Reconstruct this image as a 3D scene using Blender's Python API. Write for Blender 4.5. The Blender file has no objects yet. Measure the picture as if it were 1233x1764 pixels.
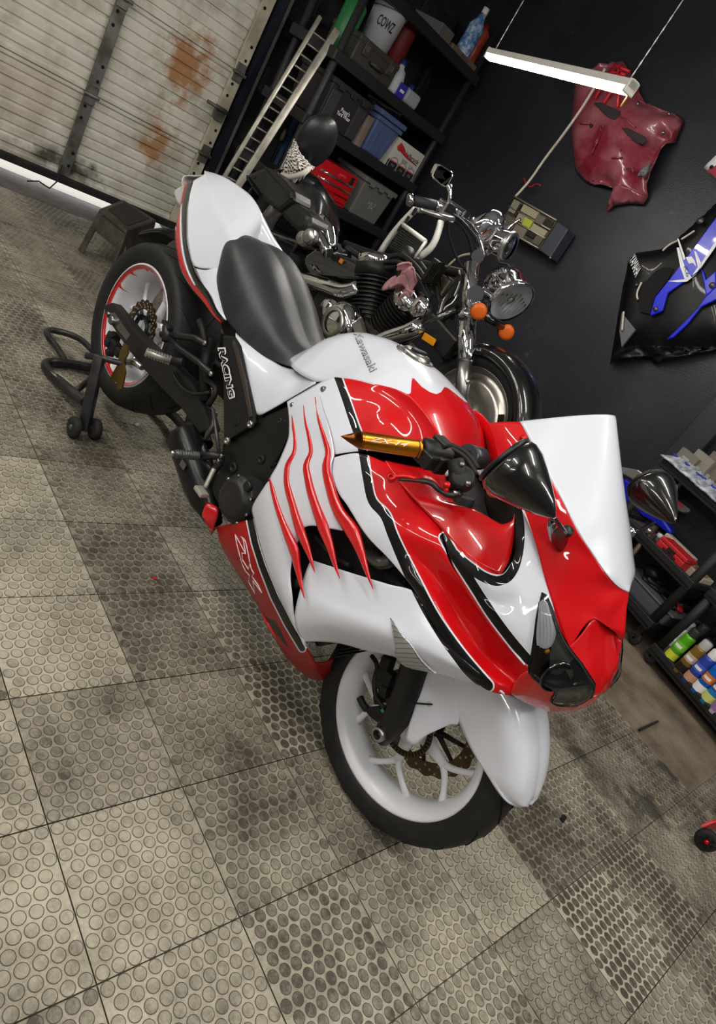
import bpy, bmesh, math, random
import numpy as np
from mathutils import Vector, Matrix
from mathutils.bvhtree import BVHTree

# ------------------------------------------------------------------ camera, world, light, exposure
SC = bpy.context.scene
CR = Matrix(((0.52460269, 0.67964269, 0.51271613), (0.65879498, 0.05738113, -0.75013104), (-0.53924131, 0.73129557, -0.41764290)))
CL = Vector((1.25826887, -0.60156657, 1.34500803))
FPX = 1167.15
cam = bpy.data.cameras.new('camera')
cam.sensor_fit = 'VERTICAL'; cam.sensor_height = 36.0; cam.lens = FPX / 1764 * 36
cam.clip_start = 0.05; cam.clip_end = 100
camo = bpy.data.objects.new('camera', cam)
SC.collection.objects.link(camo)
_m = Matrix((CR[0], -CR[1], -CR[2])).transposed().to_4x4(); _m.translation = CL
camo.matrix_world = _m
SC.camera = camo

w = bpy.data.worlds.new('daylight'); SC.world = w; w.use_nodes = True
w.node_tree.nodes['Background'].inputs[0].default_value = (0.93, 0.95, 1.0, 1)
w.node_tree.nodes['Background'].inputs[1].default_value = 2.6
SC.view_settings.view_transform = 'Standard'; SC.view_settings.look = 'None'
SC.view_settings.gamma = 1.0; SC.view_settings.use_curve_mapping = False
SC.view_settings.exposure = 0.0
LAMP = 100.0          # strength of every shop light's diffuser
LIGHTS = [           # shop lights hung over the room: (x, y, z, yaw)
    (0.70, -0.55, 2.65, 4), (-0.95, -1.00, 2.6, 2), (-2.4, -0.9, 2.6, -3), (1.0, 1.45, 2.78, 3), (2.35, 0.5, 2.6, 5),
    (0.5, -2.0, 2.35, 0), (2.1, -1.7, 2.35, 60), (-1.2, -2.0, 2.35, 0), (2.5, 2.3, 2.7, 85)]

# ------------------------------------------------------------------ helpers
def rgb(r, g, b):
    f = lambda c: (c / 255 / 12.92) if c <= 10.3 else ((c / 255 + .055) / 1.055) ** 2.4
    return (f(r), f(g), f(b), 1.0)

def nn(nt, kind, **k):
    n = nt.nodes.new(kind)
    for a, v in k.items():
        if hasattr(n, a): setattr(n, a, v)
        else: n.inputs[a.replace('_', ' ')].default_value = v
    return n

MATS = {}
def mat(name, col, rough=.5, metal=0., coat=0., spec=.5, var=None, scale=6., bump=0., bscale=60., trans=0., ior=1.45, emit=0., detail=5., lo=.42, hi=.62):
    if name in MATS: return MATS[name]
    m = bpy.data.materials.new(name); m.use_nodes = True
    nt = m.node_tree; b = nt.nodes['Principled BSDF']
    b.inputs['Base Color'].default_value = rgb(*col)
    b.inputs['Roughness'].default_value = rough
    b.inputs['Metallic'].default_value = metal
    b.inputs['Coat Weight'].default_value = coat
    b.inputs['Coat Roughness'].default_value = .04
    b.inputs['Specular IOR Level'].default_value = spec
    b.inputs['Transmission Weight'].default_value = trans
    b.inputs['IOR'].default_value = ior
    if emit:
        b.inputs['Emission Color'].default_value = rgb(*col); b.inputs['Emission Strength'].default_value = emit
    if var or bump:
        tc = nn(nt, 'ShaderNodeTexCoord')
    if var:
        t = nn(nt, 'ShaderNodeTexNoise', Scale=scale, Detail=detail, Roughness=.62)
        nt.links.new(tc.outputs['Object'], t.inputs['Vector'])
        r = nn(nt, 'ShaderNodeMapRange'); r.inputs[1].default_value = lo; r.inputs[2].default_value = hi
        nt.links.new(t.outputs['Fac'], r.inputs[0])
        x = nn(nt, 'ShaderNodeMix', data_type='RGBA')
        x.inputs[6].default_value = rgb(*col); x.inputs[7].default_value = rgb(*var)
        nt.links.new(r.outputs[0], x.inputs[0]); nt.links.new(x.outputs[2], b.inputs['Base Color'])
    if bump:
        t2 = nn(nt, 'ShaderNodeTexNoise', Scale=bscale, Detail=4.)
        nt.links.new(tc.outputs['Object'], t2.inputs['Vector'])
        bp_ = nn(nt, 'ShaderNodeBump', Strength=bump, Distance=.004)
        nt.links.new(t2.outputs['Fac'], bp_.inputs['Height']); nt.links.new(bp_.outputs[0], b.inputs['Normal'])
    MATS[name] = m
    return m

def paint(name, base, layers, rough=.25, coat=1., spec=.5):
    """lacquer with masked-off colour areas: layers = [(attribute, threshold, colour), ...]; each attribute is a signed distance kept on the vertices"""
    if name in MATS: return MATS[name]
    m = mat(name, base, rough=rough, coat=coat, spec=spec)
    nt = m.node_tree; b = nt.nodes['Principled BSDF']
    prev = None
    for att, thr, col in layers:
        a = nn(nt, 'ShaderNodeAttribute', attribute_name=att)
        g = nn(nt, 'ShaderNodeMath', operation='GREATER_THAN'); g.inputs[1].default_value = thr
        nt.links.new(a.outputs['Fac'], g.inputs[0])
        x = nn(nt, 'ShaderNodeMix', data_type='RGBA')
        nt.links.new(g.outputs[0], x.inputs[0])
        if prev is None: x.inputs[6].default_value = rgb(*base)
        else: nt.links.new(prev.outputs[2], x.inputs[6])
        x.inputs[7].default_value = rgb(*col); prev = x
    if prev: nt.links.new(prev.outputs[2], b.inputs['Base Color'])
    return m

WM = {}      # world matrices of everything built
USED = {}
def link(name, data, parent=None, world=None):
    o = bpy.data.objects.new(name, data)
    SC.collection.objects.link(o)
    if parent is not None:
        o.parent = parent; WM[o.name] = WM[parent.name]
    else:
        WM[o.name] = world if world is not None else Matrix.Identity(4)
        o.matrix_world = WM[o.name]
    return o

def tag(o, label=None, cat=None, group=None, kind=None):
    if label: o['label'] = label
    if cat: o['category'] = cat
    if group: o['group'] = group
    if kind: o['kind'] = kind
    return o

def thing(name, label, cat, loc=(0, 0, 0), rz=0., group=None):
    o = link(name, None, None, Matrix.Translation(loc) @ Matrix.Rotation(rz, 4, 'Z'))
    return tag(o, label, cat, group)

I4 = Matrix.Identity(4)
class MB:
    """a bag of faces that becomes ONE mesh object"""
    def __init__(s): s.v = []; s.f = []; s.m = []; s.sm = []; s.at = {}
    def add(s, vs, fs, mi=0, smooth=True):
        k = len(s.v); s.v += [Vector(v) for v in vs]
        for f in fs: s.f.append(tuple(i + k for i in f)); s.m.append(mi); s.sm.append(smooth)
        return s
    def grid(s, G, mi=0, cu=False, cv=False, smooth=True):
        nu, nv = len(G), len(G[0]); fs = []
        for i in range(nu if cu else nu - 1):
            for j in range(nv if cv else nv - 1):
                a, b = (i + 1) % nu, (j + 1) % nv
                fs.append((i * nv + j, a * nv + j, a * nv + b, i * nv + b))
        return s.add([p for r in G for p in r], fs, mi, smooth)
    def box(s, c, d, M=None, mi=0, taper=1.0):
        x, y, z = d[0] / 2, d[1] / 2, d[2] / 2
        vs = [Vector((a * (x if e < 0 else x * taper), b * (y if e < 0 else y * taper), e * z)) for e in (-1, 1) for a, b in ((-1, -1), (1, -1), (1, 1), (-1, 1))]
        if M is not None: vs = [M @ v for v in vs]
        vs = [v + Vector(c) for v in vs]
        return s.add(vs, [(3, 2, 1, 0), (4, 5, 6, 7), (0, 1, 5, 4), (1, 2, 6, 5), (2, 3, 7, 6), (3, 0, 4, 7)], mi, False)
    def prism(s, pts, off, mi=0, smooth=False):
        """flat outline pts pushed along the vector off"""
        n = len(pts); off = Vector(off)
        vs = [Vector(p) for p in pts] + [Vector(p) + off for p in pts]
        fs = [tuple(range(n))[::-1], tuple(range(n, 2 * n))] + [(i, (i + 1) % n, n + (i + 1) % n, n + i) for i in range(n)]
        return s.add(vs, fs, mi, smooth)
    def tube(s, pts, r, seg=10, mi=0, caps=True, closed=False, flat=1.0, upv=None):
        pts = [Vector(p) for p in pts]; n = len(pts)
        rs = list(r) if hasattr(r, '__len__') else [r] * n
        G = []; N = None
        for i, p in enumerate(pts):
            a = pts[i - 1] if (i or closed) else p; b = pts[(i + 1) % n] if (i < n - 1 or closed) else p
            t = (b - a)
            if t.length < 1e-9: t = Vector((0, 0, 1))
            t.normalize()
            if N is None:
                u0 = upv if upv is not None else Vector((0, 0, 1))
                N = Vector(u0) - t * t.dot(Vector(u0))
                if N.length < .05: N = Vector((1, 0, 0)) - t * t.x
            N = N - t * N.dot(t); N.normalize(); B = t.cross(N)
            G.append([p + (N * math.cos(q) * flat + B * math.sin(q)) * rs[i] for q in [2 * math.pi * k / seg for k in range(seg)]])
        s.grid(G, mi, cu=closed, cv=True)
        if caps and not closed:
            k = len(s.v) - n * seg
            s.f.append(tuple(range(k, k + seg))); s.m.append(mi); s.sm.append(False)
            k = len(s.v) - seg
            s.f.append(tuple(range(k, k + seg))[::-1]); s.m.append(mi); s.sm.append(False)
        return s
    def lathe(s, prof, M, seg=32, mi=0, a0=0., a1=2 * math.pi, smooth=True):
        """prof = [(radius, height)], turned about M's z axis"""
        full = abs(a1 - a0 - 2 * math.pi) < 1e-6
        n = seg if full else seg + 1
        G = [[M @ Vector((r * math.cos(a0 + (a1 - a0) * k / seg), r * math.sin(a0 + (a1 - a0) * k / seg), h)) for k in range(n)] for r, h in prof]
        return s.grid(G, mi, cv=full, smooth=smooth)
    def ball(s, c, r, seg=16, rings=10, M=None, mi=0):
        rr = r if hasattr(r, '__len__') else (r, r, r)
        G = []
        for i in range(rings + 1):
            t = math.pi * i / rings
            G.append([(M @ Vector((rr[0] * math.sin(t) * math.cos(p), rr[1] * math.sin(t) * math.sin(p), rr[2] * math.cos(t))) if M is not None else Vector((rr[0] * math.sin(t) * math.cos(p), rr[1] * math.sin(t) * math.sin(p), rr[2] * math.cos(t)))) + Vector(c) for p in [2 * math.pi * k / seg for k in range(seg)]])
        return s.grid(G, mi, cv=True)
    def mirror(s):
        n = len(s.v)
        s.v += [Vector((v.x, -v.y, v.z)) for v in s.v]
        s.f += [tuple(i + n for i in f)[::-1] for f in s.f]
        s.m += s.m; s.sm += s.sm
        for k in s.at: s.at[k] = list(s.at[k]) * 2
        return s
    def build(s, name, mats, parent=None, frame=None, bevel=0., solid=0., weld=False, world=None, subd=0, offs=0.):
        mats = mats if isinstance(mats, (list, tuple)) else [mats]
        me = bpy.data.meshes.new(name)
        vs = s.v
        if frame is not None:
            M = (WM[parent.name].inverted() if parent is not None else (world.inverted() if world is not None else I4)) @ frame
            vs = [M @ v for v in vs]
        me.from_pydata([tuple(v) for v in vs], [], s.f)
        for mm in mats: me.materials.append(mm)
        me.polygons.foreach_set('material_index', s.m)
        me.polygons.foreach_set('use_smooth', s.sm)
        for k, val in s.at.items():
            a = me.attributes.new(k, 'FLOAT', 'POINT'); a.data.foreach_set('value', [float(q) for q in val])
        if weld or not s.at:
            bm = bmesh.new(); bm.from_mesh(me)
            if weld: bmesh.ops.remove_doubles(bm, verts=bm.verts, dist=1e-4)
            bmesh.ops.recalc_face_normals(bm, faces=bm.faces)
            bm.to_mesh(me); bm.free()
        me.update()
        o = link(name, me, parent, world)
        if solid:
            md = o.modifiers.new('shell', 'SOLIDIFY'); md.thickness = solid; md.offset = offs
        if bevel:
            md = o.modifiers.new('edge', 'BEVEL'); md.width = bevel; md.segments = 2; md.limit_method = 'ANGLE'; md.angle_limit = math.radians(40)
            md.harden_normals = False
        if subd:
            md = o.modifiers.new('sub', 'SUBSURF'); md.levels = subd; md.render_levels = subd
        return o

def copy_tree(o, parent=None, world=None):
    c = o.copy(); SC.collection.objects.link(c)
    if parent is not None:
        c.parent = parent; WM[c.name] = WM[parent.name]
    elif world is not None:
        WM[c.name] = world; c.matrix_world = world
    for ch in [q for q in SC.objects if q.parent == o]: copy_tree(ch, c)
    return c

def hermite(P, n):
    """n points, even along the chord, on a smooth curve through the points P"""
    P = np.asarray([tuple(p) for p in P], float)
    d = np.linalg.norm(np.diff(P, axis=0), axis=1)
    return hermite_t(P, np.r_[0, np.cumsum(np.maximum(d, 1e-7))], n)

def hermite_t(P, t, n):
    P = np.asarray(P, float); q = np.linspace(0, t[-1], n)
    if len(P) == 2: return P[0] + (P[1] - P[0]) * (q / t[-1])[:, None]
    m = np.zeros_like(P); h = np.diff(t); s = np.diff(P, axis=0) / h[:, None]
    m[1:-1] = (s[:-1] * h[1:, None] + s[1:] * h[:-1, None]) / (h[1:] + h[:-1])[:, None]
    m[0] = s[0] * 1.5 - m[1] * .5; m[-1] = s[-1] * 1.5 - m[-2] * .5
    k = np.clip(np.searchsorted(t, q, side='right') - 1, 0, len(h) - 1)
    u = ((q - t[k]) / h[k])[:, None]; H = h[k][:, None]
    return (2 * u**3 - 3 * u**2 + 1) * P[k] + (u**3 - 2 * u**2 + u) * H * m[k] + (-2 * u**3 + 3 * u**2) * P[k + 1] + (u**3 - u**2) * H * m[k + 1]

def patch(rows, nu, nv):
    """smooth sheet lofted through rows of points (any number of points per row)"""
    A = np.array([hermite(r, nv) for r in rows])
    d = np.linalg.norm(np.diff(A, axis=0), axis=2).mean(axis=1)
    t = np.r_[0, np.cumsum(np.maximum(d, 1e-6))]
    G = np.stack([hermite_t(A[:, j], t, nu) for j in range(nv)], axis=1)
    return [[Vector(p) for p in r] for r in G]

def smooth_line(P, n): return [Vector(p) for p in hermite(P, n)]

# ---- survey: the photograph's lines of sight, used to find where things stand in the room
def ray(x, y): return CR.transposed() @ Vector(((x - 616.5) / FPX, (y - 882) / FPX, 1.0))
def on_y(x, y, Y): r = ray(x, y); return CL + r * ((Y - CL.y) / r.y)
def on_x(x, y, X): r = ray(x, y); return CL + r * ((X - CL.x) / r.x)
def on_z(x, y, Z): r = ray(x, y); return CL + r * ((Z - CL.z) / r.z)

# ------------------------------------------------------------------ the room
S = 0.3085                                   # one floor tile
BLACKWALL = mat('black wall paint', (32, 33, 41), rough=.38, var=(44, 45, 54), scale=2.2, bump=.5, bscale=130., lo=.45, hi=.75)
# scuffs in the black paint
def scuffs(m):
    nt = m.node_tree; b = nt.nodes['Principled BSDF']
    tc = nn(nt, 'ShaderNodeTexCoord'); t = nn(nt, 'ShaderNodeTexNoise', Scale=7., Detail=8., Roughness=.75)
    nt.links.new(tc.outputs['Object'], t.inputs['Vector'])
    r = nn(nt, 'ShaderNodeMapRange'); r.inputs[1].default_value = .62; r.inputs[2].default_value = .80
    nt.links.new(t.outputs['Fac'], r.inputs[0])
    x = nn(nt, 'ShaderNodeMix', data_type='RGBA'); x.inputs[7].default_value = rgb(105, 105, 112)
    old = b.inputs['Base Color'].links[0].from_socket
    nt.links.new(old, x.inputs[6]); nt.links.new(r.outputs[0], x.inputs[0]); nt.links.new(x.outputs[2], b.inputs['Base Color'])
scuffs(BLACKWALL)
BLOCK = mat('black painted block', (30, 29, 32), rough=.6, var=(44, 43, 46), scale=9, bump=.7, bscale=70.)
GREYWALL = mat('grey wall paint', (118, 119, 124), rough=.8)
CEIL = mat('ceiling board', (150, 152, 156), rough=.9)
CONC = mat('worn concrete', (136, 122, 104), rough=.75, var=(76, 67, 56), scale=3.1, bump=.35, bscale=45., detail=9, lo=.38, hi=.66)
SLAB = mat('door sill concrete', (92, 84, 76), rough=.7, var=(66, 60, 55), scale=5., bump=.3)

DX = -3.76                                   # inner face of the garage door
XL, YB, XR, YF, ZC = -3.80, 3.70, 4.4, -3.4, 3.35
def structure(name, mb, m, **k):
    o = mb.build(name, m, **k); o['kind'] = 'structure'; return o
FLOOR = structure('floor', MB().box(((XL + XR) / 2 + .1, (YB + YF) / 2, -.056), (XR - XL + .2, YB - YF + .4, .1)), CONC)
structure('driveway', MB().box((XL - 3.001, 0, -.045), (6, 9, .08)), mat('driveway concrete', (190, 186, 176), rough=.9))
structure('wall_back', MB().box(((XL + XR) / 2, YB + .1, ZC / 2), (XR - XL + .4, .2, ZC)), BLACKWALL)
structure('wall_right', MB().box((XR + .1, (YB + YF) / 2, ZC / 2), (.2, YB - YF, ZC)), GREYWALL)
structure('wall_front', MB().box(((XL + XR) / 2, YF - .1, ZC / 2), (XR - XL + .4, .2, ZC)), GREYWALL)
structure('ceiling', MB().box(((XL + XR) / 2, (YB + YF) / 2, ZC + .06), (XR - XL + .4, YB - YF + .4, .12)), CEIL)
structure('trim_1', MB().box((-.13, YB - .05, ZC / 2), (.16, .1, ZC)), BLACKWALL, bevel=.012)      # pilaster by the carts
DOOR_Y0, DOOR_Y1, DOOR_Z = -1.7, 2.16, 2.99
WL = MB().box((XL - .1, (YF + DOOR_Y0) / 2, ZC / 2), (.2, DOOR_Y0 - YF, ZC)).box((XL - .1, (DOOR_Y0 + DOOR_Y1) / 2, (DOOR_Z + ZC) / 2), (.2, DOOR_Y1 - DOOR_Y0, ZC - DOOR_Z))
WL.box((XL - .1, (2.14 + YB) / 2, ZC / 2), (.2, YB - 2.14, ZC))
WALL_L = structure('wall_left', WL, BLOCK)
bl = MB().box((0, 0, 0), (.02, .392, .192)).build('block', BLOCK, WALL_L, bevel=.006)
random.seed(4)
first = True
for k in range(12):
    for j in range(3):
        o = bl if first else bl.copy()
        if not first: SC.collection.objects.link(o); o.parent = WALL_L
        first = False
        o.location = (XL + .004 + random.uniform(-.002, .002), 2.47 + j * .4 + (.2 if k % 2 else 0), .1 + k * .2)

# --- floor tiles with coin studs: every tile an object of its own
def tile_mat(name, kind):
    m = mat(name, (150, 140, 115), rough=.5, spec=.4)
    nt = m.node_tree; b = nt.nodes['Principled BSDF']
    geo = nn(nt, 'ShaderNodeNewGeometry'); oi = nn(nt, 'ShaderNodeObjectInfo')
    sep = nn(nt, 'ShaderNodeSeparateColor'); nt.links.new(oi.outputs['Color'], sep.inputs[0])
    n1 = nn(nt, 'ShaderNodeTexNoise', Scale=3.2, Detail=10., Roughness=.72); nt.links.new(geo.outputs['Position'], n1.inputs['Vector'])
    n2 = nn(nt, 'ShaderNodeTexNoise', Scale=24. if kind else 60., Detail=8., Roughness=.78); nt.links.new(geo.outputs['Position'], n2.inputs['Vector'])
    a = nn(nt, 'ShaderNodeMath', operation='MULTIPLY_ADD'); a.inputs[1].default_value = 2.5; a.inputs[2].default_value = -1.22
    nt.links.new(n1.outputs['Fac'], a.inputs[0])
    c = nn(nt, 'ShaderNodeMath', operation='MULTIPLY_ADD'); c.inputs[1].default_value = 2.1 if kind == 1 else 1.5; c.inputs[2].default_value = -1.02 if kind == 1 else -.74
    nt.links.new(n2.outputs['Fac'], c.inputs[0])
    d = nn(nt, 'ShaderNodeMath', operation='ADD'); nt.links.new(a.outputs[0], d.inputs[0]); nt.links.new(c.outputs[0], d.inputs[1])
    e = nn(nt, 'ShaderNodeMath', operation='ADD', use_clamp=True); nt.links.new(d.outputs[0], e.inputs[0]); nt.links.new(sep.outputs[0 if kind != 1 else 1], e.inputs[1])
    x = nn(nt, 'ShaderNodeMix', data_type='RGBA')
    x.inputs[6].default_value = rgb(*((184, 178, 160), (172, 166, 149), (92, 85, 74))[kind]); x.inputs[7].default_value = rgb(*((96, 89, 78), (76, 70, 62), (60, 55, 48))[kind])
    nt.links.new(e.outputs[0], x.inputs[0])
    sock = x.outputs[2]
    for (px, py), sz in (((1112, 1388), .10), ((1150, 1325), .07), ((1000, 1300), .05)):      # oil smears
        q = on_z(px, py, 0)
        mp = nn(nt, 'ShaderNodeVectorMath', operation='DISTANCE'); mp.inputs[1].default_value = q; nt.links.new(geo.outputs['Position'], mp.inputs[0])
        k = nn(nt, 'ShaderNodeMath', operation='MULTIPLY_ADD'); k.inputs[1].default_value = .6 / sz; nt.links.new(mp.outputs['Value'], k.inputs[0])
        n3 = nn(nt, 'ShaderNodeTexNoise', Scale=14., Detail=8., Roughness=.7); nt.links.new(geo.outputs['Position'], n3.inputs['Vector'])
        g2 = nn(nt, 'ShaderNodeMath', operation='MULTIPLY'); g2.inputs[1].default_value = 2.2; nt.links.new(n3.outputs['Fac'], g2.inputs[0]); nt.links.new(g2.outputs[0], k.inputs[2])
        mr = nn(nt, 'ShaderNodeMapRange'); mr.inputs[1].default_value = 1.75; mr.inputs[2].default_value = 1.35; mr.inputs[3].default_value = 0; mr.inputs[4].default_value = .8
        nt.links.new(k.outputs[0], mr.inputs[0])
        xx = nn(nt, 'ShaderNodeMix', data_type='RGBA'); xx.inputs[7].default_value = rgb(48, 46, 45); nt.links.new(sock, xx.inputs[6]); nt.links.new(mr.outputs[0], xx.inputs[0]); sock = xx.outputs[2]
    nt.links.new(sock, b.inputs['Base Color'])
    t2 = nn(nt, 'ShaderNodeTexNoise', Scale=220., Detail=3.); nt.links.new(geo.outputs['Position'], t2.inputs['Vector'])
    bb = nn(nt, 'ShaderNodeBump', Strength=.25, Distance=.002); nt.links.new(t2.outputs['Fac'], bb.inputs['Height']); nt.links.new(bb.outputs[0], b.inputs['Normal'])
    return m
TM = [tile_mat('tile ground', 0), tile_mat('coin stud top', 1), tile_mat('coin stud edge', 2)]
def tile_mb(seg, dx=0., dy=0., mb=None):
    mb = mb or MB()
    h = S / 2 - .0014
    mb.prism([(dx - h, dy - h, -.006), (dx + h, dy - h, -.006), (dx + h, dy + h, -.006), (dx - h, dy + h, -.006)], (0, 0, .006)); mb.m[-4:] = [2] * 4
    n, m = 10, 11; p = S / n
    for i in range(m):
        for j in range(n if i % 2 == 0 else n - 1):
            cx = dx - S / 2 + (i + .5) * S / m; cy = dy - S / 2 + (j + (.5 if i % 2 == 0 else 1.0)) * p
            R1, R2 = .0137, .0119
            vs = [(cx + r * math.cos(2 * math.pi * k / seg), cy + r * math.sin(2 * math.pi * k / seg), z) for r, z in ((R1, .0001), (R2, .0010)) for k in range(seg)]
            mb.add(vs, [(k, (k + 1) % seg, seg + (k + 1) % seg, seg + k) for k in range(seg)], 2, False)
            mb.add(vs[seg:], [tuple(range(seg))], 1, False)
    return mb
def in_view(p, mrg=650):
    q = CR @ (Vector(p) - CL)
    if q.z < .2: return False
    x, y = q.x / q.z * FPX + 616.5, q.y / q.z * FPX + 882
    return -mrg < x < 1233 + mrg and -mrg < y < 1764 + mrg
cells = []
for i in range(-11, 11):
    for j in range(-8, 12):
        if j >= 8 and i < 4: continue
        c = Vector(((i + .5) * S, (j + .5) * S, 0))
        if any(in_view(c + Vector((a * S / 2, b * S / 2, 0))) for a in (-1, 0, 1) for b in (-1, 0, 1)): cells.append(((c - CL).length, i, j, c))
cells.sort()
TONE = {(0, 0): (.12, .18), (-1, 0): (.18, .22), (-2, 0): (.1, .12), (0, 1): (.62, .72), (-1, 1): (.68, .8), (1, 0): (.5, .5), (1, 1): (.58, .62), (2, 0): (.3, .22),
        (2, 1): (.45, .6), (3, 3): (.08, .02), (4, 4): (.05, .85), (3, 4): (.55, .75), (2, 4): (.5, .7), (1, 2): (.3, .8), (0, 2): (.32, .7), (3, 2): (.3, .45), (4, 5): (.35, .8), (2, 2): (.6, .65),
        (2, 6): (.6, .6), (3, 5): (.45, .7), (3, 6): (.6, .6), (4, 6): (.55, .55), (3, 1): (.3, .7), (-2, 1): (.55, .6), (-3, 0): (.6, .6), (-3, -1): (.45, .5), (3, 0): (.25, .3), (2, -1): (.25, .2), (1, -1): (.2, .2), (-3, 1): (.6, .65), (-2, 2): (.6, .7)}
random.seed(11)
proto = tile_mb(14).build('floor_tile', TM, FLOOR)
for k, (d, i, j, c) in enumerate(cells[:296]):
    o = proto if k == 0 else proto.copy()
    if k: SC.collection.objects.link(o); o.parent = FLOOR
    o.location = c + Vector((0, 0, random.uniform(-.0005, .0002)))
    o.rotation_euler = (0, 0, random.choice((0, 0, 1, 2)) * math.pi if j % 2 else 0)
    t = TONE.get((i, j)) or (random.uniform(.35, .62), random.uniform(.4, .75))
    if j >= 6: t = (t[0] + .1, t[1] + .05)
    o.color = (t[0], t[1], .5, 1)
if len(cells) > 296:
    mb = MB()
    for d, i, j, c in cells[296:]: tile_mb(8, c.x, c.y, mb)
    o = mb.build('floor_tile_field', TM, FLOOR); o['kind'] = 'stuff'; o.color = (.5, .6, .5, 1)
slab = MB().box(((XL - 3.40) / 2, .9, -.004), (XL * -1 - 3.40, 5.0, .008)).build('door_sill_slab', SLAB, FLOOR)

# --- sectional garage door
def door_metal():
    m = mat('door steel white', (216, 214, 203), rough=.5, var=(176, 172, 158), scale=5., bump=.15, bscale=30., detail=9, lo=.45, hi=.7)
    nt = m.node_tree; b = nt.nodes['Principled BSDF']
    geo = nn(nt, 'ShaderNodeNewGeometry')
    sock = b.inputs['Base Color'].links[0].from_socket
    def layer(sock, center, size, col, amount, scale, thr=.5):
        mp = nn(nt, 'ShaderNodeVectorMath', operation='SUBTRACT'); mp.inputs[1].default_value = center
        nt.links.new(geo.outputs['Position'], mp.inputs[0])
        dv = nn(nt, 'ShaderNodeVectorMath', operation='DIVIDE'); dv.inputs[1].default_value = size
        nt.links.new(mp.outputs[0], dv.inputs[0])
        ln = nn(nt, 'ShaderNodeVectorMath', operation='LENGTH'); nt.links.new(dv.outputs[0], ln.inputs[0])
        no = nn(nt, 'ShaderNodeTexNoise', Scale=scale, Detail=7., Roughness=.62); nt.links.new(geo.outputs['Position'], no.inputs['Vector'])
        a = nn(nt, 'ShaderNodeMath', operation='MULTIPLY_ADD'); a.inputs[1].default_value = 2.4; nt.links.new(no.outputs['Fac'], a.inputs[0])
        nt.links.new(ln.outputs['Value'], a.inputs[2])          # 2.4*noise + distance
        r = nn(nt, 'ShaderNodeMapRange'); r.inputs[1].default_value = 1.95 + thr; r.inputs[2].default_value = 1.35 + thr; r.inputs[3].default_value = 0; r.inputs[4].default_value = amount
        nt.links.new(a.outputs[0], r.inputs[0])
        x = nn(nt, 'ShaderNodeMix', data_type='RGBA'); x.inputs[7].default_value = rgb(*col)
        nt.links.new(sock, x.inputs[6]); nt.links.new(r.outputs[0], x.inputs[0])
        return x.outputs[2]
    sock = layer(sock, on_x(322, 118, DX), (9, .24, .32), (160, 108, 56), .9, 9., .12)
    sock = layer(sock, on_x(268, 245, DX), (9, .20, .24), (160, 108, 56), .85, 10., .10)
    sock = layer(sock, on_x(118, 285, DX), (9, .30, .12), (38, 34, 30), .9, 8., .1)
    sock = layer(sock, (DX, .8, .10), (9, .7, .14), (120, 108, 88), .6, 6., .1)
    sock = layer(sock, (DX, .9, .50), (9, .5, .35), (170, 140, 118), .35, 6., .1)
    nt.links.new(sock, b.inputs['Base Color'])
    return m
DOORM = door_metal()
STEEL = mat('galvanised steel', (128, 128, 124), rough=.45, metal=.6, var=(90, 88, 82), scale=8.)
CREAM = mat('cream painted steel', (203, 198, 178), rough=.5, var=(170, 162, 140), scale=7.)
RUBBER = mat('black rubber', (26, 25, 25), rough=.75, var=(40, 38, 36), scale=14.)
DARK = mat('dark hole', (10, 10, 10), rough=.9)
door = link('door_1', None); door.location = (DX, .36, 0); WM[door.name] = Matrix.Translation((DX, .36, 0)); door['kind'] = 'structure'
secs = [.115, .666, 1.245, 1.824, 2.403, 2.98]
for k in range(5):
    z0, z1 = secs[k] + .004, secs[k + 1] - .004
    prof = [(-.02, z0 - .008), (-.006, z0 - .008), (-.006, z0), (.012, z0), (.012, z0 + .018), (0, z0 + .03)]
    nr = 8; ph = (z1 - z0 - .06) / nr
    for r in range(nr):
        zb = z0 + .03 + r * ph; dp = .013 if r % 3 == 0 else .006
        prof += [(0, zb + ph * .08), (-dp, zb + ph * .2), (-dp, zb + ph * .3), (.001, zb + ph * .42), (.001, zb + ph * .95)]
    prof += [(0, z1 - .03), (.012, z1 - .018), (.012, z1), (-.02, z1)]
    mb = MB().prism([(DX + a, DOOR_Y0, b) for a, b in prof], (0, DOOR_Y1 - DOOR_Y0, 0))
    pan = mb.build('door_panel', DOORM, door, frame=I4)
    for yy, ww, mm in ((1.253, .072, STEEL), (.36, .072, STEEL), (2.105, .085, CREAM)):
        st = MB().box((DX + .022, yy, (z0 + z1) / 2), (.022, ww, z1 - z0 - .006)).build('door_stile', mm, door, frame=I4, bevel=.004)
        for q in (.14, .3, .72, .86):
            MB().lathe([(.0, .0), (.011, .0), (.011, -.004)], Matrix.Translation((DX + .0335, yy + (.012 if q < .5 else -.012), z0 + (z1 - z0) * q)) @ Matrix.Rotation(math.pi / 2, 4, 'Y'), 10).build('bolt_hole', DARK, st, frame=I4)
    if k < 4:
        for yy in (1.253, 2.105):
            h = MB().box((DX + .04, yy, z1 + .004), (.012, .07, .12)).lathe([(0, -.05), (.013, -.05), (.013, .05), (0, .05)], Matrix.Translation((DX + .048, yy, z1)) @ Matrix.Rotation(math.pi / 2, 4, 'X'), 10)
            h.build('hinge', STEEL, door, frame=I4, bevel=.003)
MB().tube([(DX + .06, 1.96, .985), (DX + .08, 2.03, .985), (DX + .08, 2.13, .985)], .012, 8).box((DX + .05, 2.08, .955), (.03, .08, .09)).build('door_latch', STEEL, door, frame=I4)
MB().box((DX + .01, (DOOR_Y0 + DOOR_Y1) / 2, .093), (.05, DOOR_Y1 - DOOR_Y0, .05)).build('bottom_seal', RUBBER, door, frame=I4, bevel=.008)
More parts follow.
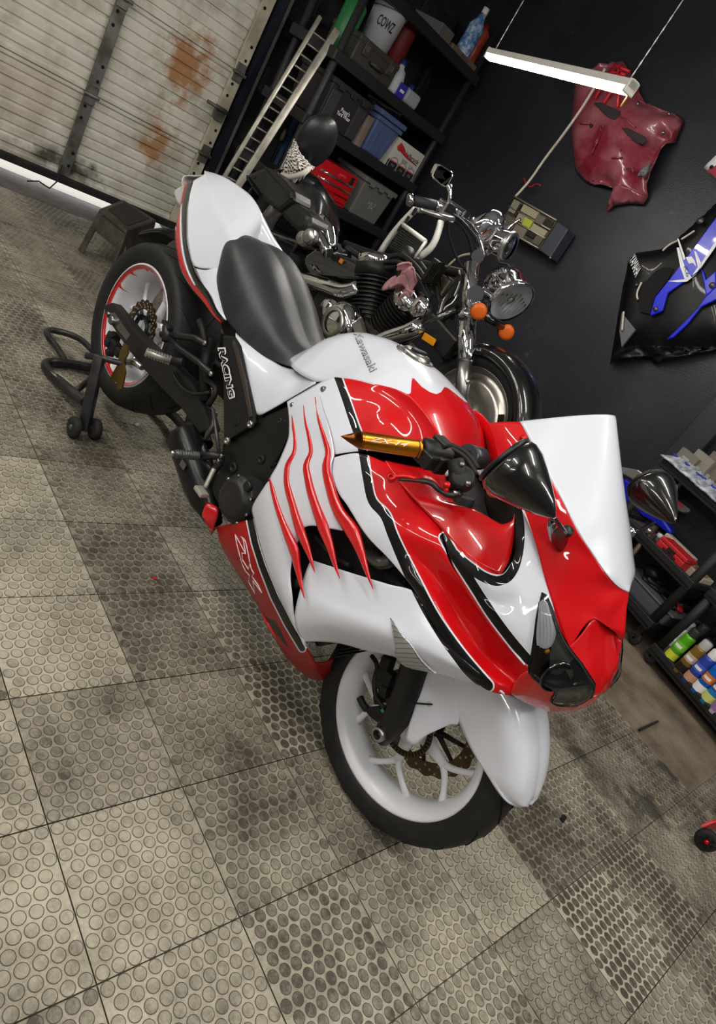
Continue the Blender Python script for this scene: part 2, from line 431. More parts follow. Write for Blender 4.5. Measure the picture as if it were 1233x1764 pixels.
MB().tube([(DX + .05, 1.22, .19), (DX + .08, 1.21, .08), (DX + .11, 1.17, .03), (DX + .10, 1.1, .045), (DX + .11, 1.03, .02)], .005, 6).build('pull_cord', RUBBER, door, frame=I4)
tr = MB().box((DX + .03, 2.178, 1.5), (.07, .016, 3.0)).box((DX + .065, 2.195, 1.5), (.012, .04, 3.0))
structure('trim_2', tr, mat('dark track steel', (38, 42, 54), rough=.4, metal=.5))
structure('trim_3', MB().box((DX + .02, 2.235, 1.5), (.09, .025, 3.0)), mat('grey jamb', (92, 90, 86), rough=.6))

# --- shop lights
TUBE = mat('lit diffuser', (255, 250, 240), emit=LAMP)
WHITEP = mat('white enamel', (225, 224, 218), rough=.4)
CHAINM = mat('chain steel', (190, 190, 188), rough=.35, metal=.8)
def shop_light(a, b, label, chains=None):
    a, b = Vector(a), Vector(b); c = (a + b) / 2; yaw = math.atan2(b.y - a.y, b.x - a.x); L = (b - a).length / 2
    t = thing('shop_light', label, 'light', c, yaw, 'tube lights hung on chains')
    hs = MB(); pr = [(-.024, -.008), (-.024, .018), (-.014, .024), (.014, .024), (.024, .018), (.024, -.008)]
    hs.prism([(-L, y, z) for y, z in pr], (2 * L, 0, 0)); hs.build('housing', WHITEP, t)
    df = MB(); pr = [(-.023, -.009), (-.021, -.022), (-.013, -.030), (.013, -.030), (.021, -.022), (.023, -.009)]
    df.prism([(-L + .012, y, z) for y, z in pr], (2 * L - .024, 0, 0)); df.build('diffuser', TUBE, t)
    for x in (-L + .01, L - .01): MB().box((x, 0, -.004), (.02, .052, .054)).build('end_cap', WHITEP, t, bevel=.004)
    for k, x in enumerate((-L + .04, L - .05)):
        n = 60; top = ZC - c.z; lean = (chains[k] if chains else (0, 0))
        mb = MB()
        pts = [Vector((x + lean[0] * q / n, lean[1] * q / n, .024 + (top - .024) * q / n)) for q in range(n + 1)]
        mb.tube(pts, [.0042 if q % 2 else .0016 for q in range(n + 1)], 5); mb.build('chain', CHAINM, t)
    return t
for k, (x, y, z, yaw) in enumerate(LIGHTS):
    v = Vector((math.cos(math.radians(yaw)), math.sin(math.radians(yaw)), 0)) * .61
    shop_light(Vector((x, y, z)) - v, Vector((x, y, z)) + v, 'white tube light overhead, out of the frame')
VL = shop_light(on_z(843, 92, 2.05), on_z(1090, 150, 2.05), 'lit white tube light hanging on thin chains before the wine-red fairing')

# ------------------------------------------------------------------ the sport bike: its own frame (x forward, y to its left, z up; n = distance out on the near, right side)
BO = Vector((2.468 * S, 2.572 * S, 0)); BYAW = .047
BW = Matrix.Translation(BO) @ Matrix.Rotation(BYAW, 4, 'Z'); BI = BW.inverted(); BI3 = BI.to_3x3()
BC = BI @ CL
def P(x, y, n):
    r = BI3 @ ray(x, y); return BC + r * ((-n - BC.y) / r.y)
def V(x, y, z): return Vector((x, y, z))
_A = np.array([list(r) for r in (CR @ BW.to_3x3())])
def pix(vs):
    """lines of sight of bike points, as the survey has them"""
    q = (np.array([tuple(v) for v in vs]) - np.array(BC)) @ _A.T
    return np.c_[q[:, 0] / q[:, 2] * FPX + 616.5, q[:, 1] / q[:, 2] * FPX + 882]
def Z(ox, oy, s): return lambda x, y: (ox + x / s, oy + y / s)
zA = Z(260, 640, 2.802); zB = Z(560, 640, 2.2833); zC = Z(480, 1000, 1.9266); zD = Z(280, 280, 2.466); zE = Z(570, 560, 4.11)
zF = Z(570, 1080, 3.425); zG = Z(780, 700, 3.853); zH = Z(880, 980, 5.361); zI = Z(620, 720, 3.425); zJ = Z(50, 400, 3.0825); zK = Z(380, 880, 5.878)
def rows(z, spec):
    """'x y n, x y n, ...' per line -> rows of bike points"""
    return [[P(*z(float(a), float(b)), float(n)) for a, b, n in (t.split() for t in r.split(','))] for r in spec.strip().split('\n')]
def mixrows(*rs): return [list(r) for r in rs]
def sd_poly(q, poly):
    """signed distance in survey pixels, positive inside"""
    poly = np.array(poly, float); d = np.full(len(q), 1e9); ins = np.zeros(len(q), bool)
    for a, b in zip(poly, np.roll(poly, -1, axis=0)):
        e = b - a; t = np.clip(((q - a) @ e) / max(e @ e, 1e-9), 0, 1)
        d = np.minimum(d, np.hypot(*(q - a - t[:, None] * e).T))
        c = ((a[1] > q[:, 1]) != (b[1] > q[:, 1])) & (q[:, 0] < (b[0] - a[0]) * (q[:, 1] - a[1]) / (b[1] - a[1] + 1e-12) + a[0]); ins ^= c
    return np.where(ins, d, -d)
def sd_line(q, line, half):
    """band of half-width half about a polyline"""
    line = np.array(line, float); d = np.full(len(q), 1e9); h = np.asarray(half, float) * np.ones(len(line))
    for k in range(len(line) - 1):
        a, b = line[k], line[k + 1]; e = b - a; t = np.clip(((q - a) @ e) / max(e @ e, 1e-9), 0, 1)
        d = np.minimum(d, np.hypot(*(q - a - t[:, None] * e).T) - (h[k] + (h[k + 1] - h[k]) * t))
    return -d
def pts(z, spec): return [z(*map(float, t.split())) for t in spec.split(',')]

WHITE = (224, 228, 240); RED = (206, 12, 20); BLK = (14, 14, 15)
bike = thing('sport_motorcycle', 'red and white sport motorcycle with black stripes, standing in the middle of the garage', 'motorcycle', BO, BYAW)
M_WHITE = paint('white lacquer', WHITE, []); M_RED = paint('red lacquer', RED, []); M_BLACK = paint('black lacquer', BLK, [])
M_CARBON = mat('satin black', (24, 24, 25), rough=.42, spec=.5)
M_MATT = mat('matt black', (20, 20, 21), rough=.6)
M_CHROME = mat('chrome', (226, 226, 228), rough=.07, metal=1.)
M_ALU = mat('brushed aluminium', (178, 178, 176), rough=.32, metal=1.)
M_BOLT = mat('bolt steel', (150, 150, 150), rough=.3, metal=1.)
M_TYRE = mat('tyre rubber', (23, 23, 24), rough=.62, var=(30, 30, 31), scale=30.)
M_WHEEL = mat('white wheel enamel', (226, 228, 234), rough=.3, coat=.5)
M_DISC = mat('bronze brake steel', (92, 76, 56), rough=.38, metal=.9)
M_GOLD = mat('gold anodised', (196, 130, 40), rough=.28, metal=1.)
M_COPPER = mat('copper anodised', (120, 72, 40), rough=.3, metal=1.)
M_REDAN = mat('red anodised', (200, 24, 26), rough=.3, metal=.5)
M_SEAT = mat('seat vinyl', (42, 43, 47), rough=.42, var=(66, 66, 70), scale=5., bump=.12, bscale=300., lo=.45, hi=.75)
M_GLASS = mat('clear lens', (245, 248, 250), rough=.03, trans=1., ior=1.3)
M_SMOKE = mat('headlight interior', (30, 30, 30), rough=.3, var=(92, 92, 86), scale=7., coat=.4, lo=.4, hi=.75)
M_PALE = mat('pale plastic', (196, 196, 200), rough=.35)

SURF = []      # bodywork already built, for laying badges on it
def panel(name, G, mats, attrs=None, mirror=True, solid=.0035, parent=None, center=False, keep=True, label=None):
    """near-side sheet from a grid, with its twin on the far side (center: both halves in one mesh)"""
    out = []
    base = MB().grid(G)
    if attrs:
        q = pix(base.v)
        for k, fn in attrs.items(): base.at[k] = fn(q)
    if keep: SURF.append(([tuple(v) for v in base.v], list(base.f)))
    if center:
        base.mirror(); o = base.build(name, mats, parent or bike, solid=solid, weld=True); out = [o]
    else:
        o = base.build(name, mats, parent or bike, solid=solid); out = [o]
        if mirror:
            far = MB(); far.v = [Vector((v.x, -v.y, v.z)) for v in base.v]; far.f = [f[::-1] for f in base.f]; far.m = base.m; far.sm = base.sm; far.at = base.at
            out.append(far.build(name, mats, parent or bike, solid=solid))
    if label:
        for o in out: o['label'] = label
    return out
_bvh = None
def drape(x, y, off=.001):
    """the point of the bodywork on that line of sight, lifted off it"""
    global _bvh
    if _bvh is None:
        vs = []; fs = []
        for a, b in SURF:
            k = len(vs); vs += a; fs += [tuple(i + k for i in f) for f in b]
        _bvh = BVHTree.FromPolygons(vs, fs)
    r = (BI3 @ ray(x, y)).normalized(); loc, nrm, i, d = _bvh.ray_cast(BC, r)
    if loc is None: return None
    if nrm.dot(r) > 0: nrm = -nrm
    return loc + nrm * (off + .0018)
def redrape():
    global _bvh; _bvh = None
def both(mb, name, m, parent=None, **k):
    a = mb.build(name, m, parent or bike, **k)
    far = MB(); far.v = [Vector((v.x, -v.y, v.z)) for v in mb.v]; far.f = [f[::-1] for f in mb.f]; far.m = mb.m; far.sm = mb.sm
    b = far.build(name, m, parent or bike, **k)
    return a, b
def plate(z, spec, n, thick, name, m, parent=None, bevel=.003, mirror=True, label=None):
    """flat plate: outline on the plane n, thick towards the middle of the bike"""
    out = [P(*p, n) for p in pts(z, spec)]
    mb = MB().prism(out, (0, thick, 0))
    r = both(mb, name, m, parent, bevel=bevel) if mirror else (mb.build(name, m, parent or bike, bevel=bevel),)
    if label:
        for o in r: o['label'] = label
    return r[0]

# paint scheme
STRIPE1 = pts(zB, '30 -20, 52 30, 78 100, 112 200, 140 280, 152 340, 165 420, 192 520, 232 560, 265 640, 318 760, 362 850, 425 970, 510 1095, 590 1190, 640 1235')
H1 = [13 / 2.283, 13 / 2.283, 14 / 2.283, 15 / 2.283, 16 / 2.283, 16 / 2.283, 16 / 2.283, 17 / 2.283, 19 / 2.283, 19 / 2.283, 22 / 2.283, 24 / 2.283, 26 / 2.283, 27 / 2.283, 26 / 2.283, 20 / 2.283]
STRIPE2 = pts(zB, '468 655, 500 710, 545 780, 590 850, 650 945, 720 1040, 800 1135')
USTR = pts(zB, '478 672, 520 722, 575 775, 630 812, 680 825, 715 812, 742 775, 758 720, 766 650, 764 590, 752 520, 745 490')
LEFTWHITE = pts(zB, '-60 -60, 30 -20, 52 30, 78 100, 112 200, 140 280, 152 340, 165 420, 192 520, 232 560, 265 640, 318 760, 362 850, 340 900, 100 800, -80 500')
MIDWHITE = pts(zB, '470 640, 530 735, 600 800, 690 835, 745 790, 765 700, 764 560, 752 480, 775 520, 800 590, 832 690, 868 830, 895 920, 925 1010, 950 1075, 905 960, 870 885, 850 872, 835 950, 822 1050, 806 1150, 720 1050, 640 930, 560 800')
HLP = pts(zB, '850 866, 833 950, 821 1030, 810 1110, 800 1184, 850 1226, 903 1250, 890 1302, 930 1316, 985 1318, 1052 1280, 1062 1228, 1010 1146, 966 1092, 926 1022, 902 948, 872 878')
def fine(line, half, n=70):
    L = hermite([(x, y, h * 3) for (x, y), h in zip(line, half if hasattr(half, '__len__') else [half] * len(line))], n)
    return [(a[0], a[1]) for a in L], [a[2] / 3 for a in L]
STRIPE1, H1 = fine(STRIPE1, H1); STRIPE2, H2 = fine(STRIPE2, 18 / 2.283, 30); USTR, H3 = fine(USTR, [4 / 2.283, 12 / 2.283] + [19 / 2.283] * 8 + [16 / 2.283] * 2, 50)
attrs = {'hl': lambda q: sd_poly(q, HLP), 's1': lambda q: sd_line(q, STRIPE1, H1),
         's2': lambda q: np.maximum(sd_line(q, STRIPE2, H2), sd_line(q, USTR, H3)),
         'w1': lambda q: sd_poly(q, LEFTWHITE), 'w2': lambda q: sd_poly(q, MIDWHITE)}
M_COWL = paint('cowl lacquer', RED, [('w1', 0, WHITE), ('w2', 0, WHITE), ('s1', -2.6, WHITE), ('s2', -2.6, WHITE), ('s1', 0, BLK), ('s2', 0, BLK), ('hl', 0, (7, 7, 8))], rough=.4, coat=.6, spec=.15)
WF = {'w3': lambda q: 0 * q[:, 0] - 9}

# U0: tank side, above the seam
G = patch(rows(zA, '803 63 .200, 850 42 .197, 893 30 .192, 912 33 .186, 925 35 .183')[:1]
          + [rows(zA, '835 190 .236, 935 170 .226')[0] + rows(zE, '180 440 .192, 235 407 .176')[0]]
          + [rows(zA, '868 290 .250, 965 285 .238')[0] + rows(zE, '340 590 .196, 480 530 .168, 555 502 .163')[0]]
          + [rows(zA, '888 388 .258, 1005 370 .245')[0] + rows(zE, '430 750 .200, 620 770 .158, 770 788 .138')[0]]
          + [rows(zA, '892 400 .258, 1005 385 .245')[0] + rows(zE, '430 895 .202, 620 900 .16, 790 880 .13')[0]], 40, 44)
panel('tank_side_panel', G, M_COWL, attrs)
# U1: upper cowl, from the seam to the nose
G = patch(rows(zB, '''34 340 .259, 140 324 .246, 240 360 .222, 330 385 .185, 440 400 .145
24 400 .265, 165 390 .256, 262 405 .232, 355 430 .195, 455 452 .158
50 470 .280, 175 440 .264, 285 440 .238, 390 470 .205, 475 500 .170
90 530 .292, 200 530 .282, 300 545 .266, 390 570 .245, 455 612 .226
160 640 .295, 265 635 .290, 340 640 .276, 420 652 .255, 462 655 .243
255 740 .286, 330 760 .276, 400 765 .248, 455 735 .250, 490 750 .248
355 863 .272, 390 862 .270, 460 845 .232, 515 825 .237, 548 845 .238
420 992 .256, 455 976 .252, 520 955 .212, 585 930 .217, 613 945 .224
500 1111 .236, 530 1092 .230, 592 1062 .192, 655 1035 .196, 683 1042 .204
590 1216 .206, 625 1190 .201, 662 1152 .162, 715 1112 .176, 747 1106 .183
652 1257 .186, 690 1235 .180, 722 1200 .150, 768 1155 .160, 800 1174 .166
728 1273 .155, 737 1256 .152, 755 1232 .146, 780 1210 .148, 803 1194 .155'''), 110, 40)
panel('upper_cowl', G, M_COWL, attrs)
# U2: headlight surround
G = patch(rows(zB, '''455 622 .236, 540 703 .238, 620 763 .228, 690 800 .205, 735 745 .178, 748 600 .155, 742 500 .145
478 690 .247, 560 782 .243, 650 845 .226, 730 835 .200, 778 740 .172, 790 640 .155, 790 580 .150
522 800 .243, 600 870 .234, 680 912 .213, 760 890 .192, 815 800 .168, 832 690 .150
572 888 .233, 650 942 .223, 730 962 .203, 800 920 .181, 868 830 .158
627 968 .220, 700 1012 .207, 770 1022 .192, 825 980 .176, 897 920 .154
683 1042 .204, 740 1072 .191, 790 1086 .179, 850 1060 .165, 927 1010 .142
747 1106 .183, 778 1132 .172, 803 1150 .164, 870 1130 .150, 952 1080 .126
803 1174 .165, 812 1186 .158, 832 1195 .152, 890 1192 .137, 1003 1150 .102
850 1222 .150, 880 1232 .144, 905 1244 .136, 970 1240 .112, 1050 1230 .066'''), 100, 50)
panel('headlight_surround', G, paint('surround lacquer', RED, [('w2', 0, WHITE), ('s2', -2.6, WHITE), ('s2', 0, BLK), ('hl', 0, (7, 7, 8))], rough=.4, coat=.6, spec=.15), dict(attrs, hl=lambda q: sd_poly(q, HLP)))
# cockpit ledge
G = patch(rows(zB, '''235 352 .221, 330 372 .17, 470 395 .12
280 420 .236, 400 440 .195, 500 505 .155
330 480 .250, 450 500 .205, 540 545 .162
455 618 .236, 530 570 .212, 600 560 .182, 690 608 .155
520 690 .238, 580 650 .216, 640 620 .190, 715 600 .150
600 755 .230, 650 700 .205, 700 640 .172, 742 582 .146
690 800 .205, 715 760 .190, 735 690 .165, 744 560 .146'''), 40, 26)
panel('cockpit_ledge', G, M_RED)
# U3: pillar and nose down to the intake lip
G = patch(rows(zB, '''640 205 .135, 700 200 .130, 765 200 .122
660 262 .145, 735 270 .144, 812 285 .134
692 380 .160, 790 400 .157, 872 400 .142
742 500 .166, 845 520 .158, 932 510 .143
790 580 .168, 888 600 .155, 992 630 .138
832 690 .166, 920 690 .148, 1050 720 .112
868 830 .160, 965 790 .136, 1110 808 .077
897 920 .155, 1000 880 .116, 1150 848 .035
927 1010 .143, 1030 940 .097, 1100 930 .060, 1187 862 .0
952 1080 .127, 1046 962 .088, 1110 990 .042, 1180 960 .0
960 1092 .122, 1052 975 .085, 1112 1006 .038, 1173 1052 .0'''), 90, 30)
G[-1] = [Vector((v.x, min(v.y, 0), v.z)) for v in G[-1]]
panel('nose_cowl', G, M_COWL, attrs, center=True)
# recessed intake and the nose below it
G = patch(rows(zB, '''956 1086 .125, 1006 1034 .105, 1050 977 .084, 1108 1010 .018, 1170 1056 -.012
1003 1150 .103, 1035 1090 .082, 1060 1060 .062, 1110 1080 .018, 1158 1110 -.004
1030 1190 .086, 1052 1150 .068, 1070 1130 .052, 1105 1150 .018, 1138 1165 .0
1050 1230 .066, 1062 1205 .054, 1077 1190 .040, 1098 1210 .018, 1110 1218 .0
1050 1270 .046, 1060 1270 .036, 1070 1268 .026, 1078 1268 .012, 1082 1262 .0'''), 40, 30)
for r in G: r[-1].y = 0.
panel('nose_intake', G, paint('chin lacquer', RED, [('hl', 0, (7, 7, 8))]), {'hl': lambda q: sd_poly(q, HLP)}, center=True)
G = patch(rows(zB, '''728 1262 .157, 803 1180 .162, 860 1222 .148, 905 1247 .135, 900 1300 .108, 980 1316 .062, 1050 1278 .030, 1082 1262 .0
745 1277 .140, 800 1255 .140, 850 1285 .120, 880 1308 .098, 920 1326 .070, 990 1326 .032, 1045 1300 .010, 1066 1284 .0
760 1288 .110, 815 1312 .100, 850 1325 .080, 880 1333 .060, 930 1338 .036, 990 1330 .014, 1020 1318 .004, 1040 1305 .0'''), 16, 60)
for r in G: r[-1].y = 0.
panel('chin_panel', G, paint('chin lacquer', RED, [('hl', 0, (7, 7, 8))]), {'hl': lambda q: sd_poly(q, HLP)}, center=True)
# L: white lower front panel
G = patch([rows(zA, '775 910 .256, 950 967 .265, 1150 1028 .274')[0] + rows(zB, '352 868 .268, 430 1007 .250, 530 1148 .225, 620 1241 .195, 668 1262 .178')[0],
           rows(zA, '738 1000 .268')[0] + rows(zC, '200 70 .280, 300 100 .286, 400 140 .283, 500 185 .270, 600 255 .236, 680 318 .200, 742 368 .174')[0],
           rows(zA, '712 1090 .274')[0] + rows(zC, '200 110 .288, 300 145 .293, 400 185 .288, 500 230 .270, 600 285 .236, 685 335 .198, 745 372 .172')[0],
           rows(zA, '696 1180 .268')[0] + rows(zC, '200 150 .282, 300 180 .285, 400 220 .276, 500 262 .256, 600 305 .224, 690 345 .192, 748 375 .169')[0],
           rows(zA, '735 1302 .238')[0] + rows(zC, '200 207 .238, 300 233 .238, 395 254 .233, 510 300 .220, 605 328 .204, 695 355 .184, 750 378 .165')[0]], 44, 60)
panel('lower_cowl', G, paint('lower cowl lacquer', WHITE, [('s1', -2.6, WHITE), ('s1', 0, BLK)], rough=.4, coat=.6, spec=.15), {'s1': attrs['s1']})
# S: slashed side panel, W: its lower wedge
G = patch(rows(zA, '''658 148 .205, 730 105 .205, 803 63 .200
668 270 .236, 755 240 .242, 848 212 .238
655 350 .250, 765 365 .258, 885 395 .260
612 450 .262, 740 455 .272, 870 452 .272
572 530 .268, 720 545 .281, 876 550 .281
602 640 .277, 750 645 .289, 905 645 .287
640 740 .282, 780 728 .290, 920 740 .288
690 818 .284, 720 768 .286, 760 746 .288, 850 756 .290, 926 768 .286'''), 60, 30)
panel('slash_panel', G, M_WHITE)
G = patch(rows(zA, '''550 562 .262, 560 540 .266, 574 526 .269
493 648 .250, 560 605 .273, 596 622 .276
498 715 .252, 580 722 .277, 634 732 .281
525 830 .256, 605 850 .279, 682 838 .284
563 948 .261, 632 965 .279, 672 980 .280
620 1085 .263, 662 1095 .276, 682 1092 .277
672 1192 .259, 686 1188 .263, 693 1184 .263
745 1325 .235, 747 1323 .236, 749 1321 .237'''), 60, 16)
panel('side_wedge', G, M_WHITE)
# belly pan
BST = pts(zA, '480 712, 505 830, 540 940, 598 1085, 665 1218, 732 1335')
SLOT = pts(zK, '425 1045, 480 1080, 560 1115, 600 1180, 650 1290, 705 1400, 640 1330, 560 1230, 490 1130')
WB = pts(zA, '497 700, 512 830, 550 938, 608 1083, 676 1215, 745 1334, 800 1330, 640 1000, 560 700')
redrape_ = None
G = patch(rows(zA, '''500 711 .238, 410 730 .215, 318 752 .172
528 845 .253, 438 860 .228, 345 850 .165
565 950 .260, 490 960 .230, 402 945 .150
620 1085 .261, 560 1095 .225, 477 1065 .140
685 1215 .253, 620 1205 .215, 541 1172 .140
720 1285 .243, 650 1275 .205, 577 1247 .138
750 1331 .233, 690 1340 .195, 616 1317 .130
772 1368 .215, 735 1405 .165, 667 1393 .115
792 1402 .195, 770 1446 .135, 728 1451 .090
810 1405 .178, 800 1455 .12, 775 1482 .065
830 1405 .160, 825 1450 .105, 815 1488 .050
880 1386 .120, 866 1432 .075, 857 1483 .020'''), 90, 30)
panel('belly_pan', G, paint('belly lacquer', (176, 14, 20), [('w', 0, WHITE), ('b', -2.4, WHITE), ('b', 0, BLK), ('slot', 0, (6, 6, 6))], rough=.38, coat=.25, spec=.2),
      {'b': lambda q: sd_line(q, BST, [15 / 2.8] * 3 + [17 / 2.8] * 2 + [14 / 2.8]), 'slot': lambda q: sd_poly(q, SLOT), 'w': lambda q: sd_poly(q, WB)})
G = patch(rows(zA, '''320 748 .172, 290 790 .165
300 765 .19, 262 722 .215
324 690 .20, 247 690 .225
318 655 .20, 262 645 .225
295 640 .205, 270 632 .22'''), 12, 6)
panel('belly_tail', G, M_RED)
both(MB().tube([P(*p, n) for p, n in zip(pts(zK, '425 1042, 470 1130, 540 1230, 620 1330, 690 1400'), (.15, .152, .15, .145, .14))], [.003, .006, .007, .006, .003], 8), 'vent_lip', M_RED)

# red claw ribs standing on the slashed panel
def rib(spec):
    L = [tuple(map(float, t.split())) for t in spec.split(',')]
    c = [P(*zA(x, y), n) for x, y, w_, n in L]; r = [w_ / 2.802 * .00158 / 2 for x, y, w_, n in L]
    line = smooth_line(c, 44); q = np.linspace(0, 1, 44); t = np.r_[0, np.cumsum([(c[i + 1] - c[i]).length for i in range(len(c) - 1)])]; t /= t[-1]
    both(MB().tube(line, np.interp(q, t, r), 12, flat=.55, upv=Vector((0, -1, 0))), 'claw_rib', M_RED)
rib('570 515 6 .272, 586 570 26 .276, 606 645 30 .282, 636 730 36 .288, 664 800 48 .292, 690 860 56 .294, 706 940 36 .295, 722 1020 22 .297, 740 1096 3 .300')
rib('680 203 5 .224, 685 262 15 .240, 694 330 18 .252, 690 390 24 .262, 660 450 34 .269, 655 510 40 .274, 684 650 42 .290, 722 775 54 .296, 752 850 38 .298, 774 915 20 .300, 790 971 3 .302')
rib('736 163 5 .226, 745 240 15 .242, 764 330 20 .256, 770 395 24 .266, 750 445 36 .273, 758 520 42 .282, 790 640 46 .294, 832 755 58 .298, 864 845 40 .300, 888 930 22 .302, 911 1000 3 .305')
rib('792 123 5 .220, 806 220 15 .240, 838 330 22 .260, 854 395 30 .268, 845 450 44 .276, 862 550 50 .284, 908 680 56 .293, 976 780 66 .296, 1008 860 42 .298, 1040 960 22 .300, 1072 1052 3 .304')
for p in ((684, 163), (832, 85)):
    c = P(*zA(*p), .212); both(MB().lathe([(0, .006), (.005, .006), (.0075, .003), (.0075, -.004)], Matrix.Translation(c) @ Matrix.Rotation(math.pi / 2, 4, 'X'), 12), 'panel_screw', M_BOLT)
RX90 = Matrix.Rotation(math.pi / 2, 4, 'X')            # turns a lathe's axis to the near side
def aim(c, d):
    """frame at c whose z axis points along d"""
    return Matrix.Translation(c) @ Vector(d).normalized().to_track_quat('Z', 'Y').to_matrix().to_4x4()

# ---- tank cover with the painted flames
TX = [-.97, -.93, -.88, -.82, -.74, -.645, -.575, -.49, -.42, -.36, -.31]
TZ = [.775, .832, .902, .948, .977, .991, .992, .980, .957, .918, .865]
TY = [.066, .102, .134, .153, .166, .176, .177, .168, .150, .130, .115]
TE = [.762, .766, .770, .782, .806, .879, .913, .935, .918, .875, .82]
G = []
for x in np.linspace(TX[0], TX[-1], 84):
    zt, ye, ze = (float(np.interp(x, TX, a)) for a in (TZ, TY, TE))
    k = [float(np.interp(x + d, TX, TZ)) for d in (-.02, .02)]; zt = .5 * zt + .25 * sum(k)
    k = [float(np.interp(x + d, TX, TE)) for d in (-.02, .02)]; ze = .5 * ze + .25 * sum(k)
    G.append([V(x + .0 * s, -ye * s, zt - (zt - ze) * s ** 2.6) for s in np.linspace(1, 0, 34)])
FLAME = pts(zE, '230 405, 400 455, 545 494, 562 488, 572 366, 640 440, 700 480, 745 492, 775 478, 800 440, 830 452, 900 530, 1100 900, 700 1000, 100 600')
panel('tank_cover', G, paint('tank lacquer', WHITE, [('fl', 0, RED)]), {'fl': lambda q: sd_poly(q, FLAME)}, center=True)
# side covers below the seat
G = patch([[P(*zD(a, b), n) for a, b, n in r] for r in (
    ((312, 712, .136), (310, 735, .148), (318, 790, .158)),
    ((340, 745, .134), (345, 800, .152), (345, 900, .166)),
    ((400, 795, .124), (395, 900, .156), (378, 1020, .170)),
    ((455, 835, .112), (440, 960, .160), (405, 1072, .172)),
    ((520, 872, .100), (505, 950, .156), (460, 1050, .174)),
    ((590, 880, .088), (575, 930, .140), (545, 1000, .173)),
    ((660, 838, .075), (655, 880, .125), (650, 938, .168)))], 30, 20)
panel('side_cover', G, M_WHITE)
# fuel cap
c = V(-.640, 0, .9915); Mx = aim(c, (-.04, 0, 1))
cap = MB().lathe([(0, .011), (.036, .010), (.040, .006), (.041, 0), (.052, .001), (.056, -.002), (.056, -.012)], Mx, 40).build('fuel_cap', M_ALU, bike)
MB().prism([Mx @ V(a, b, .0105) for a, b in ((-.030, -.008), (.012, -.012), (.026, -.006), (.026, .006), (.012, .012), (-.030, .008))], (0, 0, .007)).build('cap_latch', M_MATT, cap, bevel=.002)
for k in range(6):
    a = k * math.pi / 3; MB().lathe([(0, .004), (.0035, .004), (.0035, 0)], Mx @ Matrix.Translation((.047 * math.cos(a), .047 * math.sin(a), 0)), 8).build('cap_screw', M_BOLT, cap)

# ---- seat
G = patch([[V(-1.460, 0, .908), V(-1.455, -.06, .905), V(-1.435, -.098, .888), P(*zD(262, 400), .112)],
           [V(-1.385, 0, .928), V(-1.38, -.080, .925), V(-1.372, -.120, .900), P(*zD(238, 480), .137)],
           [V(-1.28, 0, .916), V(-1.275, -.090, .910), V(-1.268, -.134, .874), P(*zD(253, 590), .152)],
           [V(-1.18, 0, .876), V(-1.17, -.090, .870), V(-1.163, -.131, .832), P(*zD(285, 680), .151)],
           [V(-1.08, 0, .828), V(-1.07, -.080, .824), V(-1.06, -.113, .796), P(*zD(370, 770), .131)],
           [V(-1.0, 0, .798), V(-.985, -.062, .795), V(-.97, -.090, .776), P(*zD(462, 838), .110)],
           [V(-.955, 0, .796), V(-.94, -.045, .788), V(-.93, -.07, .772), P(*zD(556, 876), .086)]], 60, 30)
panel('seat', G, M_SEAT, center=True, solid=.012)
# ---- tail
def facet(c, m, e): return [c, c.lerp(m, .5) + V(0, 0, .004), m, m.lerp(e, .12), m.lerp(e, .4), m.lerp(e, .7), m.lerp(e, .92), e]
G = patch([facet(V(-1.865, 0, .972), P(*zD(172, 55), .040), P(*zD(130, 80), .068)),
           facet(V(-1.75, 0, 1.000), P(*zD(188, 115), .072), P(*zD(112, 160), .105)),
           facet(V(-1.64, 0, 1.012), P(*zD(212, 180), .093), P(*zD(106, 270), .130)),
           facet(V(-1.54, 0, 1.012), P(*zD(250, 248), .104), P(*zD(112, 360), .145)),
           facet(V(-1.475, 0, .992), P(*zD(276, 298), .113), P(*zD(136, 440), .151)),
           facet(V(-1.448, 0, .960), P(*zD(296, 334), .119), P(*zD(200, 452), .142)),
           facet(V(-1.432, 0, .915), P(*zD(318, 350), .115), P(*zD(243, 450), .130))], 60, 40)
panel('tail_cowl', G, M_WHITE, center=True)
G = patch([[P(*zD(262, 420), .118), P(*zD(215, 450), .14), P(*zD(140, 450), .152)],
           [P(*zD(240, 480), .134), P(*zD(205, 510), .15), P(*zD(165, 505), .155)],
           [P(*zD(250, 560), .148), P(*zD(228, 575), .154), P(*zD(208, 568), .159)],
           [P(*zD(264, 620), .152), P(*zD(250, 630), .156), P(*zD(236, 630), .160)],
           [P(*zD(276, 660), .154), P(*zD(272, 665), .156), P(*zD(268, 670), .160)]], 24, 12)
panel('tail_wing', G, M_WHITE)
blk = [zD(*q) for q in ((132, 78), (113, 160), (106, 270), (112, 360), (136, 445), (165, 505), (208, 568), (236, 630), (268, 670))]
nb = (.068, .105, .130, .145, .152, .155, .159, .160, .160)
mid = [zD(*q) for q in ((106, 80), (84, 175), (82, 285), (92, 385), (112, 460), (142, 522), (190, 585), (222, 640), (258, 676))]
low = [zD(*q) for q in ((100, 84), (72, 220), (54, 290), (62, 390), (78, 455), (120, 530), (172, 592), (212, 645), (250, 690))]
A = [P(*p, n) for p, n in zip(blk, nb)]; B_ = [P(*p, n - .003) for p, n in zip(mid, nb)]; C_ = [P(*p, n - .018) for p, n in zip(low, nb)]
panel('tail_stripe', patch([[a, (a + b) / 2 + V(0, -.003, 0), b] for a, b in zip(A, B_)], 40, 8), M_BLACK)
panel('tail_side', patch([[b, b + (c - b) * .12, b + (c - b) * .5 + V(0, -.004, 0), c] for b, c in zip(B_, C_)], 40, 10), M_RED)
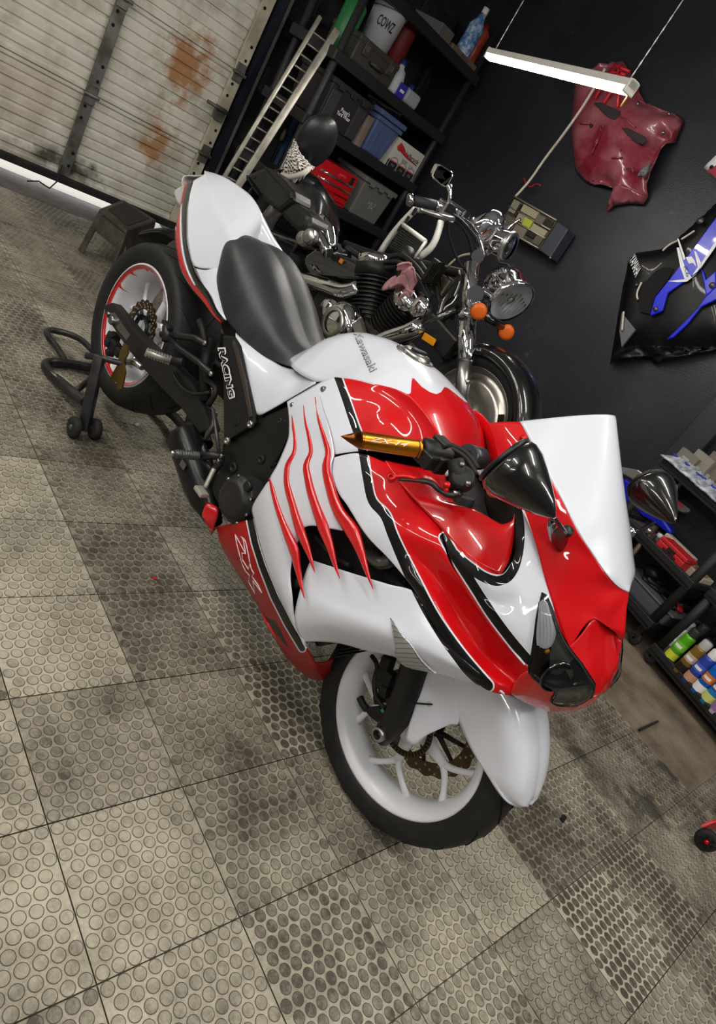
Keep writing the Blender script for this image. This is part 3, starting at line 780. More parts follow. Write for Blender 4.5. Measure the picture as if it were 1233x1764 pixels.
panel('tail_pinline', patch([[b + V(0, -.002, 0), b + (c - b) * .16 + V(0, -.0035, 0)] for b, c in zip(B_[1:6], C_[1:6])], 30, 4), M_WHITE)
G = patch([[V(-1.87, 0, .955), V(-1.85, -.03, .945)], [V(-1.90, 0, .93), V(-1.87, -.06, .925)], [V(-1.86, 0, .88), V(-1.83, -.05, .875)]], 10, 8)
panel('tail_light', G, M_PALE, center=True)
MB().prism([P(*zD(a, b), .03) for a, b in ((42, 120), (60, 105), (100, 85), (80, 170), (66, 185), (52, 160))], (0, .06, 0)).build('rear_indicator', M_PALE, bike, bevel=.01)

# ---- windscreen
def arch(C, E, n=18, p=2.0):
    return [V(E.x + (C.x - E.x) * (1 - s ** p), E.y * s, E.z + (C.z - E.z) * (1 - s ** p)) for s in np.linspace(1, 0, n)]
fe = [P(*zB(a, b), n) for a, b, n in ((766, 198, .121), (812, 283, .133), (872, 398, .141), (932, 508, .142), (992, 628, .137), (1050, 718, .111), (1112, 806, .075), (1150, 845, .037), (1180, 862, .008))]
ce = [V(-.12, 0, 1.178), V(-.085, 0, 1.145), V(-.04, 0, 1.102), V(.004, 0, 1.06), V(.048, 0, 1.018), V(.086, 0, .982), V(.118, 0, .952), V(.137, 0, .935), V(.147, 0, .926)]
G = patch([arch(c, e) for c, e in zip(ce, fe)], 50, 30)
panel('windscreen', G, paint('screen lacquer', (220, 226, 238), []), center=True)
for p in ((462, 216), (666, 600), (978, 1112)):
    for s in (1, -1):
        c = P(*zG(*p), .139 if p[1] < 1000 else .082); c = V(c.x, c.y * s, c.z)
        MB().lathe([(0, .010), (.003, .010), (.005, .008), (.0075, .003), (.0075, -.006)], aim(c, (.25, -.75 * s, .6)), 12).build('screen_screw', M_REDAN, bike)

# ---- headlights: housing, reflector, lens, on both sides
HL = '''850 874 .160, 853 876 .159, 857 880 .158
836 950 .171, 866 945 .164, 897 950 .157
825 1030 .172, 875 1020 .163, 920 1025 .151
814 1110 .167, 890 1100 .153, 960 1095 .132
805 1180 .160, 900 1170 .142, 1002 1148 .106
850 1222 .149, 930 1215 .128, 1030 1196 .083
905 1247 .135, 970 1240 .112, 1052 1228 .066
894 1300 .108, 970 1290 .080, 1050 1262 .045
930 1310 .09, 980 1308 .064, 1040 1276 .036'''
L0 = rows(zB, HL)
hous = panel('headlight', patch([[v + V(-.004, .004, 0) for v in r] for r in L0], 40, 20), M_SMOKE, keep=False)
for h_, sgn in zip(hous, (1, -1)):
    lens = MB().grid([[V(v.x + .004, (v.y - .012) * sgn, v.z + .002) for v in r] for r in patch(L0, 40, 20)])
    lens.build('lens', M_GLASS, h_, solid=.0015)
    R0 = patch([[P(*zB(a, b), n) for a, b, n in r] for r in (((846, 905, .171), (857, 898, .168), (876, 915, .165)), ((838, 965, .178), (866, 960, .171), (896, 975, .163)), ((832, 1035, .179), (868, 1040, .171), (908, 1040, .159)), ((834, 1075, .177), (865, 1090, .168), (892, 1078, .160)))], 12, 22)
    for i, r in enumerate(R0):
        for j, v in enumerate(r): r[j] = V(v.x, (v.y + (.002 if (j // 2) % 2 else -.002)) * sgn, v.z)
    MB().grid(R0).build('reflector', mat('silvered reflector', (228, 231, 235), rough=.22, metal=.0), h_)
    edge = [V(r[0].x + .002, (r[0].y - .003) * sgn, r[0].z) for r in L0] + [V(r[-1].x + .002, (r[-1].y - .003) * sgn, r[-1].z) for r in L0[::-1]]
    MB().tube(smooth_line(edge[:9], 30) + smooth_line(edge[9:], 30), .0035, 6, closed=True).build('lens_seal', M_MATT, h_)
    bc = P(*zB(872, 1100), .160); bc = V(bc.x, bc.y * sgn, bc.z)
    MB().ball(bc, (.006, .006, .006)).build('bulb', M_GOLD, h_)
    MB().lathe([(.0, -.012), (.022, -.006), (.033, .006), (.036, .008), (.037, .004)], aim(V(P(*zB(905, 1195), .142).x, P(*zB(905, 1195), .142).y * sgn, P(*zB(905, 1195), .142).z), (.85, -.4 * sgn, .1)), 24).build('projector', mat('dark chrome', (90, 90, 92), rough=.15, metal=1.), h_)
# front turn signals let into the lower cowl
T0 = rows(zB, '''262 968 .296, 264 970 .296, 266 973 .296
268 1018 .294, 282 1020 .294, 300 1030 .293
280 1075 .290, 310 1075 .289, 340 1075 .287
286 1128 .272, 335 1130 .270, 380 1135 .266
320 1158 .256, 365 1162 .254, 412 1168 .248
400 1178 .238, 420 1182 .236, 440 1188 .234''')
ts = panel('turn_signal', patch(T0, 22, 14), mat('signal reflector', (222, 222, 222), rough=.3, metal=.35), keep=False)
for h_, sgn in zip(ts, (1, -1)):
    GG = patch(T0, 26, 27); rb = MB()
    for i in range(1, 25, 2): rb.tube([V(v.x, (v.y - .002) * sgn, v.z) for v in GG[i]], .0012, 5)
    rb.build('lens_rib', M_ALU, h_)
    MB().grid([[V(v.x, (v.y - .005) * sgn, v.z) for v in r] for r in GG]).build('lens', M_GLASS, h_, solid=.001)

# ---- badges and lettering, laid on the lacquer
def letters(text, quad, name, m, up=8, off=.0012, bold=0., parent=None, extr=0., space=1.0, font_shear=0.):
    """text run along the survey quad (start-bottom, end-bottom, end-top, start-top) and laid on the bodywork"""
    cu = bpy.data.curves.new(name, 'FONT'); cu.body = text; cu.size = 1; cu.resolution_u = 3; cu.offset = bold; cu.space_character = space; cu.shear = font_shear
    o = bpy.data.objects.new(name, cu); SC.collection.objects.link(o)
    dg = bpy.context.evaluated_depsgraph_get(); me = bpy.data.meshes.new_from_object(o.evaluated_get(dg))
    bpy.data.objects.remove(o); bpy.data.curves.remove(cu)
    bm = bmesh.new(); bm.from_mesh(me); bmesh.ops.triangulate(bm, faces=bm.faces)
    bmesh.ops.subdivide_edges(bm, edges=[e for e in bm.edges if e.calc_length() > .12], cuts=2, use_grid_fill=True); bmesh.ops.triangulate(bm, faces=bm.faces)
    xs = [v.co.x for v in bm.verts]; ys = [v.co.y for v in bm.verts]; x0, x1, y0, y1 = min(xs), max(xs), min(ys), max(ys)
    a, b, c, d = [np.array(q, float) for q in quad]
    vs = []; last = None
    for v in bm.verts:
        s, t = (v.co.x - x0) / (x1 - x0), (v.co.y - y0) / (y1 - y0)
        q = (a * (1 - s) + b * s) * (1 - t) + (d * (1 - s) + c * s) * t
        h = drape(q[0], q[1], off); last = h or last; vs.append(h or last)
    fs = [tuple(v.index for v in f.verts) for f in bm.faces]; bm.free(); bpy.data.meshes.remove(me)
    vs = [v if v is not None else vs[-1] for v in vs]
    mb = MB().add(vs, fs, 0, False)
    return mb.build(name, m, parent or bike)
redrape()
letters('Kawasaki', pts(zE, '158 68, 278 345, 332 318, 216 60'), 'maker_badge', mat('badge grey', (66, 70, 72), rough=.4), bold=.014)
letters('Kawasaki', pts(zE, '164 70, 282 338, 324 318, 214 66'), 'maker_badge', mat('badge silver', (214, 218, 226), rough=.3), bold=-.022, off=.0018)
M_PIN = mat('white pin line', (226, 220, 222), rough=.4)
for k, L in enumerate(('155 240, 170 330, 210 480, 230 545, 262 610, 300 650, 292 715, 355 835', '155 240, 262 432, 240 300, 215 262, 245 285, 262 315, 285 420, 305 530, 320 590, 345 630',
                       '262 432, 225 425, 228 490, 290 592, 305 530', '355 835, 335 705, 425 825, 385 745, 325 660, 345 630')):
    q = pts(zK, L); dl = []
    for a, b in zip(q[:-1], q[1:]):
        for s in np.linspace(0, 1, 8): dl.append(drape(a[0] + (b[0] - a[0]) * s, a[1] + (b[1] - a[1]) * s, .0008))
    MB().tube([v for v in dl if v is not None], .0014, 5).build('model_outline_badge', M_PIN, bike)

# ---- front mudguard
AX = V(-.003, 0, .297)
def pol(r, a, y): return V(AX.x + r * math.cos(math.radians(a)), -y, AX.z + r * math.sin(math.radians(a)))
le = [(20.5, .026, .332), (21.5, .052, .318), (24, .069, .294), (30, .077, .259), (38, .080, .222), (48, .083, .2), (60, .086, .19), (75, .088, .19), (92, .09, .19), (112, .088, .21)]
G = patch([[pol(.338 if a > 23 else .333, a if a > 21 else 20.3, 0), pol(.338, a, w * .45), pol(.330 if a > 25 else .326, a, w * .8), pol(.313 if a > 25 else r, a, w * .97), pol((.313 + r) / 2, a, w), pol(r, a, w)] for a, w, r in le], 50, 26)
panel('front_fender', G, M_WHITE, center=True)
G = patch([[P(*zF(a, b), n) for a, b, n in r] for r in (
    ((556, 255, .094), (640, 262, .093), (720, 300, .090), (760, 420, .085)),
    ((520, 385, .099), (600, 395, .098), (690, 440, .093), (760, 530, .086)),
    ((490, 495, .102), (580, 505, .101), (680, 540, .094), (745, 575, .087)),
    ((455, 600, .104), (530, 590, .103), (620, 585, .098), (726, 568, .088)),
    ((440, 664, .104), (466, 692, .103), (560, 640, .099), (715, 566, .089)))], 24, 22)
panel('fender_fork_cover', G, M_WHITE)
c = P(*zF(580, 455), .101)
for s in (1, -1):
    MB().lathe([(.0, -.001), (.004, 0), (.0045, .002), (.0065, .0025), (.007, 0), (.0075, -.003)], Matrix.Translation(V(c.x, c.y * s, c.z)) @ (RX90 if s > 0 else Matrix.Rotation(-math.pi / 2, 4, 'X')), 14).build('fender_grommet', M_PALE, bike)
MB().tube(smooth_line([P(*zF(430, 440), .112), P(*zF(500, 450), .112), P(*zF(560, 455), .108), P(*zF(598, 457), .104)], 14), .0022, 6).build('sensor_wire', M_MATT, bike)

# ---- wheels
def wheel(name, ctr, yaw, R, w, rimw, disc, n_sp, a0, red=False):
    Mw = Matrix.Translation(ctr) @ Matrix.Rotation(yaw, 4, 'Z') @ RX90          # z axis = near side
    rw = rimw
    rim = MB().lathe([(.2286, rw - .002), (.2275, rw + .002), (.222, rw + .002), (.213, rw - .004), (.203, rw - .012), (.197, rw - .03), (.193, .012), (.193, -.012), (.197, -rw + .03), (.203, -rw + .012), (.213, -rw + .004), (.222, -rw - .002), (.2275, -rw - .002), (.2286, -rw + .002), (.222, -rw + .008), (.207, -.02), (.207, .02), (.222, rw - .008), (.2286, rw - .002)], Mw, 72)
    part = rim.build(name, M_WHEEL, bike)
    t = MB().lathe([(.2225, rw - .008), (.232, rw + .004), (.243, w - .004), (.2286 + (R - .2286) * .42, w), (R - .022, w - .003), (R - .012, w * .82), (R - .004, w * .5), (R, w * .18), (R, -w * .18), (R - .004, -w * .5), (R - .012, -w * .82), (R - .022, -w + .003), (.2286 + (R - .2286) * .42, -w), (.243, -w + .004), (.232, -rw - .004), (.2225, -rw + .008)], Mw, 96)
    ty = t.build('tyre', M_TYRE, part)
    gv = MB()
    for k in range(16):
        a = k / 16 * 2 * math.pi
        for sgn in (1, -1):
            pp = []
            for q in np.linspace(0, 1, 8):
                h = w * (.08 + .84 * q) * sgn; ph = a + (.05 if sgn > 0 else .2) + .34 * q ** 1.3 * 1.0
                rr = np.interp(abs(h), [0, w * .18, w * .5, w * .82, w * .97, w], [R, R, R - .004, R - .012, R - .022, R - .03]) + .0006
                pp.append(Mw @ V(rr * math.cos(ph), rr * math.sin(ph), h))
            gv.tube(pp, [.0008] + [.0032] * 6 + [.0008], 5, flat=.35)
    o = gv.build('tread_groove', mat('tread shadow', (9, 9, 9), rough=.95), part); o['kind'] = 'stuff'
    MB().lathe([(0, .035), (.022, .035), (.03, .03), (.047, .026), (.05, .0), (.047, -.026), (.03, -.03), (.0, -.03)], Mw, 28).build('hub', M_WHEEL, part)
    for k in range(n_sp):
        a = math.radians(a0 + 360 / n_sp * k)
        pt = lambda r, d, h=0.: Mw @ V(r * math.cos(a + d), r * math.sin(a + d), h)
        sp = MB().tube([pt(.035, 0), pt(.07, 0), pt(.105, 0), pt(.125, 0)], [.024, .018, .0135, .0125], 10, flat=.8, upv=V(0, 1, 0))
        for d in (.36, -.36):
            sp.tube(smooth_line([pt(.115, 0), pt(.135, d * .22), pt(.165, d * .62), pt(.200, d)], 9), [.0105, .0098, .009, .0085, .0083, .0083, .0088, .0105, .0125], 9, flat=.9, upv=V(0, 1, 0))
        sp.build('spoke', M_WHEEL, part)
    for h, r0, r1, wavy in disc:
        n = 120; mb = MB()
        out = [r1 + (wavy * (.5 + .5 * math.cos(k / n * 2 * math.pi * 20)) if wavy else 0) for k in range(n)]
        ring = []
        for rr, hh in ((None, h + .0025), (r0, h + .0025), (r0, h - .0025), (None, h - .0025)):
            ring.append([Mw @ V((out[k] if rr is None else rr) * math.cos(2 * math.pi * k / n), (out[k] if rr is None else rr) * math.sin(2 * math.pi * k / n), hh) for k in range(n)])
        mb.grid(ring, 0, cu=True, cv=True, smooth=False)
        d = mb.build('brake_disc', M_DISC, part)
        hb = MB()
        for k in range(60):
            a = k / 60 * 2 * math.pi; rr = r0 + (r1 - r0) * (.25, .55, .85)[k % 3]
            for s in (1, -1): hb.lathe([(0, .0030 * s), (.0036, .0030 * s)], Mw @ Matrix.Translation((rr * math.cos(a), rr * math.sin(a), h)), 8)
        o = hb.build('vent_hole', mat('disc hole', (150, 140, 122), rough=.8), part); o['kind'] = 'stuff'
        cm = MB()
        for k in range(5):
            a = k / 5 * 2 * math.pi
            cm.tube([Mw @ V(.04 * math.cos(a), .04 * math.sin(a), h * .8), Mw @ V(r0 * math.cos(a + .25), r0 * math.sin(a + .25), h)], [.009, .006], 6)
            cm.tube([Mw @ V(.04 * math.cos(a), .04 * math.sin(a), h * .8), Mw @ V(r0 * math.cos(a - .25), r0 * math.sin(a - .25), h)], [.009, .006], 6)
        cm.lathe([(.05, h + .004), (.05, h - .004), (.034, h - .004), (.034, h + .004)], Mw, 24)
        cm.build('disc_carrier', M_MATT, part)
    if red:
        band = MB().lathe([(.2205, rw + .0027), (.2215, rw + .0032), (.2115, rw - .0022), (.2085, rw - .0042)], Mw, 72)
        random.seed(5)
        for k in range(13):
            a = k / 13 * 2 * math.pi + random.uniform(-.12, .12); L = random.uniform(.012, .034); sk = random.uniform(-.10, .10)
            prof = lambda r: np.interp(r, [.193, .197, .203, .213], [.012, rw - .03, rw - .012, rw - .004]) + .0012
            q = [.2105, .206, .202, .1985, .1955][: 3 + int(L / .012)]
            bw = [.05, .028, .016, .009, .003]
            Gd = [[Mw @ V((r - .0008) * math.cos(a + sk * i / 4 + s * bw[i]), (r - .0008) * math.sin(a + sk * i / 4 + s * bw[i]), prof(r)) for s in (-1, 0, 1)] for i, r in enumerate(q)]
            band.grid(Gd)
        band.build('red_rim_band', M_RED, part)
    return part, Mw
FW, FM = wheel('front_wheel', AX, .023, .300, .060, .050, [(-.062, .118, .150, .007)], 5, -5)
MB().lathe([(.062, .040), (.062, .042), (.078, .042), (.078, .040)], FM, 60).build('abs_ring', M_DISC, FW)
tn = MB()
for k in range(44):
    a = k / 44 * 2 * math.pi; tn.box((0, 0, 0), (.010, .0042, .0012)); tn.v[-8:] = [FM @ (Matrix.Rotation(a, 4, 'Z') @ (v + V(.070, 0, .0424))) for v in tn.v[-8:]]
o = tn.build('abs_slot', DARK, FW); o['kind'] = 'stuff'
RA = V(-1.7516, 0, .3875)
RW, RM = wheel('rear_wheel', RA, .002, .314, .098, .085, [(.052, .070, .098, .008)], 5, 20, red=True)

# ---- fork, brackets
rk = V(-.40, 0, .917)
def fleg(s):
    b = V(.0, 0, 0)
    c = P(*zF(330, 615), .100); c = V(c.x, c.y * s, c.z)
    pp = [c + V(.004, 0, -.03), c, c + rk * .06 + V(.02, 0, 0), c + rk * .14 + V(.028, 0, 0), c + rk * .3 + V(.028, 0, 0), c + rk * .36 + V(.028, 0, 0)]
    lg = MB().tube(pp, [.020, .030, .034, .036, .036, .031], 18).build('fork_leg', M_CARBON, bike)
    MB().tube([c + rk * .34 + V(.028, 0, 0), c + rk * .62 + V(.028, 0, 0)], .026, 14).build('fork_stanchion', M_MATT, lg)
    d = V(0, -s, 0)
    MB().lathe([(.012, .040), (.017, .041), (.019, .038), (.019, .02), (.011, .02), (.011, .03), (.012, .040)], aim(c, d), 20).build('axle_nut', M_ALU, lg)
    return lg
fl = fleg(1); fleg(-1)
MB().prism([P(*zF(a, b), .088) for a, b in ((215, 470), (300, 462), (345, 500), (330, 560), (300, 555), (255, 520))], (0, -.02, 0)).tube([P(*zF(168, 412), .10), P(*zF(185, 450), .10), P(*zF(215, 492), .10)], .0095, 12).build('caliper_bracket', M_MATT, fl, bevel=.003)
cb = MB()
for a, b, r in ((335, 210, .018), (310, 270, .016), (300, 330, .014), (320, 380, .016), (285, 425, .012), (340, 300, .02)): cb.box(P(*zF(a, b), .08), (r * 1.9, .03, r * 1.6), Matrix.Rotation(a * .013, 4, 'Y'))
cb.build('caliper_mount', M_MATT, fl, bevel=.004)
MB().box(P(*zF(306, 495), .112), (.009, .004, .007)).build('green_tag', mat('green mark', (30, 150, 90), rough=.4), fl)
MB().tube(smooth_line([P(*zF(318, 480), .1), P(*zF(270, 420), .1), P(*zF(255, 330), .09), P(*zF(270, 220), .085), P(*zF(240, 170), .08)], 24), .006, 8).build('brake_hose', M_MATT, fl)
MB().tube([P(*zF(440, 240), .125), P(*zF(425, 290), .125)], .005, 8).build('fork_clip', M_ALU, fl)

# ---- dark works behind the bodywork
def blob(name, secs, m, seg=24, pw=3.0, parent=None):
    """rounded body through upright sections (x, half width, z low, z high)"""
    Gd = []
    for x, hw, z0, z1 in secs:
        r = []
        for k in range(seg):
            a = 2 * math.pi * k / seg; ca, sa = math.cos(a), math.sin(a); f = (abs(ca) ** pw + abs(sa) ** pw) ** (-1 / pw)
            r.append(V(x, hw * ca * f, (z0 + z1) / 2 + (z1 - z0) / 2 * sa * f))
        Gd.append(r)
    mb = MB().grid(Gd, cv=True)
    for r in (0, len(secs) - 1):
        mb.f.append(tuple(r * seg + k for k in range(seg))); mb.m.append(0); mb.sm.append(False)
    return mb.build(name, m, parent or bike)
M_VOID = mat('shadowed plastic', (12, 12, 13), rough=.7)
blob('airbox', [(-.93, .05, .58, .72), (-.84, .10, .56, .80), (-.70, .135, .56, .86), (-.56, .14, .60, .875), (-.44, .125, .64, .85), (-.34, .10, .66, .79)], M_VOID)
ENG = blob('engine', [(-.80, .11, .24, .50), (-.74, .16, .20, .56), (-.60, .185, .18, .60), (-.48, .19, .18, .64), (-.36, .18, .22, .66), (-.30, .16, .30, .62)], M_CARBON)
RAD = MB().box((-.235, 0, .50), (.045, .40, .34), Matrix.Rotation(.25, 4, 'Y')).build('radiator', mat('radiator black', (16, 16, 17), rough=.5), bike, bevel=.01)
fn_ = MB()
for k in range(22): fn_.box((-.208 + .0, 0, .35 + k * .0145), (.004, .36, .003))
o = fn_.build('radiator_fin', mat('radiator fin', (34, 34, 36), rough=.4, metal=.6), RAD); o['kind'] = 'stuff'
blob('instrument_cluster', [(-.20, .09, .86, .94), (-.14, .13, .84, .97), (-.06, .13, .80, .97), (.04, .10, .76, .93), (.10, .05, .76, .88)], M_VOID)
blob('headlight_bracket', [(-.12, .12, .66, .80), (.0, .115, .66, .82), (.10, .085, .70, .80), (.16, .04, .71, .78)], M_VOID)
# inside the side opening: duct and a silver hose elbow
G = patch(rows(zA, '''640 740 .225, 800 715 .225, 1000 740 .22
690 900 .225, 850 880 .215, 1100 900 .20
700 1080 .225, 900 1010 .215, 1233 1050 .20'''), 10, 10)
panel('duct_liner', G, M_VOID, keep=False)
both(MB().tube(smooth_line([P(*zA(1045, 870), .232), P(*zA(1075, 905), .236), P(*zA(1110, 925), .236), P(*zA(1160, 905), .225)], 14), [.012] * 3 + [.015] * 8 + [.018] * 3, 14), 'coolant_elbow', mat('dull alloy', (120, 120, 116), rough=.4, metal=.9))
both(MB().tube(smooth_line([P(*zA(790, 790), .235), P(*zA(850, 860), .238), P(*zA(960, 940), .236)], 12), .008, 8), 'duct_hose', M_MATT)
both(MB().lathe([(0, .004), (.012, .004), (.014, 0)], Matrix.Translation(P(*zA(695, 1025), .25)) @ RX90, 14), 'duct_bolt', M_MATT)
G = patch(rows(zA, '''664 828 .287, 700 800 .287, 722 768 .287
690 850 .285, 708 825 .285, 722 790 .285'''), 5, 5)
panel('duct_tab', G, mat('grey plastic', (150, 152, 158), rough=.5), keep=False)

# ---- main frame side plates, cover rails with lettering
plate(zA, '345 345, 500 248, 560 205, 668 160, 672 300, 648 380, 600 470, 545 560, 480 640, 380 690, 330 660, 300 600, 288 560, 330 470', .168, .06, 'frame_plate', M_CARBON, bevel=.006)
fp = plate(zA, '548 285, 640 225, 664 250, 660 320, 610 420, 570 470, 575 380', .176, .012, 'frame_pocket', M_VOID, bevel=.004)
for (x, y), r in (((395, 465), .016), ((530, 425), .013), ((590, 440), .012), ((622, 238), .008)):
    c = P(*zA(x, y), .171); both(MB().lathe([(0, -.004), (r * .45, -.004), (r * .5, .003), (r * .8, .003), (r, 0)], Matrix.Translation(c) @ RX90, 18), 'frame_plug', M_MATT)
plate(zA, '345 -180, 348 345, 500 250, 492 190, 455 30, 420 -130, 395 -170', .186, .016, 'cover_rail', M_CARBON, bevel=.006)
both(MB().prism([P(*zA(a, b), .190) for a, b in ((398, -150), (414, -110), (452, 40), (486, 215), (474, 222), (440, 55), (404, -95), (390, -140))], (0, .008, 0)), 'rail_trim', mat('bronze trim', (84, 76, 68), rough=.4, metal=.5))
for x, y in ((480, 255), (368, 335)):
    c = P(*zA(x, y), .189); both(MB().lathe([(0, .001), (.004, .001), (.005, .006), (.009, .006), (.011, .002), (.011, -.004)], Matrix.Translation(c) @ RX90, 16), 'rail_bolt', M_ALU)
c = P(*zA(410, 240), .187); both(MB().lathe([(0, .0), (.008, .0), (.012, .002), (.014, .0)], Matrix.Translation(c) @ RX90, 18), 'rail_bore', M_VOID)
redrape(); SURF.append(([tuple(P(*zJ(a, b), .1865)) for a, b in ((900, 500), (1200, 500), (1300, 1100), (1000, 1100))], [(0, 1, 2, 3)]))
letters('RACING', pts(zJ, '1003 614, 1064 888, 1100 878, 1046 612'), 'lettering', mat('decal white', (240, 240, 238), rough=.4), bold=.075, off=.0006)
letters('RACING', pts(zJ, '1010 622, 1066 880, 1092 873, 1040 620'), 'lettering', mat('decal black', (12, 12, 12), rough=.4), bold=.03, off=.0014)
SURF.pop(); redrape()

# ---- clutch cover
c = P(*zA(425, 618), .205)
cc = MB().lathe([(0, .034), (.046, .034), (.055, .028), (.060, .018), (.066, .012), (.070, .008), (.070, -.06)], Matrix.Translation(c) @ RX90, 40).build('clutch_cover', mat('engine black', (34, 33, 33), rough=.42, bump=.1, bscale=200.), bike)
MB().lathe([(0, .012), (.012, .012), (.015, .009), (.016, 0)], Matrix.Translation(P(*zA(475, 555), .238)) @ RX90, 20).build('oil_filler_cap', M_CARBON, cc)
for k in range(9):
    a = k / 9 * 2 * math.pi; q = c + V(.066 * math.cos(a), -.012, .066 * math.sin(a))
    MB().lathe([(0, .006), (.004, .006), (.0055, .002), (.006, -.004)], Matrix.Translation(q) @ RX90, 10).build('cover_bolt', M_BOLT, cc)

# ---- rear sets
def rset(s):
    k = []
    f = lambda x, y, n: V(P(*zA(x, y), n).x, P(*zA(x, y), n).y * s, P(*zA(x, y), n).z)
    br = MB().tube([f(345, 410, .185), f(300, 405, .20), f(235, 408, .225)], [.012, .013, .012], 8).tube([f(345, 410, .185), f(325, 450, .19), f(300, 485, .195)], [.010, .012, .012], 8).tube([f(300, 485, .195), f(255, 430, .21)], [.008, .008], 8)
    b = br.build('rearset_bracket', mat('dark bracket alloy', (58, 58, 60), rough=.42, metal=.7), bike)
    pg = MB().tube([f(235, 408, .235), f(112, 396, .305)], [.011, .0105], 10).build('footpeg', mat('peg alloy', (96, 96, 98), rough=.45, metal=.8), b)
    kn = MB()
    for q in np.linspace(.06, .92, 15):
        p0 = f(235, 408, .235).lerp(f(112, 396, .305), q); d = (f(112, 396, .305) - f(235, 408, .235)).normalized()
        kn.tube([p0 - d * .0016, p0 + d * .0016], .0128, 10)
    o = kn.build('peg_ridge', mat('peg ridge alloy', (120, 120, 122), rough=.4, metal=.8), b); o['kind'] = 'stuff'
    MB().ball(f(106, 395, .309), .009, 10, 8).build('peg_slider', M_ALU, b)
    pd = MB().tube(smooth_line([f(305, 470, .205), f(285, 510, .215), f(262, 560, .225)], 10), .007, 8)
    pd.build('brake_pedal', mat('pale pedal alloy', (180, 178, 166), rough=.4, metal=.4), b)
    MB().box(f(243, 580, .236), (.044, .03, .014)).build('pedal_pad', mat('pale pedal alloy', (180, 178, 166), rough=.4), b, bevel=.004)
    MB().tube([f(310, 200, .17), f(300, 260, .175), f(275, 300, .18), f(262, 330, .18)], [.008, .007, .009, .006], 8).tube([f(300, 180, .175), f(330, 400, .18)], .0055, 8).build('brake_cylinder', mat('peg alloy', (96, 96, 98), rough=.45, metal=.8), b)
    for p in ((300, 483, .203), (340, 408, .195), (325, 432, .197)):
        MB().lathe([(0, .005), (.005, .005), (.007, .002), (.007, -.004)], aim(f(*p), (0, -s, 0)), 12).build('bracket_bolt', M_BOLT, b)
rset(1); rset(-1)
# passenger peg hanger
def hang(s):
    f = lambda x, y, n: V(P(*zJ(x, y), n).x, P(*zJ(x, y), n).y * s, P(*zJ(x, y), n).z)
    h = MB().tube([f(738, 545, .185), f(800, 552, .18), f(880, 562, .175), f(935, 590, .17)], [.012, .011, .010, .011], 8).tube([f(745, 560, .185), f(800, 620, .18), f(900, 690, .175), f(968, 750, .17)], [.012, .010, .010, .012], 8).tube([f(735, 500, .19), f(732, 580, .19)], .017, 8).tube([f(700, 545, .20), f(738, 540, .19)], .011, 8)
    b = h.build('peg_hanger', mat('dark bracket alloy', (58, 58, 60), rough=.42, metal=.7), bike)
    MB().box(f(735, 495, .192), (.05, .02, .012)).build('peg_mount', M_MATT, b, bevel=.003)
    for p in ((932, 588, .178), (965, 752, .178)): MB().lathe([(0, .005), (.004, .005), (.008, .003), (.008, -.004)], aim(f(*p), (0, -s, 0)), 12).build('hanger_bolt', M_ALU, b)
    MB().tube([f(905, 470, .15), f(920, 510, .16), f(935, 585, .165)], .010, 8).build('hanger_tube', M_MATT, b)
    pg = MB().tube([f(752, 682, .19), f(620, 636, .255)], [.010, .011], 8).build('passenger_peg', mat('pale peg alloy', (172, 172, 168), rough=.4, metal=.6), b)
    kn = MB()
    for q in np.linspace(.05, .95, 9): p0 = f(752, 682, .19).lerp(f(620, 636, .255), q); kn.box(p0, (.012, .004, .028))
    o = kn.build('peg_ridge', mat('pale peg alloy', (172, 172, 168), rough=.4, metal=.6), b); o['kind'] = 'stuff'
    MB().tube([f(825, 690, .175), f(750, 682, .185)], .013, 8).build('peg_block', M_MATT, b)
    MB().tube(smooth_line([f(760, 740, .16), f(790, 800, .16), f(860, 855, .165), f(960, 850, .16)], 16), .0055, 6).tube(smooth_line([f(930, 780, .15), f(990, 850, .16), f(950, 920, .16)], 10), .009, 8).build('brake_line', M_MATT, b)
hang(1); hang(-1)
# ---- subframe, undertray
blob('undertail', [(-1.78, .04, .84, .90), (-1.6, .09, .76, .88), (-1.4, .115, .70, .84), (-1.2, .12, .62, .80), (-1.0, .115, .56, .74), (-.88, .10, .54, .70)], M_VOID)
both(MB().tube([P(*zJ(960, 560), .13), P(*zJ(930, 720), .13), P(*zJ(940, 900), .13)], .018, 10), 'subframe_tube', M_MATT)

# ---- extended swingarm with axle blocks and chain
plate(zJ, '398 385, 437 372, 560 520, 640 600, 760 700, 860 800, 925 930, 960 1050, 900 1070, 860 1010, 800 930, 700 830, 600 720, 500 590, 440 500, 400 430', .150, .045, 'swingarm', M_CARBON, bevel=.006)
plate(zJ, '418 430, 455 425, 535 545, 515 575, 470 520', .1515, .012, 'axle_slot', M_BOLT, bevel=.003)
both(MB().lathe([(0, .018), (.012, .018), (.018, .014), (.018, 0)], Matrix.Translation(P(*zJ(452, 470), .150)) @ RX90, 6).lathe([(0, .012), (.007, .012), (.007, 0)], Matrix.Translation(P(*zJ(430, 435), .150)) @ RX90, 8), 'axle_nut', M_BOLT)
cal = MB()
for a, b, n, r in ((440, 560, .13, .024), (455, 610, .13, .03), (425, 590, .14, .018), (480, 640, .13, .022), (430, 640, .14, .016), (460, 555, .12, .02)): cal.box(P(*zJ(a, b), n), (r * 1.6, .03, r * 1.5))
cal.build('rear_caliper', M_MATT, bike, bevel=.005)
MB().tube([P(*zJ(500, 690), .15), P(*zJ(560, 690), .15), P(*zJ(600, 720), .15)], [.009, .014, .010], 8).build('caliper_pin', M_ALU, bike)
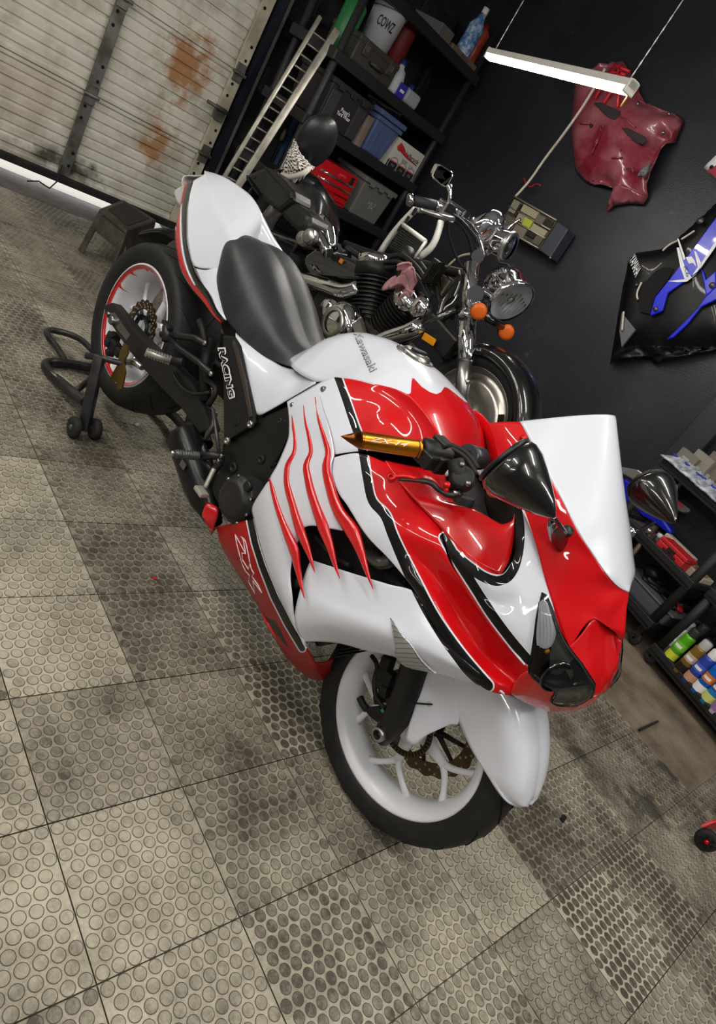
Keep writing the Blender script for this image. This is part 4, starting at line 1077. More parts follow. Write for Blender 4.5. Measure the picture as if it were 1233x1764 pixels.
# ---- silencer
mu = MB().lathe([(.032, .0), (.036, -.004), (.050, -.004), (.055, .004), (.058, .03), (.058, .19), (.050, .245), (.036, .285), (.024, .33)], aim(P(*zA(160, 305), .150), P(*zA(275, 640), .150) - P(*zA(160, 305), .150)), 28)
M0 = mu.build('silencer', mat('satin black steel', (28, 28, 30), rough=.3, metal=.3), bike)
MB().lathe([(.0, .03), (.031, .03), (.033, .0), (.036, -.006)], aim(P(*zA(160, 305), .150), P(*zA(275, 640), .150) - P(*zA(160, 305), .150)), 24).build('outlet', M_VOID, M0)
MB().box(P(*zA(155, 450), .212), (.03, .003, .022)).build('silencer_plate', M_BOLT, M0)
mu = MB().lathe([(.030, -.03), (.034, -.03), (.045, .0), (.045, .05)], aim(P(*zA(215, 300), .12), P(*zA(300, 600), .12) - P(*zA(215, 300), .12)), 24).build('silencer', M_MATT, bike)

# ---- bars, switchgear, lever, mirrors
def bars(s):
    f = lambda x, y, n: V(P(*zE(x, y), n).x, P(*zE(x, y), n).y * s, P(*zE(x, y), n).z)
    A, B_ = f(205, 812, .385), f(628, 880, .278)
    br = MB().tube([B_, f(760, 900, .235), f(900, 925, .19), f(1020, 940, .12)], [.012, .013, .014, .02], 12).build('handlebar', M_MATT, bike)
    g = MB().tube([A, A.lerp(B_, .02), A.lerp(B_, .96), A.lerp(B_, .965), B_], [.0170, .0182, .0182, .0205, .0205], 24).build('grip', M_GOLD, br)
    for q in (.03, .94): MB().tube([A.lerp(B_, q), A.lerp(B_, q + .012)], .0187, 24).build('grip_ring', M_MATT if q > .5 else M_COPPER, br)
    MB().tube([f(70, 787, .424), f(120, 797, .410), f(203, 812, .3855), A], [.0006, .0075, .0182, .0182], 24).build('bar_end_spike', M_COPPER, br)
    sw = MB().tube([f(640, 880, .275), f(660, 882, .270), f(740, 892, .247), f(850, 915, .215)], [.022, .026, .027, .022], 10)
    sw.box(f(690, 940, .262), (.05, .05, .035)).box(f(780, 850, .24), (.04, .035, .03)).box(f(750, 960, .24), (.05, .04, .04))
    sw.build('switch_housing', M_CARBON, br, bevel=.005)
    MB().tube(smooth_line([f(690, 850, .262), f(840, 850, .23), f(960, 910, .2), f(1040, 1020, .19)], 20), .0062, 8).tube(smooth_line([f(820, 860, .24), f(940, 930, .21), f(1030, 1060, .2)], 16), .0055, 8).build('throttle_cable', M_MATT, br)
    mc = MB().lathe([(0, .014), (.020, .014), (.025, .010), (.026, -.01), (.022, -.02)], aim(f(930, 1090, .235), V(.15, -.75 * s, .65)), 24).tube([f(880, 960, .235), f(900, 1040, .235), f(880, 1150, .24)], [.018, .02, .014], 10)
    mc.build('master_cylinder', M_MATT, br)
    for p in ((880, 1188, .252), (968, 1120, .252), (925, 985, .245)): MB().lathe([(0, .005), (.004, .005), (.006, .002), (.006, -.003)], aim(f(*p), V(.15, -.75 * s, .65)), 10).build('lever_bolt', M_BOLT, br)
    lv = MB().tube(smooth_line([f(920, 1190, .243), f(850, 1200, .252), f(770, 1170, .268), f(700, 1115, .285), f(600, 1100, .305), f(480, 1092, .325)], 30), [.011] * 8 + [.008] * 12 + [.005] * 10, 10, flat=.7).build('brake_lever', M_CARBON, br)
    MB().tube(smooth_line([f(600, 1090, .305), f(520, 1072, .318), f(440, 1075, .332)], 10), .006, 8).lathe([(.005, .006), (.009, .006), (.009, -.006), (.005, -.006), (.005, .006)], aim(f(425, 1080, .335), V(.15, -.75 * s, .65)), 18).build('lever_tip', M_REDAN, lv)
    MB().tube([f(818, 1135, .262), f(812, 1200, .262)], .006, 8).lathe([(0, .006), (.006, .006), (.008, 0)], aim(f(820, 1132, .264), V(.15, -.75 * s, .65)), 12).build('lever_adjuster', M_REDAN, lv)
    return g
grip = bars(1); bars(-1)
MB().tube([P(*zE(960, 925), .16), P(*zE(1050, 945), .10)], .026, 16).build('fork_cap', mat('grey alloy', (88, 90, 94), rough=.4, metal=.7), bike)
MB().ball(P(*zG(275, 545), .16), (.02, .014, .02), 14, 10).build('gold_reservoir', mat('amber plastic', (196, 158, 60), rough=.4), bike)
redrape(); a_, b_ = P(*zE(205, 812), .385), P(*zE(628, 880), .278)
tm = MB().tube([a_, b_], .0184, 24); SURF.append(([tuple(v) for v in tm.v], list(tm.f)))
letters('ZX-14', pts(zE, '275 822, 545 862, 552 838, 280 790'), 'grip_lettering', mat('etched white', (236, 226, 205), rough=.5), parent=grip, font_shear=.4, bold=.01, off=.0002)
SURF.pop(); redrape()
def mirror_(s):
    f = lambda x, y, n: V(P(*zG(x, y), n).x, P(*zG(x, y), n).y * s, P(*zG(x, y), n).z)
    a, b = f(350, 365, .372), f(676, 738, .336)
    ax = (b - a); L = ax.length; t = ax.normalized(); u = V(0, 0, 1) - t * t.z; u.normalize(); v_ = t.cross(u)
    prof = [(.0, .062), (.03, .068), (.10, .071), (.25, .068), (.45, .055), (.65, .040), (.82, .025), (.94, .012), (1.0, .002)]
    hw = [np.interp(q, [0, .1, .25, .5, .8, 1.0], [.9, 1.0, 1.0, .92, .75, .6]) for q, _ in prof]
    Gd = [[a + t * (L * q) + u * (r * .80 * math.sin(k)) + v_ * (r * w_ * math.cos(k)) for k in [2 * math.pi * j / 36 for j in range(36)]] for (q, r), w_ in zip(prof, hw)]
    mb = MB().grid(Gd, cv=True)
    m = mb.build('mirror', M_BLACK, bike)
    R_ = Gd[0]; MB().tube([q - t * .004 for q in R_], .0045, 8, closed=True).build('mirror_rim', M_CARBON, m)
    MB().add([a - t * .002] + [q - t * .002 for q in R_], [(0, k + 1, (k + 1) % 36 + 1) for k in range(36)], 0, False).build('mirror_glass', mat('mirror glass', (70, 70, 72), rough=.04, metal=1.), m)
    base = f(690, 900, .158)
    st = MB().prism([f(625, 745, .285), f(668, 745, .285), f(745, 850, .20), f(748, 880, .17), f(715, 972, .16), f(690, 968, .16), f(640, 900, .20), f(617, 810, .25)], V(0, .012 * s, .004)); sm = st.build('mirror_stem', M_BLACK, m, bevel=.004)
    rb = MB()
    for q in (.2, .4, .6, .8): rb.tube([f(640 + 60 * q, 760 + 150 * q, .29 - .12 * q), f(660 + 75 * q, 750 + 110 * q, .29 - .12 * q)], .0025, 6)
    rb.build('stem_groove', M_ALU, sm)
    MB().lathe([(0, .010), (.010, .010), (.012, .006), (.012, -.02)], aim(f(752, 832, .175), V(.35, -.3 * s, .75)), 16).build('stem_bolt', M_CARBON if s > 0 else M_CHROME, m)
mirror_(1); mirror_(-1)

# ------------------------------------------------------------------ paddock stand under the rear wheel
SB = BW @ V(-1.5, 0, 0)
stand = thing('paddock_stand', 'black tubular paddock stand holding up the rear wheel', 'stand', SB, BYAW)
M_STAND = mat('stand enamel', (24, 24, 26), rough=.4, var=(44, 44, 46), scale=20.)
def spart(name, mb, m, **k): return mb.build(name, m, stand, frame=BW, **k)
fl_ = lambda x, y, z: BI @ on_z(*zJ(x, y), z)
w1, w2 = BI @ on_z(*zJ(240, 1035), .040), BI @ on_z(*zJ(350, 1045), .040)
for s in (1, -1):
    k = lambda v: V(v.x, v.y * s, v.z)
    for q in (w1, w2):
        wl = MB().lathe([(.010, .014), (.030, .014), (.038, .010), (.039, .0), (.038, -.010), (.030, -.014), (.010, -.014)], Matrix.Translation(k(q)) @ RX90, 28)
        wp = spart('stand_wheel', wl, RUBBER)
        hb = MB().lathe([(0, .017), (.006, .017), (.012, .012), (.012, -.012), (0, -.017)], Matrix.Translation(k(q)) @ RX90, 16); hb.build('wheel_hub', M_BOLT, wp, frame=BW)
    mid = (w1 + w2) / 2
    top = P(*zJ(372, 665), -mid.y)
    spart('axle_pin', MB().tube([k(w1 + V(0, -.012, 0)), k(w2 + V(0, .012, 0))], .008, 10), M_BOLT)
    spart('upright', MB().tube([k(mid + V(0, 0, -.012)), k(top + V(0, 0, .01))], .026, 4, flat=.9), M_STAND, bevel=.004)
    tip = P(*zJ(305, 657), -mid.y + .05)
    spart('hook_arm', MB().tube([k(P(*zJ(300, 655), -mid.y + .035)), k(top), k(P(*zJ(505, 700), .175))], [.012, .012, .011], 8), M_STAND)
    pl = [P(*zJ(a, b), .185) for a, b in ((500, 590), (522, 600), (524, 640), (500, 690), (510, 740), (492, 830), (470, 838), (462, 790), (430, 800), (428, 775), (470, 700), (480, 640))]
    spart('hook_plate', MB().prism([k(v) for v in pl], V(0, .006 * s, 0)), mat('brass plate', (120, 98, 50), rough=.4, metal=.8))
n_ = -((w1 + w2) / 2).y
lowp = [P(*zJ(300, 905), n_), fl_(190, 815, .045), fl_(112, 745, .026), fl_(90, 715, .024), fl_(96, 695, .024), fl_(130, 690, .024), fl_(230, 702, .026), fl_(340, 722, .03)]
e_ = lowp[-1]; lowp += [e_ + (lowp[-1] - lowp[-2]) * .6]
spart('base_tube', MB().tube(smooth_line(lowp, 90), .019, 14), M_STAND)
far_ = V(mid.x, -mid.y, .07)
spart('base_tube', MB().tube(smooth_line([lowp[-1], lowp[-1] + V(.1, .03, .0), far_ + V(-.2, 0, -.02), far_], 30), .019, 14), M_STAND)
hl = [fl_(195, 690, .03), fl_(150, 615, .035), fl_(98, 545, .04), fl_(95, 528, .04), fl_(112, 520, .04), fl_(160, 527, .045), fl_(245, 555, .06), fl_(350, 640, .08)]
hl += [hl[-1] + (hl[-1] - hl[-2]) * .8]
spart('lift_handle', MB().tube(smooth_line(hl, 60), .0135, 12), M_STAND)
spart('cross_tube', MB().tube([fl_(240, 850, .04), fl_(345, 765, .05)], .012, 10), M_STAND)
spart('stand_sticker', MB().prism([fl_(a, b, .047) for a, b in ((112, 740), (138, 738), (222, 805), (205, 828))], V(0, 0, .003)), mat('worn sticker', (190, 182, 160), rough=.6, var=(70, 66, 60), scale=40.))

# ------------------------------------------------------------------ the black and chrome cruiser on a low lift, behind the sport bike
CY = 1.75
def Q(x, y, n=0.): return on_y(x, y, CY - n)
z4 = Z(480, 320, 2.466); z8 = Z(380, 190, 6.489)
q4 = lambda x, y, n=0.: Q(*z4(x, y), n)
q8 = lambda x, y, n=0.: Q(*z8(x, y), n)
WC = Q(806, 722, 0); LIFT = WC.z - .286
FWD = V(1, 0, 0)
lift = thing('lift_table', 'low black lift table under the cruiser motorcycle', 'lift', (-1.05, CY, 0))
MB().box((-1.05, CY, LIFT - .03), (2.3, .62, .06)).build('lift_deck', M_MATT, lift, frame=I4, bevel=.008)
MB().box((-1.05, CY, .03), (1.9, .56, .06)).build('lift_base', M_MATT, lift, frame=I4, bevel=.008)
for s in (-1, 1):
    for a, b in ((-1.7, -.4), (-.4, -1.7)): MB().tube([(a, CY + s * .2, .06), (b, CY + s * .2, LIFT - .06)], .025, 8).build('scissor_arm', M_STAND, lift, frame=I4)
cr = thing('cruiser_motorcycle', 'black cruiser motorcycle with chrome forks, its fuel tank removed, parked behind the sport bike', 'motorcycle', (-1.0, CY, LIFT))
def cp(name, mb, m, parent=None, **k): return mb.build(name, m, parent or cr, frame=I4, **k)
M_CHR2 = M_CHROME
M_FIN = mat('engine fin black', (30, 29, 28), rough=.45, metal=.3)
# front wheel, tyre, disc
WM4 = Matrix.Translation(WC) @ RX90
fw_ = cp('front_wheel', MB().lathe([(.205, .035), (.21, .045), (.215, .045), (.215, -.045), (.205, -.045), (.19, -.02), (.19, .02), (.205, .035)], WM4, 56), M_ALU)
cp('tyre', MB().lathe([(.212, .044), (.228, .058), (.25, .062), (.27, .05), (.282, .025), (.286, 0), (.282, -.025), (.27, -.05), (.25, -.062), (.228, -.058), (.212, -.044)], WM4, 64), M_TYRE, fw_)
cp('wheel_disc', MB().lathe([(0, .052), (.03, .052), (.035, .03), (.10, .036), (.15, .042), (.165, .036), (.175, .018), (.205, .02)], WM4, 56), mat('satin alloy', (176, 172, 164), rough=.3, metal=.9), fw_)
cp('rim_slot', MB().prism([WM4 @ V(.19 * math.cos(a), .19 * math.sin(a), .030) for a in np.linspace(.15, .7, 8)] + [WM4 @ V(.168 * math.cos(a), .168 * math.sin(a), .036) for a in np.linspace(.7, .15, 8)], (0, -.004, 0)), DARK, fw_)
Gf = [[WC + V(r * math.cos(math.radians(a)), yy, r * math.sin(math.radians(a))) for yy, r in ((-.08, .255), (-.08, .282), (-.066, .300), (-.035, .311), (0, .314), (.035, .311), (.066, .300), (.08, .282), (.08, .255))] for a in np.linspace(-2, 150, 40)]
cp('front_fender', MB().grid(Gf), M_BLACK, solid=.004)
cp('fender_bolt', MB().tube([q4(790, 835, .12), q4(815, 828, .09)], .012, 10), M_ALU)
# fork legs
for n in (.105, -.105):
    f = cp('fork_leg', MB().tube([q4(775, 945, n), q4(782, 830, n), q4(792, 742, n)], [.026, .029, .030], 18), M_ALU)
    cp('fork_cover', MB().tube([q4(792, 745, n), q4(793, 740, n), q4(802, 545, n)], [.031, .037, .037], 18), M_CHROME, f)
    cp('fork_upper', MB().tube([q4(802, 560, n), q4(822, 330, n)], .030, 18), M_CHROME, f)
    cp('fork_ring', MB().tube([q4(801, 570, n), q4(803, 540, n)], .040, 18), M_CHROME, f)
cp('fork_clamp', MB().tube([q4(835, 460, .12), q4(835, 460, -.12)], .034, 12).tube([q4(845, 300, .12), q4(845, 300, -.12)], .026, 12), M_CHROME)
# headlight
hd = V(.93, -.12, -.28).normalized(); hc = q4(985, 488, 0)
hl_ = cp('headlight', MB().lathe([(0, -.16), (.03, -.155), (.06, -.135), (.082, -.10), (.092, -.06), (.095, -.01), (.099, -.005), (.099, .012), (.090, .014)], aim(hc, hd), 40), M_CHROME)
cp('reflector', MB().lathe([(.0, -.05), (.03, -.046), (.06, -.03), (.088, .006)], aim(hc, hd), 32), mat('silver bowl', (226, 228, 232), rough=.3, metal=.75), hl_)
cp('bulb_shield', MB().lathe([(0, .0), (.018, -.004), (.022, -.02), (.02, -.05)], aim(hc, hd), 20), M_CHROME, hl_)
for k in range(9): cp('lens_flute', MB().tube([aim(hc, hd) @ V(-.08 + .02 * k, -.05 * (1 - abs(k - 4) / 6), .018), aim(hc, hd) @ V(-.08 + .02 * k, .05 * (1 - abs(k - 4) / 6), .018)], .0022, 5), M_GLASS, hl_)
cp('lens', MB().lathe([(0, .024), (.04, .021), (.07, .016), (.090, .010)], aim(hc, hd), 32), M_GLASS, hl_)
# passing lamp, speedometer bell
for c_, d_, rr, nm in ((q4(945, 245, .02), V(.85, .2, .1), .056, 'passing_lamp'), (q4(886, 175, .05), V(-.45, -.1, -.9), .058, 'speedometer')):
    k = rr / .058
    o = cp(nm, MB().lathe([(0, -.075 * k), (.02 * k, -.073 * k), (.042 * k, -.055 * k), (.054 * k, -.02 * k), (.058 * k, .02 * k), (.060 * k, .035 * k), (.054 * k, .045 * k), (0, .05 * k)], aim(c_, d_), 32), M_CHROME)
    cp('bezel', MB().lathe([(.05 * k, .046 * k), (.063 * k, .044 * k), (.064 * k, .03 * k), (.058 * k, .026 * k)], aim(c_, d_), 32), M_ALU, o)
    cp('bracket', MB().tube([c_, q4(860, 300, .02)], .014, 10), M_CHROME, o)
cp('passing_lamp_lever', MB().tube(smooth_line([q4(925, 230, .0), q4(960, 190, -.02), q4(1028, 140, -.05)], 10), [.012] * 6 + [.006] * 4, 8), M_CHROME)
# indicators
for c_, d_, nm in ((q4(848, 532, .16), V(.75, -.5, .0), 1), (q4(965, 620, -.02), V(.75, -.5, 0), 2)):
    o = cp('indicator', MB().lathe([(0, -.09), (.018, -.085), (.022, -.05), (.032, -.02), (.034, .004)], aim(c_, d_), 22), M_BLACK if nm == 2 else M_CHROME)
    cp('orange_lens', MB().lathe([(.030, .002), (.033, .005), (.031, .013), (.018, .017), (0, .018)], aim(c_, d_), 22), mat('orange lens', (216, 98, 22), rough=.35, coat=.2), o)
cp('indicator_bar', MB().tube([q4(848, 532, .13), q4(900, 570, .06), q4(950, 600, .0)], .018, 10), M_BLACK)
# handlebar, grip, controls, mirror
bar = cp('handlebar', MB().tube(smooth_line([q4(868, 300, .06), q4(850, 235, .10), q4(800, 165, .19), q4(745, 110, .29), q4(680, 88, .36)], 30), .014, 14), M_CHROME)
gp = cp('grip', MB().tube([q4(672, 86, .365), q4(565, 62, .45)], .019, 18), mat('grip rubber', (38, 38, 44), rough=.6), bar)
cp('grip_end', MB().tube([q4(568, 62, .448), q4(548, 58, .464)], [.023, .021], 18), M_CHROME, bar)
cp('grip_collar', MB().tube([q4(690, 90, .352), q4(668, 85, .368)], .022, 16), M_CHROME, bar)
cp('control_clamp', MB().box(q4(708, 98, .33), (.05, .06, .05)).box(q4(765, 105, .26), (.10, .04, .03)), M_CHROME, bar, bevel=.006)
cp('brake_lever', MB().tube(smooth_line([q4(740, 140, .30), q4(690, 130, .38), q4(600, 100, .46)], 12), [.010] * 8 + [.008] * 4, 8), M_ALU, bar)
for L_ in ('700 100 .34, 760 140 .26, 830 215 .14, 870 300 .05', '715 150 .33, 725 220 .25, 770 330 .15, 850 405 .05', '690 110 .34, 790 190 .2, 820 290 .1, 800 380 .05'):
    cp('control_cable', MB().tube(smooth_line([q4(*map(float, t.split())) for t in L_.split(',')], 24), .0065, 6), M_MATT, bar)
mc_ = q4(702, -45, .36)
mr = MB(); mp = [q4(a, b, .36) for a, b in ((655, -60), (672, -95), (690, -92), (745, -55), (742, -40), (715, 12), (690, 0), (660, -25), (648, -42))]
mh = cp('mirror', mr.prism(mp, (-.03, .015, .0)), M_CHROME, bar, bevel=.008)
ctr_ = sum(mp, V(0, 0, 0)) / len(mp)
cp('mirror_glass', MB().prism([ctr_ + (p - ctr_) * .82 + V(.002, -.002, 0) for p in mp], (.001, 0, 0)), mat('mirror glass', (70, 70, 72), rough=.04, metal=1.), mh)
cp('mirror_stem', MB().tube(smooth_line([q4(722, -2, .36), q4(728, 30, .355), q4(722, 72, .345), q4(715, 95, .34)], 12), [.011] * 3 + [.008] * 9, 10), M_CHROME, bar)
# frame
cp('backbone_tube', MB().tube(smooth_line([q4(280, 250, 0), q4(420, 300, 0), q4(560, 325, 0), q4(690, 355, 0), q4(800, 380, 0)], 24), [.022] * 24, 12), M_FIN)
cp('frame_tube', MB().tube([q4(780, 385, .05), q4(700, 500, .06), q4(690, 545, .08), q4(560, 640, .1), q4(430, 760, .1)], .020, 12), M_BLACK)
cp('frame_tube', MB().tube([q4(760, 520, .10), q4(640, 590, .10), q4(500, 670, .12), q4(380, 720, .12)], .022, 12), M_BLACK)
cp('seat_rail', MB().tube([q4(-60, 190, .1), q4(120, 260, .1), q4(300, 300, .06)], .018, 10), M_BLACK)
bx = cp('frame_box', MB().box(q4(690, 640, .09), (.20, .06, .10), Matrix.Rotation(.1, 4, 'Y')), M_CARBON, bevel=.012)
cp('yellow_reflector', MB().box(q4(638, 652, .135), (.075, .006, .030), Matrix.Rotation(-.12, 4, 'Y')), mat('amber reflector', (226, 150, 16), rough=.25), bx, bevel=.003)
# engine: two finned cylinders in a vee, covers, pipes
def cyl(a, b, r, nf, name):
    a, b = Vector(a), Vector(b); d = (b - a)
    o = cp(name, MB().lathe([(r * .72, 0), (r * .72, d.length)], aim(a, d), 28), M_FIN)
    for k in range(nf):
        h = d.length * (k + .5) / nf; rr = r * (.86 + .14 * k / nf)
        cp('cooling_fin', MB().lathe([(r * .7, h - .003), (rr, h - .003), (rr, h + .003), (r * .7, h + .003)], aim(a, d), 28, smooth=False), M_FIN, o)
    return o
c1a, c1b = q4(375, 580, .04), q4(410, 395, .04)
o = cyl(c1a, c1b, .105, 11, 'rear_cylinder')
cp('cylinder_head', MB().lathe([(.09, -.005), (.105, 0), (.105, .05), (.085, .075), (.0, .08)], aim(c1b, c1b - c1a), 28), M_FIN, o)
cp('head_cover', MB().lathe([(.06, .045), (.088, .05), (.085, .085), (.06, .10), (0, .104)], aim(c1b + V(.0, -.02, .0), c1b - c1a), 28), M_CHROME, o)
c2a, c2b = q4(420, 640, .05), q4(545, 515, .05)
o = cyl(c2a, c2b, .095, 11, 'front_cylinder')
cp('head_cover', MB().lathe([(.07, -.005), (.098, 0), (.098, .04), (.085, .07), (.05, .085), (0, .088)], aim(c2b, c2b - c2a), 28), M_CHROME, o)
cp('head_cap', MB().ball(q4(600, 520, .11), (.05, .035, .055), 16, 10), M_CHROME, o)
cp('crankcase', MB().box(q4(330, 680, .0), (.62, .28, .34)), M_FIN, bevel=.04)
cp('clutch_housing', MB().lathe([(0, .05), (.06, .05), (.085, .04), (.10, .02), (.105, 0), (.105, -.05)], Matrix.Translation(q4(262, 590, .17)) @ RX90, 36), M_CHROME)
cp('clutch_ring', MB().lathe([(.05, .056), (.066, .058), (.07, .05)], Matrix.Translation(q4(262, 590, .17)) @ RX90, 36), M_ALU)
cp('starter_cover', MB().lathe([(0, .03), (.04, .028), (.048, .01), (.05, -.05)], Matrix.Translation(q4(215, 525, .17)) @ RX90, 24), M_CHROME)
cp('cam_cover', MB().box(q4(345, 610, .18), (.10, .03, .07), Matrix.Rotation(.5, 4, 'Y')), M_CHROME, bevel=.012)
cp('exhaust_pipe', MB().tube(smooth_line([q4(345, 432, .12), q4(280, 448, .14), q4(200, 425, .16), q4(100, 400, .16), q4(-60, 470, .16)], 30), .036, 18), M_CHROME)
cp('exhaust_pipe', MB().tube(smooth_line([q4(610, 590, .14), q4(560, 615, .16), q4(480, 640, .17), q4(330, 700, .17), q4(150, 640, .17), q4(-100, 560, .17)], 36), .034, 18), M_CHROME)
sc_ = cp('side_cover', MB().prism([q4(a, b, .13) for a, b in ((108, 300), (160, 262), (215, 275), (330, 330), (365, 365), (340, 400), (220, 395), (130, 385), (105, 340))], (0, .05, 0)), M_BLACK, bevel=.014)
cp('script_emblem', MB().tube(smooth_line([q4(135, 335, .134), q4(150, 350, .136), q4(150, 340, .136), q4(165, 358, .136), q4(180, 368, .134)], 20), .005, 6), M_ALU, sc_)
cp('orange_sticker', MB().box(q4(265, 320, .133), (.025, .004, .02)), mat('orange sticker', (208, 120, 50), rough=.5), sc_)
cp('battery_box', MB().box(q4(250, 345, -.02), (.34, .18, .16)), M_MATT, bevel=.015)
# hoses and wiring where the tank was
for k, (L_, r) in enumerate((('440 315 .06, 500 295 .05, 570 330 .07, 610 380 .08, 640 480 .09', .012), ('430 330 .08, 520 330 .10, 590 390 .1, 640 490 .1', .010), ('290 265 .06, 380 320 .08, 440 350 .08, 500 340 .07', .014), ('600 330 .04, 660 420 .05, 700 520 .06, 740 560 .06', .012),
                             ('520 300 .0, 640 340 .0, 720 400 .02', .010), ('240 300 .1, 330 330 .1, 420 380 .1', .011), ('650 360 .03, 690 400 .04, 700 450 .03, 760 480 .0', .009))):
    cp('hose', MB().tube(smooth_line([q4(*map(float, t.split())) for t in L_.split(',')], 20), r, 8), M_MATT)
for L_, m_ in (('760 460 .08, 735 500 .09, 705 520 .1, 700 560 .1', M_ALU), ('720 340 .02, 760 305 .02, 815 290 .03', mat('cream wire', (206, 198, 160), rough=.5)), ('745 470 .08, 770 400 .06, 765 360 .05', M_ALU), ('935 330 -.02, 975 340 -.03, 978 380 -.03, 950 390 -.02', M_MATT)):
    cp('wire', MB().tube(smooth_line([q4(*map(float, t.split())) for t in L_.split(',')], 16), .0045, 6), m_)
cp('carburettor', MB().box(q4(700, 430, .0), (.10, .08, .09)).ball(q4(740, 440, .04), (.022, .022, .022), 12, 8), mat('old alloy', (112, 106, 90), rough=.5, metal=.7), bevel=.01)
rg = cp('rectifier', MB().box(q4(660, 370, .09), (.075, .03, .10)), M_FIN, bevel=.005)
for k in range(5): cp('rectifier_fin', MB().box(q4(640 + 9 * k, 372, .112), (.004, .02, .095)), M_FIN, rg)
cp('horn', MB().lathe([(0, .02), (.03, .02), (.035, 0), (.03, -.02)], aim(q4(545, 290, .02), (.5, -.6, .6)), 18), M_FIN)
# seat, saddlebag, rear fender, sissy bar with its pad
sd = [[q8(a, b, n) for a, b, n in r] for r in (((745, 800, .02), (800, 880, .12), (850, 1000, .16)), ((850, 800, .0), (900, 900, .14), (950, 1110, .17)), ((960, 880, .0), (1010, 960, .14), (1010, 1190, .16)), ((1090, 960, .02), (1110, 1060, .12), (1090, 1210, .14)), ((1160, 1070, .02), (1150, 1130, .08), (1120, 1200, .10)))]
cp('rider_seat', MB().grid(patch(sd, 24, 16)), mat('pad leather', (27, 27, 30), rough=.36, coat=.1), solid=.03)
M_BAGL = mat('black leather', (24, 24, 26), rough=.4, bump=.2, bscale=90., var=(34, 33, 33), scale=6.)
sb_ = cp('saddlebag', MB().prism([q8(a, b, .285) for a, b in ((235, 745), (330, 690), (500, 622), (560, 650), (690, 770), (795, 890), (812, 1000), (740, 1060), (640, 1140), (520, 1040), (430, 960), (330, 820))], (0, .16, 0)), M_BAGL, bevel=.022)
cp('bag_lobe', MB().prism([q8(a, b, .275) for a, b in ((640, 1140), (740, 1060), (812, 1010), (900, 1080), (988, 1165), (975, 1250), (955, 1335), (850, 1362), (740, 1250))], (0, .18, 0)), M_BAGL, sb_, bevel=.025)
cp('bag_seam', MB().tube(smooth_line([q8(a, b, .288) for a, b in ((500, 640), (620, 770), (740, 900), (790, 985))], 14), .006, 6), M_BAGL, sb_)
cp('bag_rivet', MB().ball(q8(378, 750, .286), .008, 10, 6), M_MATT, sb_)
cp('bag_strap', MB().tube(smooth_line([q8(300, 735, .288), q8(360, 850, .288), q8(430, 950, .288)], 10), .010, 6, flat=.4), M_MATT, sb_)
cp('rear_fender', MB().grid([[V(-1.95 + .30 * math.cos(a), CY + yy, LIFT + .30 + (.36 - abs(yy) * .35) * math.sin(a)) for yy in (-.13, -.11, -.06, 0, .06, .11, .13)] for a in np.linspace(.05, 3.0, 24)]), M_BLACK, solid=.006)
rwm = Matrix.Translation((-1.95, CY, LIFT + .305)) @ RX90
rw_ = cp('rear_wheel', MB().lathe([(.19, .05), (.2, .06), (.2, -.06), (.19, -.05), (.17, 0), (.19, .05)], rwm, 40), M_ALU)
cp('tyre', MB().lathe([(.195, .06), (.24, .085), (.285, .07), (.302, .03), (.305, 0), (.302, -.03), (.285, -.07), (.24, -.085), (.195, -.06)], rwm, 48), M_TYRE, rw_)
cp('fender_strut', MB().tube(smooth_line([q8(970, 1250, .17), q8(1050, 1330, .18), q8(1130, 1450, .18), q8(1200, 1600, .18)], 14), .028, 12), M_CHROME)
cp('fender_strut', MB().tube(smooth_line([q8(1050, 1230, .12), q8(1150, 1250, .12), q8(1220, 1400, .12), q8(1235, 1560, .12)], 14), .034, 12), M_CHROME)
for x_ in (935, 1010): cp('chrome_knob', MB().lathe([(0, .03), (.03, .028), (.036, .02), (.036, -.01), (.02, -.03)], aim(q8(x_, 1440 - (x_ - 935) * .3, .24), (.2, -1, .1)), 22), M_ALU)
pc_ = q8(1060, 350, 0)
pad_x = V(.96, 0, .28)
pd_ = cp('backrest_pad', MB().ball(pc_, (.055, .105, .145), 28, 18, Matrix.Rotation(.18, 4, 'Y') @ Matrix.Rotation(-.25, 4, 'Z')), mat('pad leather', (27, 27, 30), rough=.36, coat=.1), subd=0)
for s in (-1, 1): cp('sissy_bar', MB().tube(smooth_line([pc_ + V(-.06, s * .06, .0), pc_ + V(-.06, s * .07, -.15), pc_ + V(-.02, s * .09, -.38)], 10), .010, 10), M_CHROME)
